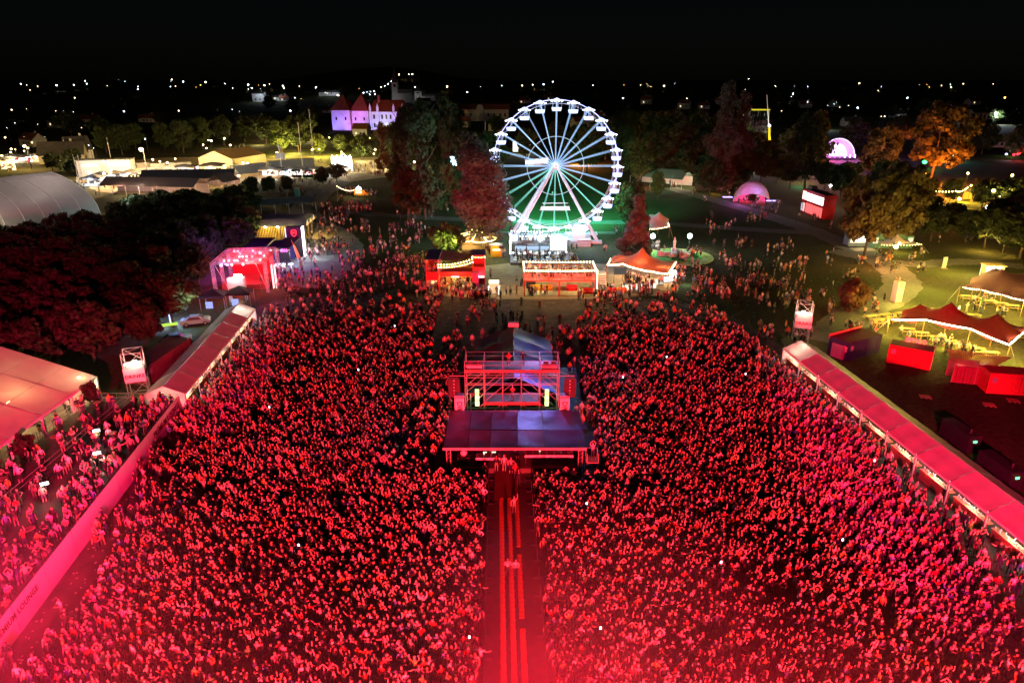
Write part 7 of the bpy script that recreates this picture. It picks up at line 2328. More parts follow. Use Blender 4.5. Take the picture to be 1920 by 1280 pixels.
# containers
r, L = container('navy container with red-lit roof edge beside the right bar tent', G(1588, 678), G(1648, 660), 3.2, 2.7, M_navy, mat('maroon_roof', (.14, .04, .05), .7))
MB().box(-.0, L, 3.2, 3.32, 2.3, 3.0).build('roof_edge', mat('red_lit_board', (.6, .16, .12), .6), r)  # red light on the upstand is put into the board's colour
MB().box(-.03, 0, .3, 1.0, 1.2, 2.0).build('emblem', M_wpaint, r)
r, L = container('red container with white end beneath the word coffee', G(1661, 679), G(1743, 695), 2.6, 2.6, M_redp, mat('maroon_roof', (.14, .04, .05), .7))
MB().box(L, L + .02, .1, 2.5, .1, 2.5).build('end_wall', M_wpaint, r)
MB().box(L + .02, L + .04, 1.4, 1.8, .8, 2.1).build('poster', M_redp, r)
lettering('COFFEE', .75, E_red, r, (L * .55, 2.2, 3.0), (R(90), 0, R(180)), extrude=.05)
cn = G(1848, 737)
r, L = container('red container nearest the right edge with bright red front', cn, (cn.x + 6.1, cn.y - 1.1), 2.7, 2.7, mat('bright_red', (.62, .05, .05), .5), mat('crimson_roof', (.4, .02, .05), .6))
nf = thing('site_fence', 'white mesh site fence between bar tent and navy container', 'fence', (0, 0, .02))
for k, (a_, b_) in enumerate(((G(1556, 668), G(1577, 676)), (G(1577, 676), G(1606, 670)))):
    MB().slab([(a_.x, a_.y, .1), (b_.x, b_.y, .1), (b_.x, b_.y, 2.1), (a_.x, a_.y, 2.1)], .04).build('panel', M_fabric if k == 0 else mat('orange_mesh', (.5, .2, .14), .7), nf)
    MB().tube((b_.x, b_.y, 0), (b_.x, b_.y, 2.2), .04, 5).build('post', M_alu, nf)
# louvred bar hut
h0 = G(1782, 716)
HT_ = thing('louvred_hut', 'maroon bar hut with fan-shaped louvred roof and lit serving side', 'hut', (h0.x, h0.y, 0), R(-16))
MB().box(0, 3.4, 2.2, 2.3, .02, 2.4).build('rear_wall', mat('maroon_curtain', (.22, .02, .05), .6), HT_)
for k in range(8):
    MB().box(.05 + k * .42, .05 + k * .42 + .38, -.02 - .04 * (k % 2), .05, .02, 2.3).build('curtain', mat('maroon_curtain', (.22, .02, .05), .6), HT_)
MB().box(3.42, 4.9, .2, 2.2, .9, 1.0).build('counter_top', M_wpaint, HT_)
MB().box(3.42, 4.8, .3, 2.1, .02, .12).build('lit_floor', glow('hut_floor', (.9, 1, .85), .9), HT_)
for x, y in ((.05, 0), (.05, 2.3), (5.0, .1), (5.4, 2.4), (2.6, 0)):
    MB().box(x - .06, x + .06, y - .06, y + .06, .02, 2.9).build('post', M_wood, HT_)
C0 = [Vector((-.3, -.3, 2.75)), Vector((3.6, -.6, 2.55)), Vector((6.6, 2.0, 3.3)), Vector((-.3, 3.0, 3.35))]
for k in range(28):
    t0, t1 = k / 28, (k + .6) / 28
    a_, b_ = C0[0].lerp(C0[1], t0), C0[3].lerp(C0[2], t0)
    c_, d_ = C0[0].lerp(C0[1], t1), C0[3].lerp(C0[2], t1)
    MB().slab([a_, c_, d_, b_], .06).build('louvre', mat('louvre_red', (.40, .12, .10), .6), HT_)
MB().path([C0[0], C0[1], C0[2], C0[3], C0[0]], .06, 4).build('roof_frame', M_wood, HT_)
point(Vector((h0.x + 4.0, h0.y - .4, 2.3)), (.95, 1, .8), 90, .2)
point(Vector((h0.x + 1.8, h0.y + 1.2, 1.6)), (1, .6, .3), 60, .2)
# generators and boxes in the dark behind the right bar tent
for k, (u, v) in enumerate(((1795, 828), (1868, 893))):
    g = G(u, v)
    c_ = thing('generator', 'dark generator behind the right bar tent, the farther of two' if k == 0 else 'dark generator behind the right bar tent, the nearer of two', 'generator', (g.x, g.y, .02), R(95))
    MB().box(-2.2, 2.0, -.7, .7, .15, 1.8).build('body', M_dsteel, c_)
    MB().box(-2.3, 2.1, -.8, .8, .0, .15).build('skid', M_dsteel, c_)
    MB().tube((-1.4, 0, 1.8), (-1.4, 0, 2.3), .1, 6).build('exhaust', M_dsteel, c_)
    MB().box(-2.24, -2.2, -.2, .15, 1.1, 1.3).build('green_lamp', E_green, c_)
for u, v in ((1900, 752), (1735, 745), (1855, 760)):
    g = G(u, v)
    c_ = thing('pallet', 'wooden pallet lying on the dark grass %s' % ('below the bright red container' if u == 1900 else ('in front of the louvred hut' if u == 1735 else 'between louvred hut and bar tent')), 'pallet', (g.x, g.y, .01), R(-15))
    for k in range(6):
        MB().box(-.6, .6, -.5 + k * .18, -.36 + k * .18, .1, .13).build('board', M_wood, c_)
    for x in (-.55, 0, .5):
        MB().box(x - .05, x + .05, -.5, .54, 0, .1).build('runner', M_wood, c_)
# red wash on the tall red trees from the far stage rig
spot((0, -4, 22), (-7.5, 150, 14), (1, .10, .14), 520000, 6.6, .6, .5, 'stage_spot')
spot((6, -4, 22), (26, 141, 9), (1, .09, .10), 340000, 6.5, .6, .5, 'stage_spot')
spot((20, -4, 20), (75, 84, 2), (1, .03, .08), 130000, 28, .7, .5, 'stage_spot')
spot((-20, -4, 22), (-66, 96, 5), (1, .06, .06), 42000, 34, .8, .5, 'stage_spot')

for u, v, q, z in ((1738, 548, 7500, 6), (1700, 578, 4200, 4), (1790, 592, 2400, 2), (1790, 515, 6500, 6), (1770, 650, 1300, 2), (1840, 672, 1300, 2), (1880, 606, 1500, 2), (1640, 600, 1200, 4)):  # added fills without fixtures, to brighten the lawn
    g = G(u, v)
    point((g.x, g.y, z), (1, .8, .12), q, .5, 'lawn_fill')

# trampled cups and paper
lit = MB()
for _ in range(900):
    if random.random() < .45:
        x, y = random.uniform(-40, 40), random.uniform(84, 116)
    elif random.random() < .5:
        y = random.uniform(30, 60)
        x = lounge_x(y) + random.uniform(.4, 7)
    else:
        g = G(random.uniform(500, 1700), random.uniform(440, 600))
        x, y = g.x, g.y
    a_ = random.random() * 6.28
    lit.obox((x, y, .05), (random.uniform(.08, .2), random.uniform(.06, .14), .03), a_)
o = lit.build('litter', mat('paper_litter', (.5, .48, .45), .8), None, kind='stuff')
o['label'] = 'paper cups and litter trampled on the open ground'

# small lamps hung among the trees
k_n = 0
for (u0, u1, v0, v1, n, e, c) in ((380, 520, 262, 300, 7, E_townw, WARM), (520, 700, 270, 312, 12, E_yel, YELL), (700, 780, 296, 322, 5, E_warm, WARM), (0, 140, 280, 308, 8, E_yel, WARM), (180, 480, 322, 352, 14, E_warm, WARM), (1470, 1560, 300, 360, 6, E_yel, WARM), (1780, 1915, 352, 400, 12, E_yel, YELL), (1640, 1760, 350, 392, 6, E_orange, (1, .4, .08)), (1300, 1480, 300, 345, 4, E_white, COOL)):
    for q_ in range(n):
        k_n += 1
        u, v = random.uniform(u0, u1), random.uniform(v0, v1)
        g = G(u, v)
        h_ = random.uniform(3.0, 6.5)
        l = thing('tree_lamp', 'small lamp on a thin pole glowing among dark trees and stalls', 'lamp', (g.x, g.y, terrain(g.x, g.y)), 0, 'small lamps among the trees and stalls')
        MB().tube((0, 0, 0), (0, 0, h_), .06, 5).build('pole', M_dsteel, l)
        MB().ball((0, 0, h_ + .3), random.uniform(.28, .6), 0, 6, 4, .8).build('lamp_head', e, l)
        if q_ % 2 == 0:
            point((g.x, g.y - 1.2, h_ + .3), c, random.uniform(900, 2600), .3)
# ================================================================== PEOPLE
from mathutils import noise as mnoise
def skeleton(pose):
    """joints (x, y, z, rx, ry) and bones of a standing figure facing -y; pose gives elbow and hand of both arms"""
    J = [(0, 0, .95, .145, .105), (0, 0, 1.12, .125, .09), (0, .01, 1.34, .165, .105), (0, .0, 1.50, .052, .052), (0, -.012, 1.575, .062, .074), (0, -.008, 1.66, .080, .094), (0, .0, 1.745, .058, .07)]
    B = [(0, 1), (1, 2), (2, 3), (3, 4), (4, 5), (5, 6)]
    reg = ['hip', 'torso', 'torso', 'skin', 'head', 'head', 'head']
    for sx, (el, ha) in zip((1, -1), pose):
        n = len(J)
        J += [(sx * .195, .01, 1.42, .058, .058), (sx * el[0], el[1], el[2], .042, .042), (sx * ha[0], ha[1], ha[2], .034, .036), (sx * (ha[0] + (ha[0] - el[0]) * .38), ha[1] + (ha[1] - el[1]) * .38, ha[2] + (ha[2] - el[2]) * .38, .038, .028)]
        B += [(2, n), (n, n + 1), (n + 1, n + 2), (n + 2, n + 3)]
        reg += ['torso', 'sleeve', 'skin', 'skin']
    for sx in (1, -1):
        n = len(J)
        J += [(sx * .10, .0, .86, .088, .092), (sx * .115, -.02, .48, .058, .062), (sx * .12, .02, .09, .04, .045), (sx * .135, -.13, .035, .042, .03)]
        B += [(0, n), (n, n + 1), (n + 1, n + 2), (n + 2, n + 3)]
        reg += ['leg', 'leg', 'shin', 'shoe']
    return J, B, reg


POSES = {
    'standing still': (((.27, .03, 1.16), (.28, -.06, .92)), ((.27, .03, 1.16), (.28, -.06, .92))),
    'arms crossed': (((.28, -.06, 1.14), (.02, -.24, 1.20)), ((.28, -.06, 1.14), (.05, -.24, 1.15))),
    'both arms raised': (((.33, -.06, 1.66), (.30, -.10, 1.95)), ((.33, -.06, 1.66), (.30, -.10, 1.95))),
    'hands joined overhead': (((.29, -.04, 1.70), (.06, -.06, 1.95)), ((.29, -.04, 1.70), (.06, -.06, 1.95))),
    'one arm raised': (((.30, -.10, 1.68), (.25, -.14, 1.98)), ((.27, .03, 1.16), (.28, -.06, .92))),
    'hands at face': (((.27, -.12, 1.20), (.07, -.22, 1.50)), ((.27, -.12, 1.20), (.07, -.22, 1.50))),
    'one hand on hip': (((.40, .02, 1.20), (.20, -.08, 1.02)), ((.27, .03, 1.16), (.28, -.06, .92))),
    'arms spread wide': (((.46, -.06, 1.40), (.70, -.12, 1.55)), ((.46, -.06, 1.40), (.70, -.12, 1.55))),
    'clapping in front': (((.26, -.12, 1.18), (.05, -.38, 1.28)), ((.26, -.12, 1.18), (.05, -.38, 1.28))),
}
REG = {'torso': 0, 'sleeve': 0, 'hip': 1, 'leg': 1, 'skin': 2, 'head': 2, 'shin': 1, 'shoe': 3}


def body_mesh(pose_name, level, shorts=False, longsleeve=False, thin=1.0):
    J, B, reg = skeleton(POSES[pose_name])
    me = bpy.data.meshes.new('skel')
    me.from_pydata([j[:3] for j in J], B, [])
    bm = bmesh.new()
    bm.from_mesh(me)
    lay = bm.verts.layers.skin.verify()
    bm.verts.ensure_lookup_table()
    for v, j in zip(bm.verts, J):
        v[lay].radius = j[3:5]
        v[lay].use_root = v.index == 0
    bm.to_mesh(me)
    bm.free()
    o = bpy.data.objects.new('skel', me)
    col.objects.link(o)
    md = o.modifiers.new('skin', 'SKIN')
    md.branch_smoothing = 0.3
    if level:
        o.modifiers.new('sub', 'SUBSURF').levels = level
        o.modifiers['sub'].render_levels = level
    if thin < 1:
        o.modifiers.new('thin', 'DECIMATE').ratio = thin
    dg = bpy.context.evaluated_depsgraph_get()
    out = bpy.data.meshes.new_from_object(o.evaluated_get(dg))
    bpy.data.objects.remove(o)
    bpy.data.meshes.remove(me)
    n = len(out.vertices)
    co = np.zeros(n * 3, np.float32)
    out.vertices.foreach_get('co', co)
    co = co.reshape(-1, 3)
    # which region each vertex belongs to: nearest bone, and where along it
    best = np.full(n, 1e9)
    rg = np.zeros(n, int)
    Jp = np.array([j[:3] for j in J])
    for a, b in B:
        A_, D_ = Jp[a], Jp[b] - Jp[a]
        t = np.clip(((co - A_) @ D_) / (D_ @ D_), 0, 1)
        rad = (J[a][3] * (1 - t) + J[b][3] * t)
        d = np.linalg.norm(co - (A_ + t[:, None] * D_), axis=1) / rad
        ra, rb_ = reg[a], reg[b]
        for i in np.nonzero(d < best)[0]:
            best[i] = d[i]
            k = rb_ if (t[i] > .55 or ra in ('hip',) and rb_ == 'leg') else ra
            if k == 'sleeve':
                k = 'torso' if longsleeve else 'skin'
            if ra == 'sleeve' and longsleeve and t[i] < .95:
                k = 'torso'
            if rb_ == 'shin' and ra == 'leg' and shorts:
                k = 'skin' if t[i] > .35 else 'leg'
            if ra == 'shin' and shorts and t[i] < .8:
                k = 'skin'
            rg[i] = REG[k]
    head = co[:, 2] > 1.53
    rg[head & (np.abs(co[:, 0]) < .13) & (np.linalg.norm(co[:, :2], axis=1) < .14)] = 2
    return out, co, rg


# --- material slots of a person: top, bottoms, skin, shoes
def person_mats():
    def m(name, rough=.8):
        x = bpy.data.materials.new(name)
        x.use_nodes = True
        x.node_tree.nodes['Principled BSDF'].inputs['Roughness'].default_value = rough
        return x
    top = m('clothing_top')
    nt = top.node_tree
    oi = nt.nodes.new('ShaderNodeObjectInfo')
    nt.links.new(oi.outputs['Color'], nt.nodes['Principled BSDF'].inputs['Base Color'])
    def ramp(x, cols):
        nt = x.node_tree
        oi = nt.nodes.new('ShaderNodeObjectInfo')
        rp = nt.nodes.new('ShaderNodeValToRGB')
        rp.color_ramp.interpolation = 'CONSTANT'
        while len(rp.color_ramp.elements) < len(cols):
            rp.color_ramp.elements.new(.5)
        for i, c in enumerate(cols):
            rp.color_ramp.elements[i].position = i / len(cols)
            rp.color_ramp.elements[i].color = (*c, 1)
        nt.links.new(oi.outputs['Random'], rp.inputs[0])
        nt.links.new(rp.outputs[0], nt.nodes['Principled BSDF'].inputs['Base Color'])
        return x
    bot = ramp(m('clothing_bottoms'), [(.02, .025, .05), (.015, .015, .017), (.08, .09, .13), (.22, .18, .12), (.03, .03, .035)])
    skin = ramp(m('skin', .55), [(.52, .34, .25), (.60, .42, .32), (.45, .28, .19), (.56, .38, .29)])
    return [top, bot, skin, mat('shoe', (.05, .05, .05), .7)]


PM = person_mats()
HAIRM = bpy.data.materials.new('hair')
HAIRM.use_nodes = True
_oi = HAIRM.node_tree.nodes.new('ShaderNodeObjectInfo')
HAIRM.node_tree.links.new(_oi.outputs['Color'], HAIRM.node_tree.nodes['Principled BSDF'].inputs['Base Color'])
HAIRM.node_tree.nodes['Principled BSDF'].inputs['Roughness'].default_value = .6

FINE = {}
COARSE, DISTANT = [], []
for i, pn in enumerate(POSES):
    me, co, rg = body_mesh(pn, 1, shorts=i % 2 == 0, longsleeve=i % 4 == 1)
    for m_ in PM:
        me.materials.append(m_)
    # nose, brow and chin so that the head has a face
    for v in me.vertices:
        x, y, z = v.co
        if z > 1.52 and abs(x) < .16 and abs(y) < .16 and rg[v.index] == 2:
            if y < -.05 and abs(x) < .03 and 1.58 < z < 1.66:
                v.co.y -= .022
            if z < 1.57 and y < -.03:
                v.co.y -= .01
            v.co.x *= .92
    mi = [int(max(rg[list(p.vertices)])) if 2 in rg[list(p.vertices)] else int(rg[p.vertices[0]]) for p in me.polygons]
    mi = [int(np.bincount(rg[list(p.vertices)]).argmax()) for p in me.polygons]
    me.polygons.foreach_set('material_index', mi)
    me.polygons.foreach_set('use_smooth', [True] * len(me.polygons))
    FINE[pn] = me
    for variant, thin in ((0, .8), (1, .8), (0, .38), (1, .38)):
        me, co, rg = body_mesh(pn, 0, shorts=(i + variant) % 2 == 0, longsleeve=(i + variant) % 3 == 0, thin=thin)
        me.calc_loop_triangles()
        tri = np.zeros(len(me.loop_triangles) * 3, np.int32)
        me.loop_triangles.foreach_get('vertices', tri)
        rr = rg.copy()
        hd = (co[:, 2] > 1.53) & (co[:, 2] < 1.84) & (np.linalg.norm(co[:, :2], axis=1) < .13)
        rr[hd & ((co[:, 2] > 1.73) | (co[:, 1] > .06))] = 4       # hair
        (COARSE if thin > .5 else DISTANT).append((co, tri.reshape(-1, 3), rr))
        bpy.data.meshes.remove(me)


def hair_mesh(kind):
    mb = MB()
    n = 10
    rows = [(1.822, .0), (1.812, .045), (1.78, .085), (1.745, .098), (1.69, .106), (1.63, .10)]
    if kind == 'long':
        rows += [(1.52, .105), (1.40, .10), (1.33, .06)]
    elif kind == 'bob':
        rows += [(1.55, .10), (1.50, .07)]
    vs = []
    for z, r in rows:
        for i in range(n):
            a = math.pi * (-.12 + 1.24 * i / (n - 1))       # open at the face, which looks along -y
            yy = math.sin(a)
            vs.append((r * math.cos(a), .012 + r * yy * 1.05 if z < 1.74 else .005 + r * math.sin(2 * math.pi * i / n), z) if z < 1.74 else (r * math.cos(2 * math.pi * i / n), .018 + r * (1.08 if math.sin(2 * math.pi * i / n) > 0 else .72) * math.sin(2 * math.pi * i / n), z))
    fs = []
    for j in range(len(rows) - 1):
        closed = rows[j + 1][0] >= 1.74
        for i in range(n if closed else n - 1):
            k = (i + 1) % n
            fs.append((j * n + i, (j + 1) * n + i, (j + 1) * n + k, j * n + k))
    # the crown-to-side seam
    mb.add(vs, fs)
    if kind == 'cap':
        mb.add([(-.08, -.08, 1.735), (.08, -.08, 1.735), (.06, -.2, 1.72), (-.06, -.2, 1.72), (-.08, -.08, 1.75), (.08, -.08, 1.75)], [(0, 3, 2, 1), (4, 5, 2, 3)])
    if kind == 'bun':
        mb.ball((0, .09, 1.77), .06, 0, 6, 4)
    return mb.mesh('hair' if kind != 'cap' else 'cap', HAIRM, True)


HAIR = {k: hair_mesh(k) for k in ('short', 'long', 'bob', 'bun', 'cap')}
HAIRC = {'dark': (.02, .015, .012), 'brown': (.07, .04, .02), 'fair': (.38, .26, .12)}
TOPS = {'white': (.72, .70, .68), 'black': (.018, .018, .02), 'grey': (.28, .28, .29), 'red': (.55, .05, .04), 'navy': (.03, .04, .12), 'orange': (.65, .20, .05), 'pink': (.65, .35, .38), 'olive': (.14, .14, .06), 'blue': (.10, .20, .48), 'beige': (.55, .45, .33), 'green': (.08, .30, .10), 'yellow': (.70, .52, .08)}
TOPW = [('white', 14), ('black', 42), ('grey', 10), ('red', 5), ('navy', 6), ('orange', 3), ('pink', 6), ('olive', 5), ('blue', 3), ('beige', 8), ('green', 3), ('yellow', 2)]
TNAMES = [t for t, w in TOPW for _ in range(w)]
POSEW = ['standing still'] * 26 + ['arms crossed'] * 8 + ['both arms raised'] * 4 + ['hands joined overhead'] * 2 + ['one arm raised'] * 3 + ['hands at face'] * 6 + ['one hand on hip'] * 4 + ['arms spread wide'] * 1 + ['clapping in front'] * 8
GARM = ['T-shirt', 'shirt', 'top', 'hoodie']
used = set()


def person(label, pos, rz, pose, top, hair='short', hc='dark', group=None, scale=1.0):
    o = link('person', FINE[pose], None, pos, rz, scale=scale)
    o.color = (*TOPS[top], 1)
    tag(o, label, 'person', group)
    h = link('cap' if hair == 'cap' else 'hair', HAIR[hair], o)
    h.color = (*(HAIRC[hc] if hair != 'cap' else TOPS[random.choice(['white', 'black', 'red', 'navy'])]), 1)
    return o


# ---- people who stand out
def at(u, v, z=0):
    g = G(u, v, z)
    return (g.x, g.y, z + .02)
special = [
    (at(952, 1081), 0.1, 'hands at face', 'white', 'short', 'dark', 'person in white shirt and pale shorts walking in the striped lane, left of two'),
    (at(967, 1083), -.1, 'arms crossed', 'white', 'long', 'dark', 'person in white top and dark trousers in the striped lane, right of two'),
    (at(964, 962), .3, 'one arm raised', 'beige', 'short', 'brown', 'person crouching alone at the top right of the striped lane'),
    ((-1.5, 57.2, .57), .1, 'hands at face', 'black', 'short', 'dark', 'person in dark top at the left of the group on the carpet ramp'),
    ((-.75, 57.3, .57), 0, 'standing still', 'white', 'long', 'fair', 'person in white dress at the head of the carpet ramp'),
    ((-.1, 57.0, .50), -.2, 'one hand on hip', 'pink', 'long', 'brown', 'person in pink top third from left on the carpet ramp'),
    ((.35, 56.2, .40), -.1, 'arms crossed', 'red', 'short', 'dark', 'person in red top at the right edge of the carpet ramp'),
    ((.62, 55.2, .28), .1, 'hands at face', 'black', 'bob', 'dark', 'person in dark top and pale shorts lowest on the carpet ramp'),
    ((-1.9, 59.2, .57), 0, 'standing still', 'blue', 'short', 'dark', 'person in blue shirt on the platform behind the ramp group'),
    ((.55, 59.6, .57), .2, 'one arm raised', 'orange', 'short', 'dark', 'person with raised arm behind the ramp group on the platform'),
    ((2.6, 59.8, .57), 0, 'arms crossed', 'orange', 'short', 'brown', 'operator with crossed arms behind the long mixing desk'),
    ((3.7, 60.0, .57), 0, 'clapping in front', 'black', 'short', 'dark', 'operator in black behind the middle of the long mixing desk'),
    ((4.6, 60.2, .57), 0, 'clapping in front', 'beige', 'cap', 'dark', 'operator in beige second from right behind the long mixing desk'),
    ((5.9, 60.2, .57), 0, 'standing still', 'black', 'short', 'fair', 'operator at the right end of the long mixing desk'),
    ((-2.9, 59.9, .57), .3, 'both arms raised', 'black', 'short', 'dark', 'operator with both arms up behind the short lighting desk'),
    ((-2.6, 56.9, .02), -.2, 'arms crossed', 'black', 'short', 'dark', 'guard in black standing at the left of the carpet ramp'),
    ((7.8, 57.8, 1.66), 0, 'hands joined overhead', 'pink', 'short', 'dark', 'person seated high on the small scaffold stand'),
    ((.05, 66.2, 3.82), 0, 'hands at face', 'red', 'short', 'dark', 'camera operator on the lower deck of the scaffold tower'),
    ((-.35, 66.6, 7.52), .1, 'clapping in front', 'red', 'short', 'dark', 'camera operator at the middle of the top scaffold deck'),
    ((1.15, 66.9, 7.52), 0, 'hands at face', 'black', 'short', 'dark', 'person in black watching from the top scaffold deck'),
    (at(120, 1158), -.4, 'clapping in front', 'white', 'short', 'dark', 'person in white at the foot of the premium lounge banner'),
    (at(272, 905), 2.6, 'arms crossed', 'white', 'short', 'dark', 'person in white walking close along the banner wall'),
    (at(257, 915), -.4, 'standing still', 'black', 'short', 'dark', 'guard in dark jacket standing against the banner wall middle'),
    (at(197, 985), -.4, 'standing still', 'navy', 'short', 'dark', 'guard in navy leaning at the nearer banner wall'),
]
for pos, rz, pose, top, hair, hc, lab in special:
    person(lab, pos, rz, pose, top, hair, hc)

# ---- everybody else: positions first
def left_edge(y):
    if y < 71:
        return lounge_x(y) + .5
    return -37.4 - (y - 70.7) * .09 + .6
def right_edge(y):
    return 41.3 - (y - 29.5) * .0886 - 1.0
pts = []      # x, y, z, heading


def density(x, y):
    if abs(x - lane_x(y)) < 2.35 and y < 57.5:
        return 0
    if -7.4 < x < 9.0 and 56.0 < y < 66.2:
        return 0
    if -7.0 < x < 7.2 and 65 < y < 86.5:
        return 0
    if 5.4 < x < 8.6 and 66 < y < 84:
        return .25
    d = 2.55 if y < 62 else (2.2 if y < 80 else 1.5)
    if x < left_edge(y) + 4.5 and y < 64:          # the looser corner by the banner
        t = (x - left_edge(y)) / 4.5
        d = .3 + d * max(0, t) ** 1.6 * .8
        if 38 < y < 46 and x < left_edge(y) + 3:
            d = .1
    if x > 30 and y < 60:
        d *= max(.35, 1 - (x - 30) / 14)
    if -13 < x < -7 and 55 < y < 72:
        d *= .45
    if -12 < x < 11 and y > 84:
        d *= .12
    if y > 88:
        d *= max(.04, 1 - (y - 88) / 28)
    if y > 100 and -34 < x < 30:
        d *= .6
    return d * (0.72 + 0.56 * (0.5 + 0.5 * mnoise.noise(Vector((x * .23, y * .23, 0))) * 1.6))


yy = 22.5
while yy < 119:
    x = left_edge(yy) + random.random() * .5
    while x < right_edge(yy):
        d = density(x, yy)
        if random.random() < d * .56 * .56:
            pts.append((x + random.uniform(-.22, .22), yy + random.uniform(-.22, .22), 0.02, random.gauss(0, .35)))
        x += .56
    yy += .56
# lounge guests
yy = 24.0
while yy < 70.5:
    x = -47.6
    while x < lounge_x(yy) - .7:
        near = 1.3 if x > lounge_x(yy) - 2.6 else .55
        if random.random() < near * .49:
            up = x < -43.5
            pts.append((x + random.uniform(-.2, .2), yy + random.uniform(-.2, .2), 1.77 if up else 1.22, random.gauss(.5, .6)))
        x += .7
    yy += .7
for _ in range(160):
    pts.append((random.uniform(-62, -49.6), random.uniform(40, 72), .05, random.uniform(0, 6.28)))
# loose groups elsewhere, by where the picture shows them
LOOSE = [  # u0, u1, v0, v1, how many
    (480, 800, 470, 560, 230), (520, 780, 440, 520, 70), (600, 720, 360, 430, 60), (560, 660, 415, 470, 60), (655, 755, 300, 328, 110), (600, 820, 385, 440, 50), (500, 640, 340, 372, 60),
    (690, 800, 430, 500, 60), (800, 915, 552, 566, 60), (815, 905, 545, 551, 30), (915, 985, 480, 560, 26), (970, 1085, 466, 494, 46), (985, 1110, 548, 566, 18), (1110, 1260, 545, 566, 70), (1170, 1250, 525, 546, 40), (1255, 1420, 495, 560, 130), (1225, 1320, 462, 492, 36), (1420, 1520, 470, 580, 60), (1300, 1500, 360, 430, 34), (1330, 1480, 380, 470, 30),
    (1480, 1560, 395, 440, 16), (1640, 1720, 478, 520, 28), (1600, 1720, 480, 560, 24), (1500, 1660, 560, 640, 36), (1400, 1600, 520, 660, 60), (1790, 1900, 560, 600, 26), (1680, 1890, 625, 670, 26), (1680, 1730, 500, 515, 6), (1720, 1840, 430, 500, 16), (1380, 1430, 378, 392, 12), (860, 1060, 566, 640, 40), (870, 930, 455, 480, 24), (1240, 1300, 340, 356, 20), (985, 1040, 345, 380, 10), (330, 480, 335, 350, 40), (160, 300, 345, 372, 30), (420, 500, 275, 300, 30), (620, 1000, 385, 470, 70), (1300, 1560, 440, 560, 60), (1090, 1160, 430, 480, 10), (540, 700, 330, 400, 50)]
for u0, u1, v0, v1, n in LOOSE:
    cl = [(random.uniform(u0, u1), random.uniform(v0, v1)) for _ in range(max(2, n // 4))]
    for _ in range(n):
        c = random.choice(cl)
        u = min(max(random.gauss(c[0], (u1 - u0) * .05), u0), u1)
        v = min(max(random.gauss(c[1], (v1 - v0) * .05), v0), v1)
        g = G(u, v)
        pts.append((g.x + random.uniform(-.6, .6), g.y + random.uniform(-.6, .6), .03, random.uniform(0, 6.28)))
# guests on the raised decks
bp = G(1050, 556)
for _ in range(46):
    pts.append((bp.x + random.uniform(-6, 6), bp.y + random.uniform(.4, 5.8), 3.0, random.uniform(0, 6.28)))
wp = G(1022, 497)
for _ in range(40):
    pts.append((wp.x + random.uniform(-6.8, 6.5), wp.y + random.uniform(.3, 6), .5, random.uniform(0, 6.28)))
for _ in range(22):
    pts.append((wp.x + random.uniform(-6.3, 1.2), wp.y + random.uniform(4.8, 8.2), 3.15, random.uniform(0, 6.28)))
rp_ = G(855, 550)
for _ in range(12):
    pts.append((rp_.x + random.uniform(-5, -3.3), rp_.y + random.uniform(.4, 5.5), 3.0, random.uniform(0, 6.28)))
for _ in range(30):
    pts.append((rp_.x + random.uniform(-2.8, 2.7), rp_.y + random.uniform(.5, 6), .05, random.uniform(0, 6.28)))

# nearest to the camera and inside the frame: individuals
def in_frame(p):
    d = p[1] * math.cos(PITCH) + (CAM_H - p[2] - 1.6) * math.sin(PITCH)
    u = 960 + FPX * p[0] / d
    v = 640 - FPX * (p[1] * math.sin(PITCH) - (CAM_H - p[2] - 1.6) * math.cos(PITCH)) / d
    return 4 < u < 1916 and v < 1276, d
cand = []
for i, p in enumerate(pts):
    ok, d = in_frame(p)
    if ok:
        cand.append((d, i))
cand.sort()
near = set(i for d, i in cand[:270])
for i in sorted(near):
    x, y, z, h = pts[i]
    if z > 1:
        zone = 'on the lounge terrace'
    else:
        dx = x - lane_x(y)
        zone = ('by the banner wall' if dx < -22 else 'far left of lane' if dx < -14 else 'well left of lane' if dx < -7 else 'just left of lane' if dx < 0
                else 'just right of lane' if dx < 7 else 'well right of lane' if dx < 14 else 'far right of lane' if dx < 22 else 'nearing the bar tent')
    for _ in range(200):
        pose, top, hair = random.choice(POSEW), random.choice(TNAMES), random.choice(['short', 'short', 'short', 'long', 'long', 'bob', 'bun', 'cap'])
        hc = random.choice(['dark', 'dark', 'brown', 'fair'])
        hw = 'wearing a cap' if hair == 'cap' else ('with %s %s' % (hc, {'short': 'short hair', 'long': 'long hair', 'bob': 'bobbed hair', 'bun': 'hair bun'}[hair]))
        lab = 'person in %s top %s, %s, %s' % (top, hw, pose, zone)
        if lab not in used:
            break
    used.add(lab)
    person(lab, (x, y, z), h, pose, top, hair, hc, 'people in the front of the crowd', random.uniform(.93, 1.07))

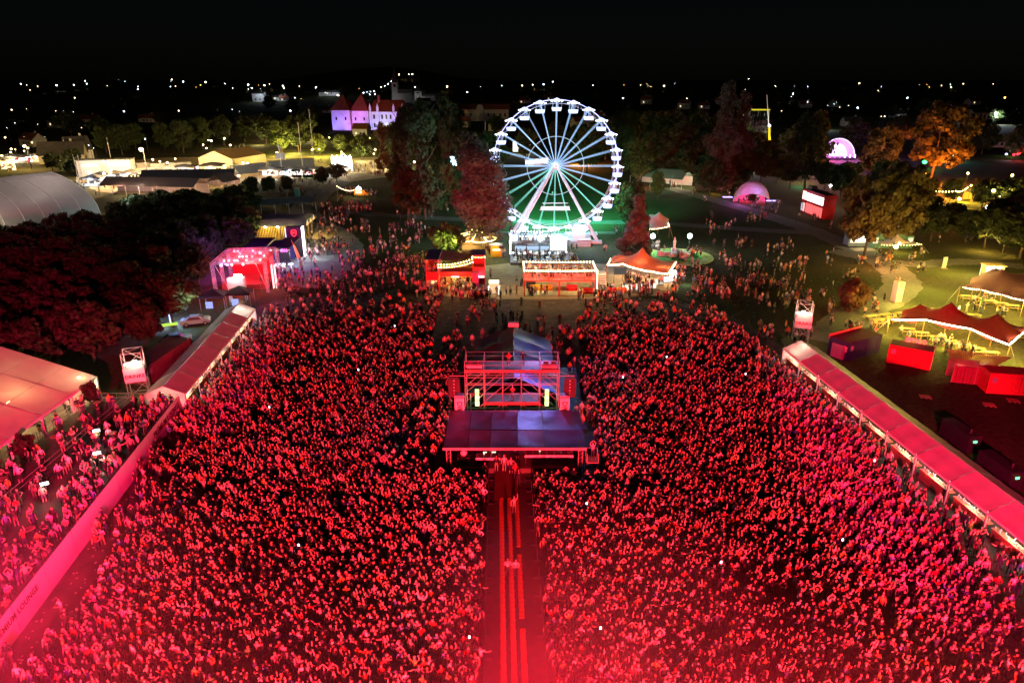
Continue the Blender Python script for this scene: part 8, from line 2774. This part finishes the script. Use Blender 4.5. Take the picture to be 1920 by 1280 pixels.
# the rest: one mass of people
TV = np.array([TOPS[t] for t in TNAMES])
BV = np.array([(.02, .025, .05), (.015, .015, .017), (.08, .09, .13), (.22, .18, .12), (.03, .03, .035)])
SV = np.array([(.52, .34, .25), (.60, .42, .32), (.45, .28, .19), (.56, .38, .29)])
HV = np.array([(.02, .015, .012), (.02, .015, .012), (.07, .04, .02), (.38, .26, .12)])
rest = [p for i, p in enumerate(pts) if i not in near]
rest = [p for p in rest if p[1] > 26]
names = list(POSES)
POSEI = [names.index(q) for q in POSEW]
LOOSEI = [names.index(q) for q in ('standing still', 'arms crossed', 'one hand on hip', 'standing still', 'clapping in front')]
V, Tr, Cc = [], [], []
off = 0
for (x, y, z, h) in rest:
    arena = abs(x) < 42 and y < 96
    pi = random.choice(POSEI if arena and (y < 62 or random.random() < .4) else LOOSEI)
    co, tri, rg = (COARSE if y < 47 else DISTANT)[pi * 2 + random.randrange(2)]
    s = random.uniform(.92, 1.07)
    w = s * random.uniform(.88, 1.05)
    ca, sa = math.cos(h), math.sin(h)
    q = np.empty_like(co)
    q[:, 0] = (co[:, 0] * ca - co[:, 1] * sa) * w + x
    q[:, 1] = (co[:, 0] * sa + co[:, 1] * ca) * w + y
    q[:, 2] = co[:, 2] * s + z
    pal = np.array([TV[rng.integers(len(TV))], BV[rng.integers(len(BV))], SV[rng.integers(len(SV))], (.05, .05, .05), HV[rng.integers(len(HV))]])
    V.append(q)
    Cc.append(pal[rg])
    Tr.append(tri + off)
    off += len(co)
V, Tr, Cc = np.concatenate(V).astype(np.float32), np.concatenate(Tr).astype(np.int32), np.concatenate(Cc).astype(np.float32)
cm = bpy.data.meshes.new('crowd')
cm.vertices.add(len(V))
cm.vertices.foreach_set('co', V.ravel())
cm.loops.add(Tr.size)
cm.loops.foreach_set('vertex_index', Tr.ravel())
cm.polygons.add(len(Tr))
cm.polygons.foreach_set('loop_start', np.arange(0, Tr.size, 3, dtype=np.int32))
cm.polygons.foreach_set('loop_total', np.full(len(Tr), 3, np.int32))
cm.polygons.foreach_set('use_smooth', np.ones(len(Tr), bool))
at_ = cm.attributes.new('tint', 'FLOAT_COLOR', 'POINT')
at_.data.foreach_set('color', np.concatenate([Cc, np.ones((len(Cc), 1), np.float32)], 1).ravel())
cm.update()
mc = bpy.data.materials.new('crowd_clothing')
mc.use_nodes = True
an = mc.node_tree.nodes.new('ShaderNodeAttribute')
an.attribute_name = 'tint'
mc.node_tree.links.new(an.outputs['Color'], mc.node_tree.nodes['Principled BSDF'].inputs['Base Color'])
mc.node_tree.nodes['Principled BSDF'].inputs['Roughness'].default_value = .75
cm.materials.append(mc)
cr = link('crowd', cm, None, kind='stuff')
cr['label'] = 'dense festival crowd facing the stage and scattered visitors'
cr['category'] = 'crowd'
print('CROWD', len(rest), 'tris', len(Tr), 'near', len(near))
# phone screens held up in the crowd
PH = ((672, 692), (1126, 1175), (1168, 706), (1640, 862), (1100, 942), (1352, 1052), (505, 762), (1250, 668), (880, 1192), (1580, 1010), (560, 1020), (1398, 700), (740, 610))
PL_ = ['left of the scaffold tower', 'right of the lane near the bottom', 'right of the scaffold tower', 'before the right bar tent', 'right of the control platform', 'well right of the lane', 'before the left bar tent', 'far right behind the tower', 'just left of the lane at the bottom', 'near the right bar tent', 'well left of the lane', 'before the right drinks tower', 'left at the back']
for k, (u, v) in enumerate(PH):
    g = G(u, v, 1.9)
    t = thing('phone', 'lit phone screen held up in the crowd %s' % PL_[k], 'phone', (g.x, g.y, 1.85))
    MB().box(-.05, .05, -.006, .006, -.09, .09).build('case', M_dsteel, t)
    MB().box(-.06, .06, -.03, -.01, -.1, .1).build('screen', E_phone, t)
# ================================================================== STAGE SMOKE
def smoke(label, c, r, dens):
    mb = MB()
    mb.ball((0, 0, 0), 1.0, 0, 24, 14)
    m = bpy.data.materials.new('stage_smoke')
    m.use_nodes = True
    nt = m.node_tree
    nt.nodes.remove(nt.nodes['Principled BSDF'])
    pv = nt.nodes.new('ShaderNodeVolumePrincipled')
    pv.inputs['Color'].default_value = (.9, .9, .9, 1)
    tc = nt.nodes.new('ShaderNodeTexCoord')
    ln = nt.nodes.new('ShaderNodeVectorMath')
    ln.operation = 'LENGTH'
    nt.links.new(tc.outputs['Object'], ln.inputs[0])
    fall = nt.nodes.new('ShaderNodeMapRange')          # thins out to nothing at the rim
    fall.interpolation_type = 'SMOOTHSTEP'
    fall.inputs['From Min'].default_value = 1.0
    fall.inputs['From Max'].default_value = 0.15
    nt.links.new(ln.outputs['Value'], fall.inputs['Value'])
    nz = nt.nodes.new('ShaderNodeTexNoise')
    nz.inputs['Scale'].default_value = 2.6
    nz.inputs['Detail'].default_value = 2.0
    nt.links.new(tc.outputs['Object'], nz.inputs['Vector'])
    wis = nt.nodes.new('ShaderNodeMapRange')
    wis.inputs['From Min'].default_value = .32
    wis.inputs['From Max'].default_value = .68
    wis.inputs['To Min'].default_value = .25
    wis.inputs['To Max'].default_value = 1.6
    nt.links.new(nz.outputs['Fac'], wis.inputs['Value'])
    m1 = nt.nodes.new('ShaderNodeMath')
    m1.operation = 'MULTIPLY'
    m2 = nt.nodes.new('ShaderNodeMath')
    m2.operation = 'MULTIPLY'
    m2.inputs[1].default_value = dens
    nt.links.new(fall.outputs[0], m1.inputs[0])
    nt.links.new(wis.outputs[0], m1.inputs[1])
    nt.links.new(m1.outputs[0], m2.inputs[0])
    nt.links.new(m2.outputs[0], pv.inputs['Density'])
    pv.inputs['Anisotropy'].default_value = .2
    nt.links.new(pv.outputs[0], nt.nodes['Material Output'].inputs['Volume'])
    o = mb.build('smoke', m, None, kind='stuff', smooth=True)
    o.location = c
    o.scale = r
    o['label'] = label
    return o


smoke('drift of red-lit stage smoke over the near left corner', (-31, 25, 5), (26, 20, 13), .015)
smoke('drift of red-lit stage smoke over the near end of the lane', (3, 21, 5), (20, 20, 13), .015)
smoke('drift of red-lit stage smoke before the near right rows', (24, 19, 4), (26, 18, 12), .007)
